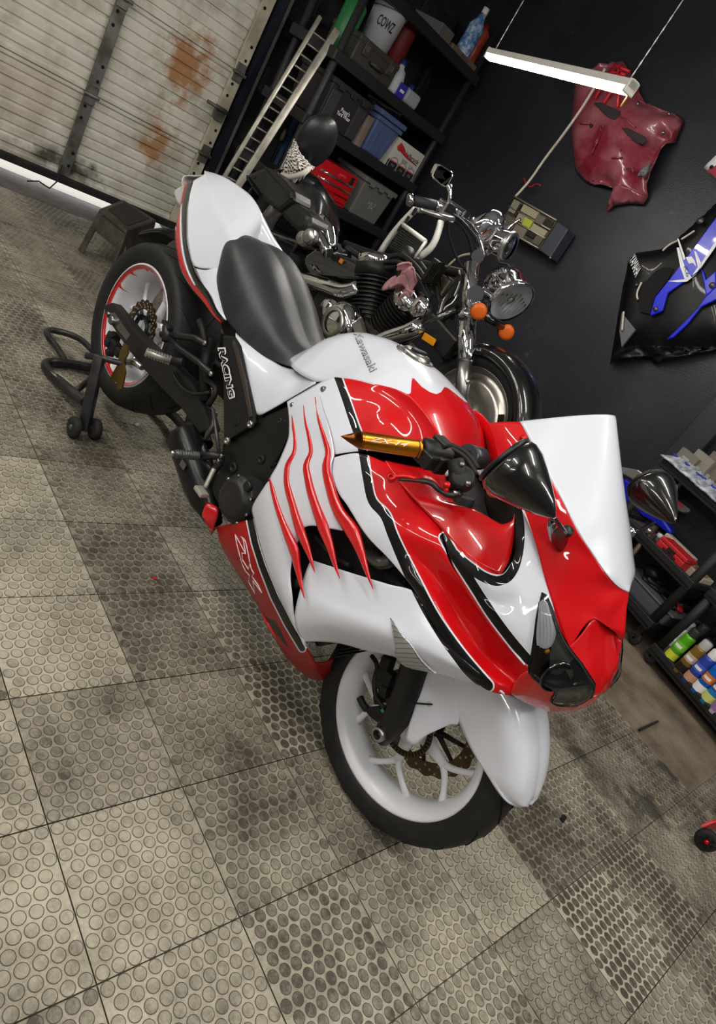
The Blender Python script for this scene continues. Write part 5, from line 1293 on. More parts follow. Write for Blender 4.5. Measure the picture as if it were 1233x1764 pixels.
# ---- things lying on the cruiser
random.seed(3)
rag = MB(); rc = q4(538, 408, .12)
for i in range(15):
    r = []
    for j in range(15):
        u, v_ = i / 14 - .5, j / 14 - .5
        r.append(rc + V(u * .13 + .01 * math.sin(9 * v_), -.03 * math.cos(7 * u + 4 * v_) - .02, -v_ * .11 + .022 * math.sin(11 * u + 3 * v_) + .012 * math.cos(17 * v_)))
    rag.grid([r]) if False else None
    if i == 0: Gr = []
    Gr.append(r)
t = thing('cleaning_rag', 'crumpled pink rag tucked among the hoses of the cruiser', 'rag', rc)
t2 = MB().grid(Gr).build('cloth', mat('pink cloth', (196, 152, 156), rough=.9, var=(160, 108, 114), scale=12.), t, frame=I4, solid=.004)
def keff():
    m = mat('checked cotton', (206, 200, 192), rough=.9)
    nt = m.node_tree; b = nt.nodes['Principled BSDF']
    a = nn(nt, 'ShaderNodeAttribute', attribute_name='weave'); g = nn(nt, 'ShaderNodeMath', operation='GREATER_THAN'); g.inputs[1].default_value = .12
    nt.links.new(a.outputs['Fac'], g.inputs[0])
    x = nn(nt, 'ShaderNodeMix', data_type='RGBA'); x.inputs[6].default_value = rgb(214, 208, 200); x.inputs[7].default_value = rgb(34, 32, 32)
    nt.links.new(g.outputs[0], x.inputs[0]); nt.links.new(x.outputs[2], b.inputs['Base Color'])
    return m
sc0 = q8(860, 620, .10)
t = thing('checked_scarf', 'black and white checked scarf tied below the cruiser backrest pad', 'scarf', sc0)
edge_a = [q8(a, b, n) for a, b, n in ((830, 330, .05), (800, 420, .08), (765, 480, .1), (740, 600, .11), (690, 720, .12))]
edge_b = [q8(a, b, n) for a, b, n in ((870, 370, .05), (870, 450, .09), (980, 590, .1), (1050, 640, .08), (940, 690, .11))]
mid_ = [q8(a, b, n) for a, b, n in ((850, 350, .08), (835, 440, .13), (870, 540, .15), (880, 640, .16), (800, 730, .15))]
Gs = patch([[a, m_, b] for a, m_, b in zip(edge_a, mid_, edge_b)], 70, 70)
for i, r in enumerate(Gs):
    for j, v_ in enumerate(r): r[j] = v_ + V(.004 * math.sin(i * .9), -.008 * math.sin(j * .55 + i * .12), .003 * math.cos(j * .8))
mb = MB().grid(Gs); mb.at['weave'] = [math.sin(i * 1.25) * math.sin(j * 1.25) for i in range(70) for j in range(70)]
mb.build('cloth', keff(), t, frame=I4, solid=.005)
kn = MB().tube(smooth_line([q8(690, 722, .14), q8(800, 745, .17), q8(930, 700, .16), q8(985, 650, .12)], 24), .014, 8); kn.build('hem_roll', mat('hem cotton', (206, 200, 188), rough=.9), t, frame=I4)
for k in range(14):
    a = q8(720 + 20 * k, 742 - max(0, k - 6) * 10, .15); MB().tube([a, a + V(.01 * random.uniform(-1, 1), -.01, -.035 - .02 * random.random())], [.003, .0015], 5).build('fringe', mat('hem cotton', (206, 200, 188), rough=.9), t, frame=I4)

# ------------------------------------------------------------------ behind: loading ramp, shelf unit and what stands on it
def wthing(name, label, cat, pts_, group=None, rz=0.):
    c = sum((Vector(p) for p in pts_), V(0, 0, 0)) / len(pts_); z = min(Vector(p).z for p in pts_)
    return thing(name, label, cat, (c.x, c.y, z), rz, group)
# aluminium ramp
r0, r1 = on_x(566, 75, -3.16), on_x(432, 285, -3.10); l0, l1 = on_x(530, 65, -3.18), on_x(398, 285, -3.11)
def ext(a, b, z): return a + (b - a) * ((z - a.z) / (b.z - a.z))
rt, rb_ = ext(r0, r1, 1.78), ext(r0, r1, .0); lt, lb = ext(l0, l1, 1.78), ext(l0, l1, .0)
ramp = wthing('loading_ramp', 'aluminium loading ramp with close rungs, leaning by the garage door', 'ramp', [rb_, lb])
M_ALUR = mat('ramp aluminium', (168, 164, 154), rough=.38, metal=.55, var=(140, 136, 126), scale=12.)
for a, b, w_ in ((rb_, rt, .034), (lb, lt, .019)): MB().tube([a, b], w_, 4, flat=1.0).build('ramp_rail', M_ALUR, ramp, frame=I4, bevel=.004)
for k in range(24):
    q = .02 + .96 * k / 24
    a, b = lb.lerp(lt, q), rb_.lerp(rt, q); MB().tube([a + V(0, 0, .012), b + V(0, 0, .012)], .011, 4, flat=.6).build('rung', M_ALUR, ramp, frame=I4)
a, b = on_x(513, 203, -3.75), on_x(474, 288, -3.75)
t = wthing('blue_strap_bar', 'dark blue bar leaning in the dark behind the loading ramp', 'bar', [ext(a, b, 0)])
MB().tube([ext(a, b, .004), a], [.028, .030], 14).build('bar', mat('dark blue enamel', (34, 58, 92), rough=.5), t, frame=I4)
c = on_x(488, 233, -3.72); MB().ball(c, (.02, .02, .05), 12, 8).build('bar_hook', mat('old brass', (120, 108, 80), rough=.5, metal=.6), t, frame=I4)

SN = V(.9915, .13, 0); SO = V(-3.06, 2.3, 0); SD = V(-.13, .9915, 0)        # front plane of the shelf unit
def PS(x, y, d=0.):
    r = ray(x, y); o = SO - SN * d; return CL + r * (((o - CL).dot(SN)) / r.dot(SN))
sw0 = (PS(583, 92) - SO).dot(SD); sw1 = (PS(768, 232) - SO).dot(SD)
ZT = [PS(680, 306).z, 0, 0]
z_top = (PS(588, 94).z + PS(765, 227).z) / 2; z_mid = (PS(564, 222).z + PS(716, 315).z) / 2
z_low = PS(606, 368, .02).z; z_high = PS(800, 105).z
BOARD_Z = [z_high, z_top, z_mid, z_low, z_low - (z_mid - z_low), .14]
shelf = thing('shelf_unit', 'tall black plastic shelf unit standing in the corner', 'shelf', SO + SD * ((sw0 + sw1) / 2) - SN * .25, math.atan2(SD.y, SD.x))
M_SHELF = mat('black shelf plastic', (36, 36, 40), rough=.5)
SW, SM, SDEP = sw1 - sw0, (sw0 + sw1) / 2, .50
SR = Matrix.Rotation(math.atan2(SD.y, SD.x), 4, 'Z')
for z in BOARD_Z: MB().box(SO + SD * SM - SN * (SDEP / 2) + V(0, 0, z - .035), (SW + .05, SDEP, .07), SR).build('shelf_board', M_SHELF, shelf, frame=I4, bevel=.008)
for u_ in (sw0 + .03, sw1 - .03):
    for d_ in (.04, SDEP - .04): MB().tube([SO + SD * u_ - SN * d_, SO + SD * u_ - SN * d_ + V(0, 0, z_high + .25)], .027, 12).build('shelf_post', M_SHELF, shelf, frame=I4)
def sbox(name, label, cat, bl, br, tl, d, dep, z, m, part, bev=.01, taper=1., group=None):
    """box on a board: survey points of its front bottom corners and of its top; d = how far back its front stands"""
    a, b = PS(*bl, d), PS(*br, d); h = PS(*tl, d).z - z
    u0, u1 = (a - SO).dot(SD), (b - SO).dot(SD); w_ = u1 - u0; c = SO + SD * ((u0 + u1) / 2) - SN * (d + dep / 2)
    t = thing(name, label, cat, V(c.x, c.y, z), math.atan2(SD.y, SD.x), group)
    MB().box((0, 0, h / 2), (w_ / (taper if taper > 1 else 1), dep / (taper if taper > 1 else 1), h), None, 0, taper).build(part, m, t, bevel=bev)
    return t, w_, h, dep
def flat_text(text, M, hgt, wid, name, m, parent, bold=.0):
    """lettering centred on frame M (x along, z up, facing -y)"""
    cu = bpy.data.curves.new(name, 'FONT'); cu.body = text; cu.size = 1; cu.resolution_u = 2; cu.offset = bold; cu.align_x = 'CENTER'; cu.align_y = 'CENTER'; cu.space_line = .8
    o = bpy.data.objects.new(name, cu); SC.collection.objects.link(o)
    dg = bpy.context.evaluated_depsgraph_get(); me = bpy.data.meshes.new_from_object(o.evaluated_get(dg))
    bpy.data.objects.remove(o); bpy.data.curves.remove(cu)
    xs = [v.co.x for v in me.vertices]; ys = [v.co.y for v in me.vertices]
    sx, sy = wid / (max(xs) - min(xs)), hgt / (max(ys) - min(ys)); cx, cy = (max(xs) + min(xs)) / 2, (max(ys) + min(ys)) / 2
    mb = MB().add([M @ V((v.co.x - cx) * sx, 0, (v.co.y - cy) * sy) for v in me.vertices], [tuple(p.vertices) for p in me.polygons], 0, False)
    bpy.data.meshes.remove(me)
    return mb.build(name, m, parent)
M_TXT = mat('print white', (235, 235, 232), rough=.6); M_TXTK = mat('print black', (20, 20, 22), rough=.6)
def lid(t, w_, dep, h, m, name='lid', over=.02, thick=.035, clips=True):
    l = MB().box((0, 0, h + thick / 2 - .004), (w_ + over, dep + over, thick)).build(name, m, t, bevel=.006)
    if clips:
        for s in (-.3, 0, .3): MB().box((s * w_, -dep / 2 - over / 2 - .004, h + .004), (w_ * .14, .012, .045)).build('lid_clip', m, l, bevel=.003)
    return l
# middle board: black tote, brown panel, blue bin, white oil-part carton; front is local -y
M_TOTE = mat('black tote plastic', (44, 42, 46), rough=.5); M_TOTE2 = mat('tote panel plastic', (58, 57, 62), rough=.5)
t, w_, h, dp = sbox('storage_tote', 'black lidded tote with white lettering on the middle shelf', 'bin', (548, 194), (612, 243), (583, 146), .03, .36, z_mid, M_TOTE, 'tub', taper=1.08)
for s in (-1, 1): MB().box((s * w_ * .33, -dp / 2 * .96 - .004, h * .45), (w_ * .22, .010, h * .82), Matrix.Rotation(.02, 4, 'X')).build('tub_panel', M_TOTE2, t, bevel=.004)
lid(t, w_, dp, h, M_TOTE)
flat_text("Poppy's\nYard Wear", Matrix.Translation((0, -dp / 2 - .004, h * .5)), h * .22, w_ * .34, 'lettering', M_TXT, t, .02)
t, w_, h, dp = sbox('board_offcut', 'brown board standing on edge between the black tote and the blue bin', 'board', (612, 246), (621, 253), (642, 203), .02, .3, z_mid, mat('brown hardboard', (134, 120, 108), rough=.6, var=(112, 98, 88), scale=8.), 'board', bev=.003)
t, w_, h, dp = sbox('waste_bin', 'dusty blue plastic bin with a rim on the middle shelf', 'bin', (627, 253), (664, 278), (654, 196), .0, .34, z_mid, mat('dusty blue plastic', (82, 98, 138), rough=.5), 'tub', taper=1.22, bev=.012)
M_BLUEB = mat('dusty blue plastic', (82, 98, 138), rough=.5)
MB().box((0, 0, h - .02), (w_ * 1.06, dp * 1.06, .03)).box((0, 0, h + .02), (w_ * 1.12, dp * 1.1, .035)).build('rim', M_BLUEB, t, bevel=.006)
for k in (-.25, 0, .25): MB().box((k * w_, -dp / 2 * .93, h * .45), (.006, .012, h * .8), Matrix.Rotation(.035, 4, 'X')).build('tub_rib', M_BLUEB, t)
t, w_, h, dp = sbox('parts_carton', 'white and black carton with red swoosh and round emblems on the middle shelf', 'box', (663, 283), (708, 311), (693, 240), .02, .26, z_mid, mat('white card', (206, 203, 196), rough=.7), 'carton', bev=.003)
fr = lambda x, z: Matrix.Translation((x * w_, -dp / 2 - .0015, z * h))
MB().box((0, -dp / 2 - .001, h * .11), (w_ * .998, .002, h * .22)).build('black_band', mat('black card', (30, 30, 32), rough=.7), t)
MB().box((0, -dp / 2 - .0015, h * .24), (w_ * .998, .002, h * .035)).build('red_band', mat('red print', (196, 40, 48), rough=.6), t)
for k in (-.3, .02, .33): MB().lathe([(.052, 0), (.062, 0)], Matrix.Translation((k * w_, -dp / 2 - .003, h * .11)) @ RX90, 24).build('round_emblem', mat('grey print', (150, 150, 152), rough=.6), t); flat_text('70', fr(k, .11) @ Matrix.Translation((0, -.002, 0)), h * .09, w_ * .12, 'emblem_lettering', mat('grey print', (150, 150, 152), rough=.6), t)
MB().tube([fr(-.42, .70).translation, fr(-.36, .76).translation, fr(-.27, .74).translation, fr(.0, .60).translation, fr(.40, .55).translation], [.012, .03, .022, .008, .003], 8, flat=.1, upv=V(0, 1, 0)).build('red_swoosh', mat('red print', (196, 40, 48), rough=.6), t)
flat_text('edelbrock', fr(.12, .68), h * .16, w_ * .62, 'lettering', M_TXTK, t, .02)
flat_text('INTAKE\nPARTS', fr(.0, .42), h * .13, w_ * .2, 'small_lettering', M_TXTK, t, .01); flat_text('I I', fr(.26, .40), h * .13, w_ * .1, 'small_lettering', M_TXTK, t)
a = PS(690, 176, .1)
# grey exhaust can lying on the black tote / bin
can = thing('exhaust_can', 'dark chrome exhaust can lying across the black tote and blue bin', 'muffler', V(PS(655, 190, .12).x, PS(655, 190, .12).y, PS(655, 190, .12).z - .055))
dA = PS(686, 197, .06); dB = PS(628, 160, .16)
MB().lathe([(.035, 0), (.056, .0), (.060, .01), (.060, (dB - dA).length)], aim(dA, dB - dA), 28).build('can_shell', mat('dark chrome', (90, 90, 92), rough=.15, metal=1.), can, frame=I4)
MB().lathe([(.0, .03), (.03, .03), (.034, .0), (.040, -.004), (.056, .002)], aim(dA, dB - dA), 28).build('can_outlet', M_VOID, can, frame=I4)
# low board: red toolbox and grey tote
t, w_, h, dp = sbox('tool_chest', 'red steel tool chest with three chrome-edged drawers on the lower shelf', 'toolbox', (532, 322), (592, 357), (563, 275), .02, .26, z_low, mat('toolbox red', (190, 20, 30), rough=.35, coat=.3), 'chest', bev=.006)
for k, zz in enumerate((.50, .30, .10)):
    d = MB().box((0, -dp / 2 - .004, h * (zz + .09)), (w_ * .94, .012, h * .17)).build('drawer', mat('toolbox red', (190, 20, 30), rough=.35, coat=.3), t, bevel=.003)
    MB().tube([(-w_ * .46, -dp / 2 - .012, h * (zz + .19)), (w_ * .46, -dp / 2 - .012, h * (zz + .19))], .009 if k < 2 else .005, 8).build('drawer_pull', M_CHROME if k < 2 else M_REDAN, d)
MB().box((w_ * .36, -dp / 2 - .004, h * .82), (.035, .012, .06)).build('latch', M_MATT, t, bevel=.003)
flat_text('pro', Matrix.Translation((w_ * .10, -dp / 2 - .002, h * .82)), h * .09, w_ * .18, 'lettering', mat('faint pink print', (226, 120, 120), rough=.5), t)
MB().box((w_ * .505, 0, h * .45), (.012, dp * .9, h * .8)).build('card_side', mat('kraft card', (168, 128, 92), rough=.8), t)
M_GTOTE = mat('grey tote plastic', (108, 108, 104), rough=.5)
t, w_, h, dp = sbox('storage_tote', 'grey lidded tote with pale lettering beside the red tool chest', 'bin', (601, 366), (649, 391), (632, 312), .0, .34, z_low, M_GTOTE, 'tub', taper=1.12)
lid(t, w_ * 1.04, dp * 1.04, h, M_GTOTE)
flat_text('HLT\n34', Matrix.Translation((0, -dp / 2 * .985 - .006, h * .46)) @ Matrix.Rotation(.02, 4, 'X'), h * .2, w_ * .26, 'lettering', mat('pale print', (176, 176, 172), rough=.6), t)
# top board: case, bucket, red can, jugs
M_OLIVE = mat('olive plastic', (66, 64, 58), rough=.55)
t, w_, h, dp = sbox('hard_case', 'grey-green latched hard case on the upper shelf', 'case', (602, 103), (672, 148), (625, 70), .04, .3, z_top, M_OLIVE, 'case_base', bev=.012)
MB().box((0, 0, h + .012), (w_ * 1.02, dp * 1.02, .04)).build('case_lid', M_OLIVE, t, bevel=.01)
for k in (-.3, .32):
    lt_ = MB().box((k * w_, -dp / 2 - .008, h * .85), (.06, .02, .09)).build('case_latch', M_OLIVE, t, bevel=.005); MB().box((k * w_, -dp / 2 - .019, h * .85), (.03, .003, .035)).build('latch_plate', M_ALU, lt_)
MB().tube([(-.12 * w_, -dp / 2 - .008, h * .45), (-.12 * w_, -dp / 2 - .035, h * .45), (.14 * w_, -dp / 2 - .035, h * .45), (.14 * w_, -dp / 2 - .008, h * .45)], .012, 8).build('case_handle', M_OLIVE, t)
case_top = z_top + h + .033
def shelf_round(name, label, cat, px_b, d, z, prof, m, part, seg=28, group=None):
    a = PS(*px_b, d); t = thing(name, label, cat, V(a.x, a.y, z), 0, group)
    MB().lathe(prof, I4, seg).build(part, m, t); return t, a
k_ = 1
t, a = shelf_round('plastic_bucket', 'white plastic bucket with black lettering standing on the hard case', 'bucket', (636, 92), .16, case_top, [(0, .002), (.10, .002), (.105, .0), (.118, .22), (.128, .225), (.13, .25), (.118, .25)], mat('white bucket plastic', (206, 210, 218), rough=.45), 'bucket_body')
cam_dir = math.atan2(CL.y - a.y, CL.x - a.x)
def around(text, r, zc, hgt, span, name, m, parent, a0):
    cu = bpy.data.curves.new(name, 'FONT'); cu.body = text; cu.size = 1; cu.resolution_u = 2; cu.offset = .02
    o = bpy.data.objects.new(name, cu); SC.collection.objects.link(o); dg = bpy.context.evaluated_depsgraph_get(); me = bpy.data.meshes.new_from_object(o.evaluated_get(dg))
    bpy.data.objects.remove(o); bpy.data.curves.remove(cu)
    xs = [v.co.x for v in me.vertices]; ys = [v.co.y for v in me.vertices]; x0, x1, y0, y1 = min(xs), max(xs), min(ys), max(ys)
    vs = []
    for v in me.vertices:
        th = a0 + ((v.co.x - x0) / (x1 - x0) - .5) * span; vs.append((r * math.cos(th), r * math.sin(th), zc + ((v.co.y - y0) / (y1 - y0) - .5) * hgt))
    mb = MB().add(vs, [tuple(p.vertices) for p in me.polygons], 0, False); bpy.data.meshes.remove(me); return mb.build(name, m, parent)
around('COWZ', .1165, .135, .062, 1.1, 'lettering', M_TXTK, t, cam_dir + .1)
MB().tube([(.13 * math.cos(a_), .13 * math.sin(a_), .235 - .05 * abs(math.sin(a_ / 2))) for a_ in np.linspace(0, 6.28, 30)], .003, 5).build('bucket_bail', M_BOLT, t)
t, a = shelf_round('red_can', 'dull red can behind the lettered white bucket', 'can', (668, 112), .2, case_top, [(0, 0), (.075, 0), (.08, .005), (.08, .26), (.06, .29), (0, .29)], mat('dull red paint', (120, 36, 42), rough=.5), 'can_body')
MB().lathe([(0, .33), (.025, .33), (.025, .285)], I4, 16).build('can_cap', M_MATT, t)
t, a = shelf_round('plastic_jug', 'white and blue jug lying next to the hard case on the upper shelf', 'jug', (678, 142), .10, z_top, [(0, 0), (.055, 0), (.062, .02), (.062, .10), (.045, .15), (.02, .17), (.02, .19), (0, .19)], mat('white jug plastic', (196, 200, 206), rough=.4), 'jug_body')
MB().lathe([(.0, .215), (.024, .215), (.024, .185)], I4, 16).build('jug_cap', mat('blue cap', (34, 52, 130), rough=.4), t)
t, w_, h, dp = sbox('blue_carton', 'bright blue carton on the upper shelf at the edge of the white jug', 'box', (682, 160), (695, 168), (698, 146), .03, .14, z_top, mat('bright blue card', (58, 52, 178), rough=.5), 'carton', bev=.003)
MB().box((0, -dp / 2 - .001, h * .5), (w_ * .5, .002, h * .2)).build('carton_print', M_TXT, t)
t, w_, h, dp = sbox('white_jug', 'pale square jug at the right end of the upper shelf', 'jug', (696, 170), (718, 187), (712, 156), .03, .14, z_top, mat('pale jug plastic', (168, 172, 182), rough=.4), 'jug_body', bev=.02)
MB().lathe([(0, h + .03), (.022, h + .03), (.022, h - .01)], I4, 14).build('jug_cap', mat('blue cap', (34, 52, 130), rough=.4), t)
# highest board: cartons
t, w_, h, dp = sbox('grey_carton', 'grey carton on the highest shelf', 'box', (752, 64), (771, 82), (770, 45), .04, .3, z_high, mat('grey card', (104, 102, 108), rough=.7), 'carton', bev=.004)
MB().box((0, -dp / 2 - .001, h * .5), (w_ * .3, .002, h)).build('tape', mat('brown tape', (120, 110, 96), rough=.4), t)
t, w_, h, dp = sbox('kraft_carton', 'flat brown carton at the end of the highest shelf', 'box', (777, 86), (817, 123), (783, 75), .02, .3, z_high, mat('brown card', (112, 98, 86), rough=.75), 'carton', bev=.004)
MB().box((0, -dp / 2 - .001, h * .5), (w_ * .3, .002, h * .5)).build('carton_label', mat('brown label', (92, 80, 72), rough=.7), t)
kz = z_high + h
t, a = shelf_round('blue_label_bottle', 'bottle with a blue and white label on the flat brown carton', 'bottle', (801, 82), .12, kz, [(0, 0), (.055, 0), (.06, .01), (.06, .2), (.03, .25), (.02, .3), (0, .3)], mat('bottle blue', (54, 112, 176), rough=.35, var=(190, 210, 226), scale=30.), 'bottle_body')
MB().lathe([(0, .33), (.024, .33), (.024, .29)], I4, 14).build('bottle_cap', M_TXT, t)
t, a = shelf_round('orange_can', 'orange and red can behind the blue-labelled bottle', 'can', (815, 88), .18, kz, [(0, 0), (.05, 0), (.055, .01), (.055, .22), (.03, .25), (0, .25)], mat('orange label', (206, 92, 44), rough=.4, var=(150, 50, 60), scale=9.), 'can_body')
MB().lathe([(0, .28), (.02, .28), (.02, .245)], I4, 14).build('can_cap', M_REDAN, t)
t, a = shelf_round('green_canister', 'green canister at the left end of the upper shelf behind its post', 'canister', (580, 80), .2, z_top, [(0, 0), (.07, 0), (.075, .01), (.075, .28), (.05, .31), (0, .31)], mat('green enamel', (34, 122, 66), rough=.4), 'canister_body')
MB().lathe([(0, .35), (.025, .35), (.025, .3)], I4, 14).build('canister_cap', M_MATT, t)

# ---- silver tube frame with a black radiator core, standing on the floor behind the cruiser
RY = 2.45
qr = lambda x, y, d=0.: on_y(*z4(x, y), RY + d)
rf = wthing('radiator_frame', 'silver tube frame carrying a black radiator core, standing behind the cruiser', 'frame', [V(qr(480, 210).x, RY, 0)])
M_SIL = mat('silver paint', (206, 206, 200), rough=.4)
foot = lambda p: V(p.x - .02, p.y, .0)
for L_ in (((590, 90), (480, 210), (430, 285)), ((690, 150), (640, 270), (600, 300)), ((590, 100), (640, 105), (700, 130), (740, 140))):
    MB().tube(smooth_line([qr(*p) for p in L_], 12), .020, 12).build('frame_tube', M_SIL, rf, frame=I4)
for p in ((430, 285), (600, 300)): MB().tube([qr(*p), V(qr(*p).x, RY, .016)], .016, 10).build('frame_leg', M_SIL, rf, frame=I4)
for p in ((575, 110), (545, 145), (515, 180)): MB().box(qr(*p, -.022), (.02, .006, .045)).build('slot_mark', M_MATT, rf, frame=I4)
quad = [qr(a, b, -.03) for a, b in ((530, 168), (625, 238), (575, 312), (468, 262))]
co = MB().prism(quad, (0, .05, 0)).build('radiator_core', mat('core grey', (88, 90, 92), rough=.5, metal=.4), rf, frame=I4)
for k in range(11):
    q = (k + .5) / 11; MB().tube([quad[0].lerp(quad[3], q) + V(0, -.003, 0), quad[1].lerp(quad[2], q) + V(0, -.003, 0)], .004, 4).build('core_tube', mat('core dark', (40, 42, 44), rough=.5), co, frame=I4)
MB().tube([quad[0] + V(0, -.004, 0), quad[1] + V(0, -.004, 0)], .014, 8).build('radiator_tank', M_SIL, co, frame=I4); MB().tube([quad[1] + V(0, -.004, 0), quad[2] + V(0, -.004, 0)], .009, 8).build('radiator_tank', M_SIL, co, frame=I4)

# ------------------------------------------------------------------ on the black wall
WY = YB
pw = lambda x, y, d=0.: on_y(x, y, WY - d)
def shell(outl, d0, depth, name, m, parent, cuts=4, fall=.10, solid=.004, wob=0.):
    """moulded panel: outline on the wall, swelling away from it"""
    bm = bmesh.new(); bm.faces.new([bm.verts.new(p) for p in outl]); bmesh.ops.triangulate(bm, faces=bm.faces)
    for _ in range(cuts):
        L = [e for e in bm.edges if e.calc_length() > .045]
        if not L: break
        bmesh.ops.subdivide_edges(bm, edges=L, cuts=1); bmesh.ops.triangulate(bm, faces=bm.faces)
    for _ in range(2): bmesh.ops.smooth_vert(bm, verts=[v for v in bm.verts if not v.is_boundary], factor=.5, use_axis_x=True, use_axis_y=True, use_axis_z=True)
    ed = [v.co.copy() for v in bm.verts if v.is_boundary]
    for v in bm.verts:
        dd = min((v.co - e).length for e in ed); v.co.y -= depth * (1 - math.exp(-dd / fall)) + wob * math.sin(v.co.x * 17 + v.co.z * 9) * min(1, dd / .06)
    bm.verts.index_update()
    mb = MB().add([v.co.copy() for v in bm.verts], [tuple(x.index for x in f.verts) for f in bm.faces], 0, True); bm.free()
    return mb.build(name, m, parent, frame=I4, solid=solid)
zW = Z(960, 100, 5.1375); zY = Z(1060, 370, 7.127); zX = Z(840, 320, 8.22)
wq = lambda z, s, d=.03: [pw(*p, d) for p in pts(z, s)]
M_WINE = mat('dusty wine lacquer', (120, 24, 44), rough=.3, coat=.6, var=(152, 88, 98), scale=4.2, lo=.40, hi=.62)
ol = wq(zW, '150 250, 128 560, 125 720, 160 1000, 235 1085, 320 1125, 430 1108, 492 1150, 480 1205, 428 1362, 505 1305, 620 1285, 760 1292, 802 1230, 770 1160, 795 1050, 942 740, 1040 750, 1112 560, 1080 512, 980 490, 800 425, 735 345, 705 260, 690 180, 640 130, 600 35, 545 30, 520 80, 460 90, 430 140, 300 150, 190 170')
wf = wthing('wine_red_fairing', 'dusty wine-red motorcycle fairing hung on the black wall behind the tube light', 'fairing', ol)
WF_ = shell(ol, .03, .13, 'fairing_shell', M_WINE, wf, cuts=5, fall=.06, wob=.012)
_f = bpy.data.meshes; 
for nm, s_, m_, d_ in (('vent_opening', '315 395, 380 390, 555 468, 550 500, 505 552, 440 520, 370 450', mat('dark mesh', (48, 40, 42), rough=.8), .17), ('vent_opening', '560 618, 620 615, 770 690, 785 730, 750 765, 690 740, 610 670', mat('dark mesh', (48, 40, 42), rough=.8), .17)):
    MB().prism(wq(zW, s_, d_), (0, .012, 0)).build(nm, m_, wf, frame=I4, bevel=.004)
MB().prism(wq(zW, '705 1040, 740 985, 825 925, 800 1000, 765 1045', .155), (0, .02, 0)).build('worn_patch', mat('bare scratched plastic', (110, 112, 112), rough=.8, var=(60, 60, 62), scale=50.), wf, frame=I4)
for p in ((712, 405), (987, 495), (937, 660), (300, 600)): MB().ball(pw(*zW(*p), .15), .012, 10, 6).build('fairing_bolt', M_BOLT if p[0] > 400 else M_MATT, wf, frame=I4)
M_SLASH = mat('bright red paint', (214, 40, 48), rough=.4)
for L_ in ('330 360, 400 240', '410 400, 480 290, 540 130', '530 440, 545 300, 560 60', '470 100, 600 150', '500 60, 640 120', '440 140, 560 110'):
    MB().tube([pw(*p, .168) for p in pts(zW, L_)], .009, 6).build('red_slash', M_SLASH, wf, frame=I4)
for L_ in ('200 578, 290 578', '375 600, 388 650', '545 515, 600 540, 680 610', '440 730, 520 760, 565 820', '480 885, 570 880', '610 975, 660 970, 670 1010', '315 780, 390 660', '300 850, 420 600'):
    MB().tube([pw(*p, .162) for p in pts(zW, L_)], .006, 6).build('glint_crease', M_WINE, wf, frame=I4)  # raised ridges shaped to stand in for glints; last two follow folds
# black, blue and white fairing
ol = [pw(*p, .03) for p in ((1083, 449), (1095, 436), (1138, 430), (1170, 409), (1215, 370), (1250, 335), (1275, 420), (1275, 600), (1225, 602), (1150, 610), (1130, 628), (1098, 598), (1072, 602), (1051, 628), (1062, 560), (1072, 500))]
yf = wthing('black_blue_fairing', 'black motorcycle fairing with blue and white graphics hung on the wall at the right edge', 'fairing', ol)
shell(ol, .03, .09, 'fairing_shell', mat('satin black panel', (9, 9, 11), rough=.45, coat=.08, spec=.25), yf, cuts=5, fall=.05, wob=.006)
M_BLU = mat('racing blue', (22, 34, 206), rough=.3, coat=.8)
MB().prism(wq(zY, '418 1242, 480 1012, 640 812, 880 505, 1235 20, 1400 -180, 1400 100, 1235 330, 1040 650, 930 762, 830 832, 640 960, 575 1180, 490 1215', .145), (0, .02, 0)).build('blue_panel', M_BLU, yf, frame=I4, bevel=.006)
MB().prism(wq(zY, '620 1530, 800 1354, 1000 1150, 1095 1010, 1235 880, 1400 760, 1400 930, 1235 1040, 1050 1130, 870 1354, 700 1510', .145), (0, .02, 0)).build('blue_panel', M_BLU, yf, frame=I4, bevel=.006)
MB().prism(wq(zY, '1045 660, 1085 700, 1110 790, 1235 680, 1235 880, 1110 1000', .142), (0, .015, 0)).build('blue_panel', M_BLU, yf, frame=I4, bevel=.006)
M_GW = mat('graphic white', (222, 222, 228), rough=.35)
for s_ in ('755 290, 775 295, 860 540, 835 560', '750 405, 780 400, 850 640, 930 765, 850 795, 795 640', '640 815, 850 790, 935 765, 1000 720, 870 822, 760 828', '965 445, 985 450, 1050 590, 1040 650, 1000 700, 940 745, 1010 640', '1040 610, 1235 310, 1235 380, 1040 660', '860 520, 930 510, 970 560, 990 640, 950 590, 900 600'):
    MB().prism(wq(zY, s_, .149), (0, .004, 0)).build('white_graphic', M_GW, yf, frame=I4)
MB().prism(wq(zY, '400 790, 470 705, 560 650, 640 640, 715 665, 640 800, 480 1010, 425 1220, 300 1190, 262 1040, 340 830', .128), (0, .01, 0)).build('arch_opening', DARK, yf, frame=I4)
MB().prism([pw(*p, .13) for p in ((1070, 538), (1094, 568), (1070, 598), (1066, 570))], (0, .02, 0)).build('grey_fin', mat('grey fin', (92, 92, 96), rough=.4), yf, frame=I4, bevel=.004)
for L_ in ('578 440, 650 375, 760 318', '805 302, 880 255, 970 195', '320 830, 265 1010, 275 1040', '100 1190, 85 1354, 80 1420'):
    MB().tube(smooth_line([pw(*p, .142) for p in pts(zY, L_)], 10), .0065, 6).build('edge_glint', mat('pale edge highlight', (190, 186, 170), rough=.4), yf, frame=I4)  # pale tubes stand in for highlights along the fairing's edges
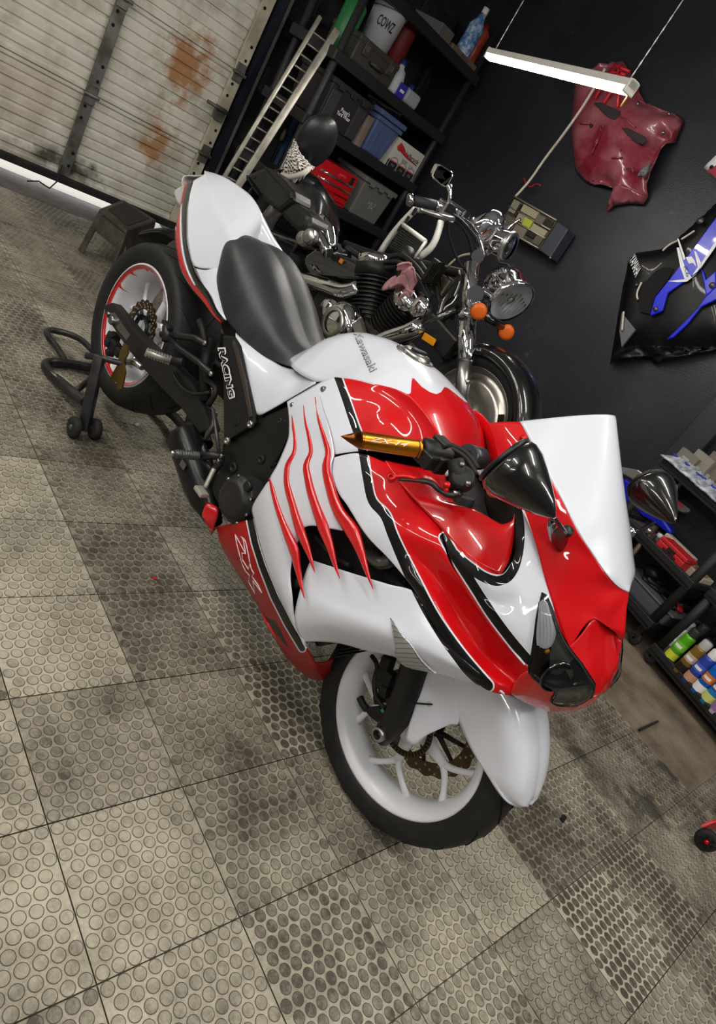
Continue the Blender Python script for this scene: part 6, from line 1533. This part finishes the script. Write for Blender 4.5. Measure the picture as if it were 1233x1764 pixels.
for p, r_ in (((490, 1155), .014), ((1185, 862), .016), ((1040, 70), .018), ((255, 860), .010)): MB().lathe([(0, .004), (r_, .004), (r_ * 1.1, 0)], Matrix.Translation(pw(*zY(*p), .152 if p[0] != 255 else .13)) @ RX90, 14).build('fixing_hole', mat('dull bolt', (92, 88, 84), rough=.4, metal=.8), yf, frame=I4)
def wall_text(text, quad, d, name, m, parent, bold=0.):
    cu = bpy.data.curves.new(name, 'FONT'); cu.body = text; cu.size = 1; cu.resolution_u = 2; cu.offset = bold
    o = bpy.data.objects.new(name, cu); SC.collection.objects.link(o); dg = bpy.context.evaluated_depsgraph_get(); me = bpy.data.meshes.new_from_object(o.evaluated_get(dg))
    bpy.data.objects.remove(o); bpy.data.curves.remove(cu)
    xs = [v.co.x for v in me.vertices]; ys = [v.co.y for v in me.vertices]; x0, x1, y0, y1 = min(xs), max(xs), min(ys), max(ys)
    a, b, c, e = [np.array(q) for q in quad]; vs = []
    for v in me.vertices:
        s, t = (v.co.x - x0) / (x1 - x0), (v.co.y - y0) / (y1 - y0); q = (a * (1 - s) + b * s) * (1 - t) + (e * (1 - s) + c * s) * t; vs.append(pw(q[0], q[1], d))
    mb = MB().add(vs, [tuple(p.vertices) for p in me.polygons], 0, False); bpy.data.meshes.remove(me); return mb.build(name, m, parent, frame=I4)
wall_text('YAMAHA', pts(zY, '165 560, 242 772, 316 662, 240 476'), .150, 'lettering', M_GW, yf, .0)
wall_text('R6', pts(zY, '835 640, 870 770, 915 745, 870 620'), .1545, 'small_lettering', mat('graphic navy', (40, 46, 110), rough=.4), yf, .0)
ol = [pw(*p, .02) for p in ((1212, 289), (1233, 268), (1275, 232), (1280, 330), (1240, 312))]
t = wthing('white_red_panel', 'white and red panel corner on the wall at the right edge above the blue fairing', 'panel', ol)
shell(ol, .02, .03, 'panel_shell', M_GW, t, cuts=3, fall=.02)
MB().prism([pw(*p, .06) for p in ((1216, 294), (1275, 262), (1280, 328), (1240, 310))], (0, .004, 0)).build('red_area', mat('deep red print', (150, 24, 44), rough=.4), t, frame=I4)
MB().ball(pw(1225, 288, .06), .012, 8, 6).build('panel_bolt', M_MATT, t, frame=I4)
# wall organiser, cord, red wires
A_, B__, C__, D_ = [pw(*p, .12) for p in pts(zX, '385 160, 985 500, 722 905, 160 590')]
og = wthing('wall_organiser', 'metal wall organiser with small compartments and a grey end panel', 'organiser', [A_, B__, C__, D_])
MB().prism([A_, B__, C__, D_], (0, .10, 0)).build('organiser_box', mat('dull metal', (92, 88, 78), rough=.5, metal=.5, var=(64, 60, 52), scale=20.), og, frame=I4)
def og_at(u, v_, d=0.): return A_.lerp(B__, u).lerp(D_.lerp(C__, u), v_) + V(0, -d, 0)
cols = [(126, 120, 104), (150, 142, 120), (96, 92, 82), (158, 172, 60), (30, 28, 28), (112, 104, 92), (140, 132, 118), (84, 78, 70), (172, 120, 96)]
random.seed(8)
for i, (u0, u1, v0, v1, ci) in enumerate(((.03, .18, .06, .45, 0), (.20, .24, .1, .5, 4), (.26, .62, .05, .28, 1), (.64, .80, .10, .34, 2), (.82, .97, .08, .34, 4), (.26, .44, .34, .56, 6), (.44, .62, .36, .60, 3), (.64, .96, .40, .60, 1), (.62, .8, .66, .8, 4), (.82, .97, .64, .92, 7), (.05, .30, .55, .93, 7), (.33, .60, .66, .94, 5))):
    MB().prism([og_at(u0, v0), og_at(u1, v0), og_at(u1, v1), og_at(u0, v1)], (0, -.012 - .01 * random.random(), 0)).build('compartment', mat('compartment %d' % ci, cols[ci], rough=.5), og, frame=I4, bevel=.002)
for v_ in (.0, .33, .62, .97): MB().tube([og_at(.0, v_, .012), og_at(1, v_, .012)], .007, 4).build('organiser_rail', mat('pale rail', (150, 146, 132), rough=.4, metal=.5), og, frame=I4)
MB().prism([pw(*p, .13) for p in pts(zX, '722 905, 985 505, 1140 615, 880 1020')], (0, .11, 0)).build('end_panel', mat('slate panel', (54, 57, 66), rough=.5), og, frame=I4, bevel=.006)
MB().ball(pw(*zX(885, 1020), .12), .010, 8, 6).build('panel_screw', M_BOLT, og, frame=I4)
cd = [pw(*p, d_) for *p, d_ in ((1042, 118, .30), (1024, 150, .28), (1002, 186, .25), (974, 226, .22), (938, 274, .16), (908, 316, .13), (888, 338, .13))]
t = VL
MB().tube(smooth_line(cd, 40), .009, 8).build('power_cord', mat('cord white', (196, 190, 178), rough=.6), t, frame=I4)
MB().tube(smooth_line([pw(*p, .10) for p in ((902, 306), (906, 316), (914, 322), (922, 317), (931, 320))], 16), .005, 6).build('red_wire', mat('red wire', (150, 30, 40), rough=.5), t, frame=I4)
MB().tube([on_y(1090, 152, VL.location.y - .2), on_y(1069, 184, VL.location.y - .2)], .004, 5).build('pull_strip', mat('yellow strip', (206, 160, 60), rough=.5), t, frame=I4)

# ------------------------------------------------------------------ black utility carts along the wall at the right
KN = V(-.215, -.977, 0).normalized(); KD = V(-KN.y, KN.x, 0)       # KD runs to the right
KO = V(.53, 3.20, 0)
def PK(x, y, d=0.):
    r = ray(x, y); o = KO - KN * d; return CL + r * ((o - CL).dot(KN) / r.dot(KN))
ku = lambda p: (p - KO).dot(KD)
KR = Matrix.Rotation(math.atan2(KD.y, KD.x), 4, 'Z')
M_CART = mat('black cart plastic', (30, 30, 32), rough=.55); M_TRAY = mat('grey tray plastic', (92, 88, 84), rough=.6, var=(70, 66, 62), scale=10.)
def cart(label, u0, u1, zs, dep, posts):
    c = KO + KD * ((u0 + u1) / 2) - KN * (dep / 2)
    t = thing('utility_cart', label, 'cart', V(c.x, c.y, 0), math.atan2(KD.y, KD.x))
    W2 = (u1 - u0) / 2
    for z in zs:
        tr = MB().box((0, 0, z - .03), (W2 * 2, dep, .035)).build('cart_tray', M_CART, t, bevel=.008)
        MB().box((0, 0, z - .011), (W2 * 2 - .05, dep - .05, .005)).build('tray_mat', M_TRAY, tr)
        for s in (-1, 1): MB().box((0, s * (dep / 2 - .012), z - .012), (W2 * 2, .024, .055)).build('tray_lip', M_CART, tr, bevel=.006)
        for s in (-1, 1): MB().box((s * (W2 - .012), 0, z - .012), (.024, dep - .05, .055)).build('tray_lip', M_CART, tr, bevel=.006)
    for a in (-1, 1):
        for b in (-1, 1):
            MB().tube([(a * (W2 - .03), b * (dep / 2 - .03), .09), (a * (W2 - .03), b * (dep / 2 - .03), zs[-1] + (.02 if posts else 0))], .026, 14).build('cart_post', M_CART, t)
            cs = MB().lathe([(.008, .014), (.034, .014), (.038, .010), (.038, -.010), (.034, -.014), (.008, -.014)], Matrix.Translation((a * (W2 - .03), b * (dep / 2 - .03), .038)) @ Matrix.Rotation(math.pi / 2, 4, 'X'), 20).build('caster', RUBBER, t)
            MB().box((a * (W2 - .03), b * (dep / 2 - .03), .075), (.03, .04, .04)).build('caster_fork', M_CART, cs, bevel=.004)
    return t
zBtop = PK(1145, 790).z; zBmid = PK(1160, 975).z
zBlow = .17
uB0, uB1 = ku(PK(1143, 789)), ku(PK(1090, 1096)) + .03
CB = cart('black three-tier utility cart behind the nose of the sport bike', uB0, uB1, [zBlow, zBmid, zBtop], .33, True)
uA0 = ku(PK(1117, 1124)); zA0 = PK(1150, 1140).z; zA1 = zA0 + .42
CA = cart('black utility cart with spray cans on its bottom tray at the right edge', uA0 - .02, uA0 + .85, [zA0, zA1], .40, True)
# right of the posts, cart B's trays run on: bagged parts on the top tray
def kthing(name, label, cat, px_, d, z, group=None):
    p = PK(*px_, d); return thing(name, label, cat, V(p.x, p.y, z), math.atan2(KD.y, KD.x), group), p
# spray cans on the lower tray of the right cart
def can_(px_, d, cols, label, capc, r=.033, H=.20, bands=(.0, .35, .62, 1.0)):
    t, p = kthing('spray_can', label, 'can', px_, d, zA0 - .008, 'spray cans on the bottom tray of the right cart')
    bd = MB().lathe([(0, .0), (r * .9, .0), (r, .004), (r, H * .86), (r * .93, H * .9), (r * .6, H * .955), (r * .45, H * .96), (0, H * .96)], I4, 24).build('can_body', mat('can ' + label[:14], cols[0], rough=.3, metal=.2), t)
    for k, c in enumerate(cols[1:]):
        z0 = H * (.10 + .34 * k); MB().lathe([(r + .0004, z0), (r + .0004, z0 + H * (.22 if k < 2 else .1))], I4, 24).build('label_band', mat('label %d%d%d' % c, c, rough=.4), bd)
    MB().lathe([(r + .0007, H * .50), (r + .0007, H * .58)], I4, 10, a0=-2.2, a1=-.9).build('label_print', M_TXT, bd)
    MB().lathe([(r * .82, H * .93), (r * .82, H * 1.12), (r * .7, H * 1.16), (0, H * 1.17)], I4, 22).build('can_cap', mat('cap %d%d%d' % capc, capc, rough=.4), t)
    return t
can_((1150, 1112), .055, [(196, 200, 206), (60, 70, 92)], 'white and grey spray can standing behind the lime green can', (150, 150, 150))
can_((1157, 1128), .0 + .035, [(92, 178, 36), (212, 220, 60), (120, 200, 60)], 'lime green spray can, leftmost on the cart tray', (40, 44, 40))
can_((1176, 1148), .03, [(134, 104, 44), (26, 26, 26), (196, 170, 150)], 'brown and black spray can with a silver cap beside the lime green can', (176, 176, 176))
can_((1190, 1166), .03, [(52, 74, 176), (196, 150, 120), (70, 96, 206)], 'violet-blue spray can with a white cap on the cart tray', (226, 226, 224))
can_((1205, 1184), .03, [(20, 106, 206), (240, 240, 240), (226, 120, 40)], 'bright blue spray can beside the violet-blue one', (20, 80, 170))
can_((1221, 1202), .03, [(44, 140, 210), (206, 214, 120), (30, 90, 160)], 'light blue spray can with a yellow band at the edge of the frame', (200, 206, 210))
can_((1236, 1220), .03, [(214, 214, 226), (150, 110, 160)], 'pale spray can nearest the right frame edge', (214, 214, 214))
can_((1196, 1098), .13, [(26, 26, 28), (120, 110, 90)], 'black spray can in the back row of the cart tray', (50, 50, 50), H=.22)
can_((1213, 1115), .13, [(150, 24, 36), (30, 40, 120)], 'red and blue spray can in the back row of the cart tray', (26, 26, 26), H=.19)
# middle tray of the left cart: red case, clear case, clamp, knobs
def kbox(name, label, cat, c, d, z, sz, m, part, rot=0., bev=.006):
    t, p = kthing(name, label, cat, c, d, z); MB().box((0, 0, sz[2] / 2), sz, Matrix.Rotation(rot, 4, 'Z')).build(part, m, t, bevel=bev); return t
M_REDP = mat('red case plastic', (190, 36, 44), rough=.4)
zb = zBmid - .008
t = kbox('red_case', 'flat red plastic tool case on the middle tray of the left cart', 'case', (1168, 950), .08, zb, (.20, .12, .055), M_REDP, 'case_base')
MB().box((0, .0, .068), (.20, .12, .024)).build('case_lid', M_REDP, t, bevel=.006); MB().box((0, -.062, .05), (.05, .008, .02)).build('case_latch', M_MATT, t)
MB().box((0, -.0605, .03), (.10, .002, .014)).build('case_print', mat('dark print', (60, 16, 20), rough=.5), t)
t = kbox('clear_organiser', 'clear plastic organiser with red bits behind the red tool case', 'organiser', (1212, 965), .16, zb, (.20, .12, .05), mat('cloudy plastic', (186, 176, 160), rough=.3), 'organiser_tray')
for k in range(5): MB().box((-.07 + .035 * k, -.02, .055), (.026, .05, .012)).build('bit_row', mat('bits %d' % (k % 3), [(176, 60, 60), (150, 130, 90), (120, 120, 120)][k % 3], rough=.5), t)
t = kbox('pale_box', 'long pale box lying behind the red tool case', 'box', (1190, 925), .22, zb, (.22, .06, .07), mat('pale card', (186, 178, 160), rough=.6), 'box_body'); MB().box((0, -.031, .04), (.1, .002, .03)).build('box_label', mat('box print', (130, 120, 100), rough=.6), t)
t, p = kthing('hose_ring', 'dark yellow hose coil on the middle cart tray', 'hose', (1228, 935), .2, zb)
for k in range(3): MB().tube([(.06 * math.cos(a), .06 * math.sin(a), .008 + .014 * k) for a in np.linspace(0, 6.1, 28)], .007, 8).build('coil', mat('hose yellow', (118, 104, 52), rough=.5), t)
t, p = kthing('knob_jar', 'small white-capped jar beside the red tool case', 'jar', (1140, 922), .06, zb)
MB().lathe([(0, 0), (.022, 0), (.024, .004), (.024, .045), (.018, .05)], I4, 18).build('jar_body', mat('smoked jar', (48, 44, 44), rough=.3), t); MB().lathe([(.02, .048), (.025, .05), (.025, .07), (0, .073)], I4, 18).build('jar_cap', M_PALE, t)
# dirt-bike fairing leaning behind: silver nose, blue body, on the left cart
pf_ = lambda x, y, d=.2: PK(x, y, d)
zM = Z(1050, 780, 6.738); pm = lambda x, y, d: PK(*zM(x, y), d)
t = wthing('blue_scooter_fairing', 'blue and silver fairing piece lying on the left cart behind the bullet mirror', 'fairing', [pm(300, 700, .2)])
MB().prism([pm(a, b, .22) for a, b in ((60, 300), (190, 295), (380, 430), (520, 620), (720, 900), (700, 960), (480, 790), (380, 740), (250, 600), (60, 520))], V(0, .08, 0)).build('blue_body', mat('deep blue plastic', (18, 34, 190), rough=.3, coat=.6), t, frame=I4, bevel=.015)
MB().prism([pm(a, b, .19) for a, b in ((60, 170), (130, 160), (330, 195), (500, 320), (940, 660), (920, 690), (830, 690), (560, 500), (420, 400), (130, 230))], V(0, .05, -.01)).build('silver_nose', mat('silver plastic', (150, 150, 148), rough=.3, metal=.5), t, frame=I4, bevel=.008)
MB().prism([pm(a, b, .186) for a, b in ((300, 255), (345, 258), (420, 320), (390, 320))], V(0, .002, 0)).build('red_print', mat('red print', (196, 40, 48), rough=.6), t, frame=I4)
MB().prism([pm(a, b, .186) for a, b in ((760, 545), (800, 560), (860, 620), (830, 640))], V(0, .002, 0)).build('red_print', mat('red print', (196, 40, 48), rough=.6), t, frame=I4)
# trestle pipe and brackets under it
t = wthing('brown_pipe', 'brown steel pipe slanting beside the left cart behind the screen', 'pipe', [pm(300, 1200, .0)])
MB().tube([pm(540, 850, .02), pm(60, 1420, .02), V(pm(60, 1420, .02).x, pm(60, 1420, .02).y, .02)], .017, 12).build('pipe', mat('brown steel', (82, 66, 56), rough=.4, metal=.6), t, frame=I4)
MB().ball(pm(455, 905, .0), .02, 12, 8).build('pipe_cap', M_ALU, t, frame=I4)
# grey dishpan full of black parts on the bottom tray of the left cart
zP = Z(1050, 950, 6.3); pp_ = lambda x, y, d: PK(*zP(x, y), d)
c = pp_(385, 640, .2); t = thing('parts_pan', 'grey plastic pan of black parts on the bottom tray of the left cart', 'pan', V(c.x, c.y, zBlow - .008), math.atan2(KD.y, KD.x))
MB().box((0, 0, .05), (.34, .26, .10), None, 0, 1.15).build('pan_tub', mat('grey pan plastic', (92, 94, 100), rough=.5), t, bevel=.02)
MB().box((0, 0, .105), (.42, .32, .012)).build('pan_rim', mat('grey pan plastic', (92, 94, 100), rough=.5), t, bevel=.005)
random.seed(6)
for k in range(9):
    MB().tube(smooth_line([V(random.uniform(-.15, .15), random.uniform(-.1, .1), .115 + .03 * random.random()) for _ in range(4)], 14), .011 + .008 * random.random(), 8).build('black_part', M_CARBON, t)
MB().ball((.13, -.03, .125), (.04, .03, .02), 12, 8).build('red_part', M_REDP, t)
MB().ball((-.12, .0, .15), (.06, .05, .05), 14, 10).build('black_part', M_CARBON, t)
# bagged parts and flat boxes on the top tray of the left cart
zt = zBtop - .008
random.seed(21)
M_BAG = mat('clear bag plastic', (186, 192, 202), rough=.2, var=(130, 136, 146), scale=22., coat=.4)
lab = ['clear bag with a blue seal, leftmost on the top cart tray', 'clear bag with a blue seal, second from the left on the top cart tray', 'clear bag of parts in the middle of the top cart tray', 'clear bag with pale blue paper at the front of the top cart tray', 'clear bag of parts at the right end of the top cart tray']
for k in range(5):
    t, p = kthing('parts_bag', lab[k], 'bag', (1168 + 15 * k, 800 + 13 * k), .05 + .02 * (k % 2), zt, 'bags of parts on the top cart tray')
    Gb = [[V((i / 10 - .5) * .15, (j / 10 - .5) * .16, .012 + .045 * math.sin(math.pi * i / 10) * math.sin(math.pi * j / 10) * (1 + .3 * math.sin(5 * i + 3 * j + k)) + .004 * random.random()) for j in range(11)] for i in range(11)]
    MB().grid(Gb).build('bag_film', M_BAG, t, solid=.010)
    MB().box((-.03 + .02 * (k % 3), -.03, .058), (.03, .03, .006)).build('blue_seal', mat('blue seal', (50, 60, 190), rough=.5), t)
for k in range(4):
    t = kbox('flat_carton', ['flat grey carton standing behind the bags at the left', 'flat grey carton second behind the bags on the top cart tray', 'taller grey-brown carton behind the bags on the top cart tray', 'white carton at the back of the top cart tray'][k], 'box', (1190 + 17 * k, 786 + 14 * k), .20 + .03 * k, zt, (.13, .05, .10 + .04 * k), mat('carton %d' % k, [(120, 114, 104), (138, 134, 124), (112, 104, 92), (196, 196, 194)][k], rough=.7), 'carton_body', bev=.003)
    MB().box((0, -.026, .05), (.05, .002, .03)).build('carton_label', mat('carton print', (170, 168, 160), rough=.6), t)

# ------------------------------------------------------------------ floor things on the left and at the lower right
z7 = Z(0, 280, 3.736)
# black plastic step stool
fz = lambda x, y, z: on_z(*z7(x, y), z)
st = thing('step_stool', 'dirty black plastic step stool by the garage door', 'stool', V(fz(760, 470, .0).x, fz(760, 470, .0).y, 0))
M_STL = mat('dusty black plastic', (50, 46, 42), rough=.6, var=(78, 72, 64), scale=9.)
H_ = .27
tp = [fz(640, 292, H_), fz(822, 440, H_), fz(1010, 372, H_), fz(790, 235, H_)]
ce_ = sum(tp, V(0, 0, 0)) / 4
MB().prism(tp, V(0, 0, -.03)).build('seat_top', M_STL, st, frame=I4, bevel=.012)
MB().prism([ce_ + (p - ce_) * .72 + V(0, 0, .001) for p in tp], V(0, 0, .003)).build('tread_mat', mat('stool tread', (40, 38, 36), rough=.8), st, frame=I4)
for k in range(4):
    a, b = tp[k], tp[(k + 1) % 4]; o_ = (a + b) / 2 - ce_; o_.normalize()
    MB().prism([a + V(0, 0, -.028), b + V(0, 0, -.028), b.lerp(a, .16) + V(0, 0, -.12) + o_ * .02, a.lerp(b, .16) + V(0, 0, -.12) + o_ * .02], -o_ * .012).build('apron', M_STL, st, frame=I4, bevel=.004)
    d = (a - ce_); d.z = 0; d.normalize(); ft = a + d * .045; ft.z = .0
    MB().prism([a + V(0, 0, -.02), a.lerp(b, .18) + V(0, 0, -.02), ft + (b - a).normalized() * .045, ft, ], -(o_ * .018)).build('leg', M_STL, st, frame=I4, bevel=.004)
# black plastic fender arch behind the rear tyre
fa = thing('black_fender_liner', 'black plastic fender liner lying between the stool and the rear tyre', 'fender', V(fz(950, 560, 0).x, fz(950, 560, 0).y, 0))
base = [fz(740, 650, .005), fz(800, 585, .10), fz(875, 470, .22), fz(960, 450, .27), fz(1080, 480, .27), fz(1180, 540, .24), fz(1220, 640, .1), fz(1220, 760, .005)]
bk = V(-.16, .30, 0)
MB().grid(patch([base, [p + bk * .3 + V(0, 0, .035) for p in base], [p + bk * .7 + V(0, 0, .03) for p in base], [p + bk for p in base]], 14, 40)).build('liner_shell', mat('liner plastic', (44, 43, 43), rough=.5, var=(60, 58, 56), scale=7.), fa, frame=I4, solid=.006)
for q in (.3, .65): MB().tube(smooth_line([p + bk * q * .4 + V(-.002, -.006, .03 * q + .012) for p in base[1:5]], 20), .006, 6).build('liner_rib', mat('liner plastic', (44, 43, 43), rough=.5), fa, frame=I4)
# red trolley at the right edge
wc = on_z(1217, 1447, .045)
tj = thing('red_trolley_jack', 'red trolley jack with a black wheel at the lower right edge', 'jack', V(wc.x, wc.y, 0))
ax_ = (CL - wc); ax_.z = 0; ax_.normalize(); ax_ = (ax_ + V(.35, 0, 0)).normalized()
wl_ = MB().lathe([(.012, .016), (.032, .016), (.040, .012), (.043, .0), (.040, -.012), (.032, -.016), (.012, -.016)], aim(wc, ax_), 30).build('wheel', RUBBER, tj, frame=I4)
for k in range(6):
    a = k * math.pi / 3; MB().lathe([(0, .0175), (.007, .0175)], aim(wc, ax_) @ Matrix.Translation((.022 * math.cos(a), .022 * math.sin(a), 0)), 10).build('wheel_hole', DARK, wl_, frame=I4)
MB().lathe([(0, .022), (.005, .022), (.010, .017), (.010, .0)], aim(wc, ax_), 14).build('wheel_hub', M_REDAN, wl_, frame=I4)
sd_ = V(.30, 1, 0).normalized(); ax2 = V(1, -.30, 0).normalized()
prof = ((-.045, .03), (-.01, .062), (.05, .085), (.4, .10), (.4, .02), (.05, .012))
for k in (-.03,): MB().prism([wc + sd_ * (a + .01) + V(0, 0, b) - ax2 * (.0 - k) for a, b in prof], -ax2 * .012).build('jack_side', M_REDP, tj, frame=I4, bevel=.004)
MB().box(wc + sd_ * .38 - ax2 * .09 + V(0, 0, .05), (.18, .18, .03)).build('jack_saddle_arm', M_MATT, tj, frame=I4, bevel=.006)
# crumbs on the floor
def chip(name, label, cat, pl, z, h, m):
    c = [on_z(*p, z) for p in pl]; t = wthing(name, label, cat, c); MB().prism(c, V(0, 0, h)).build('chip', m, t, frame=I4)
chip('plastic_chip', 'small black diamond-shaped chip lying on the tiles before the front wheel', 'chip', ((963, 1410), (970, 1403), (976, 1409), (970, 1418)), .0025, .003, M_MATT)
chip('red_scrap', 'tiny red scrap on the dark tile at the left', 'scrap', ((262, 993), (268, 996), (272, 999), (264, 998)), .003, .003, M_REDP)
chip('white_scrap', 'small white flake on the floor by the paddock stand wheels', 'scrap', ((232, 730), (239, 729), (240, 733), (234, 734)), .003, .002, M_PALE)
chip('black_seam_strip', 'black rubber strip sticking up from the tile seam at the right', 'strip', ((1098, 1257), (1131, 1242), (1133, 1245), (1101, 1261)), .002, .008, RUBBER)
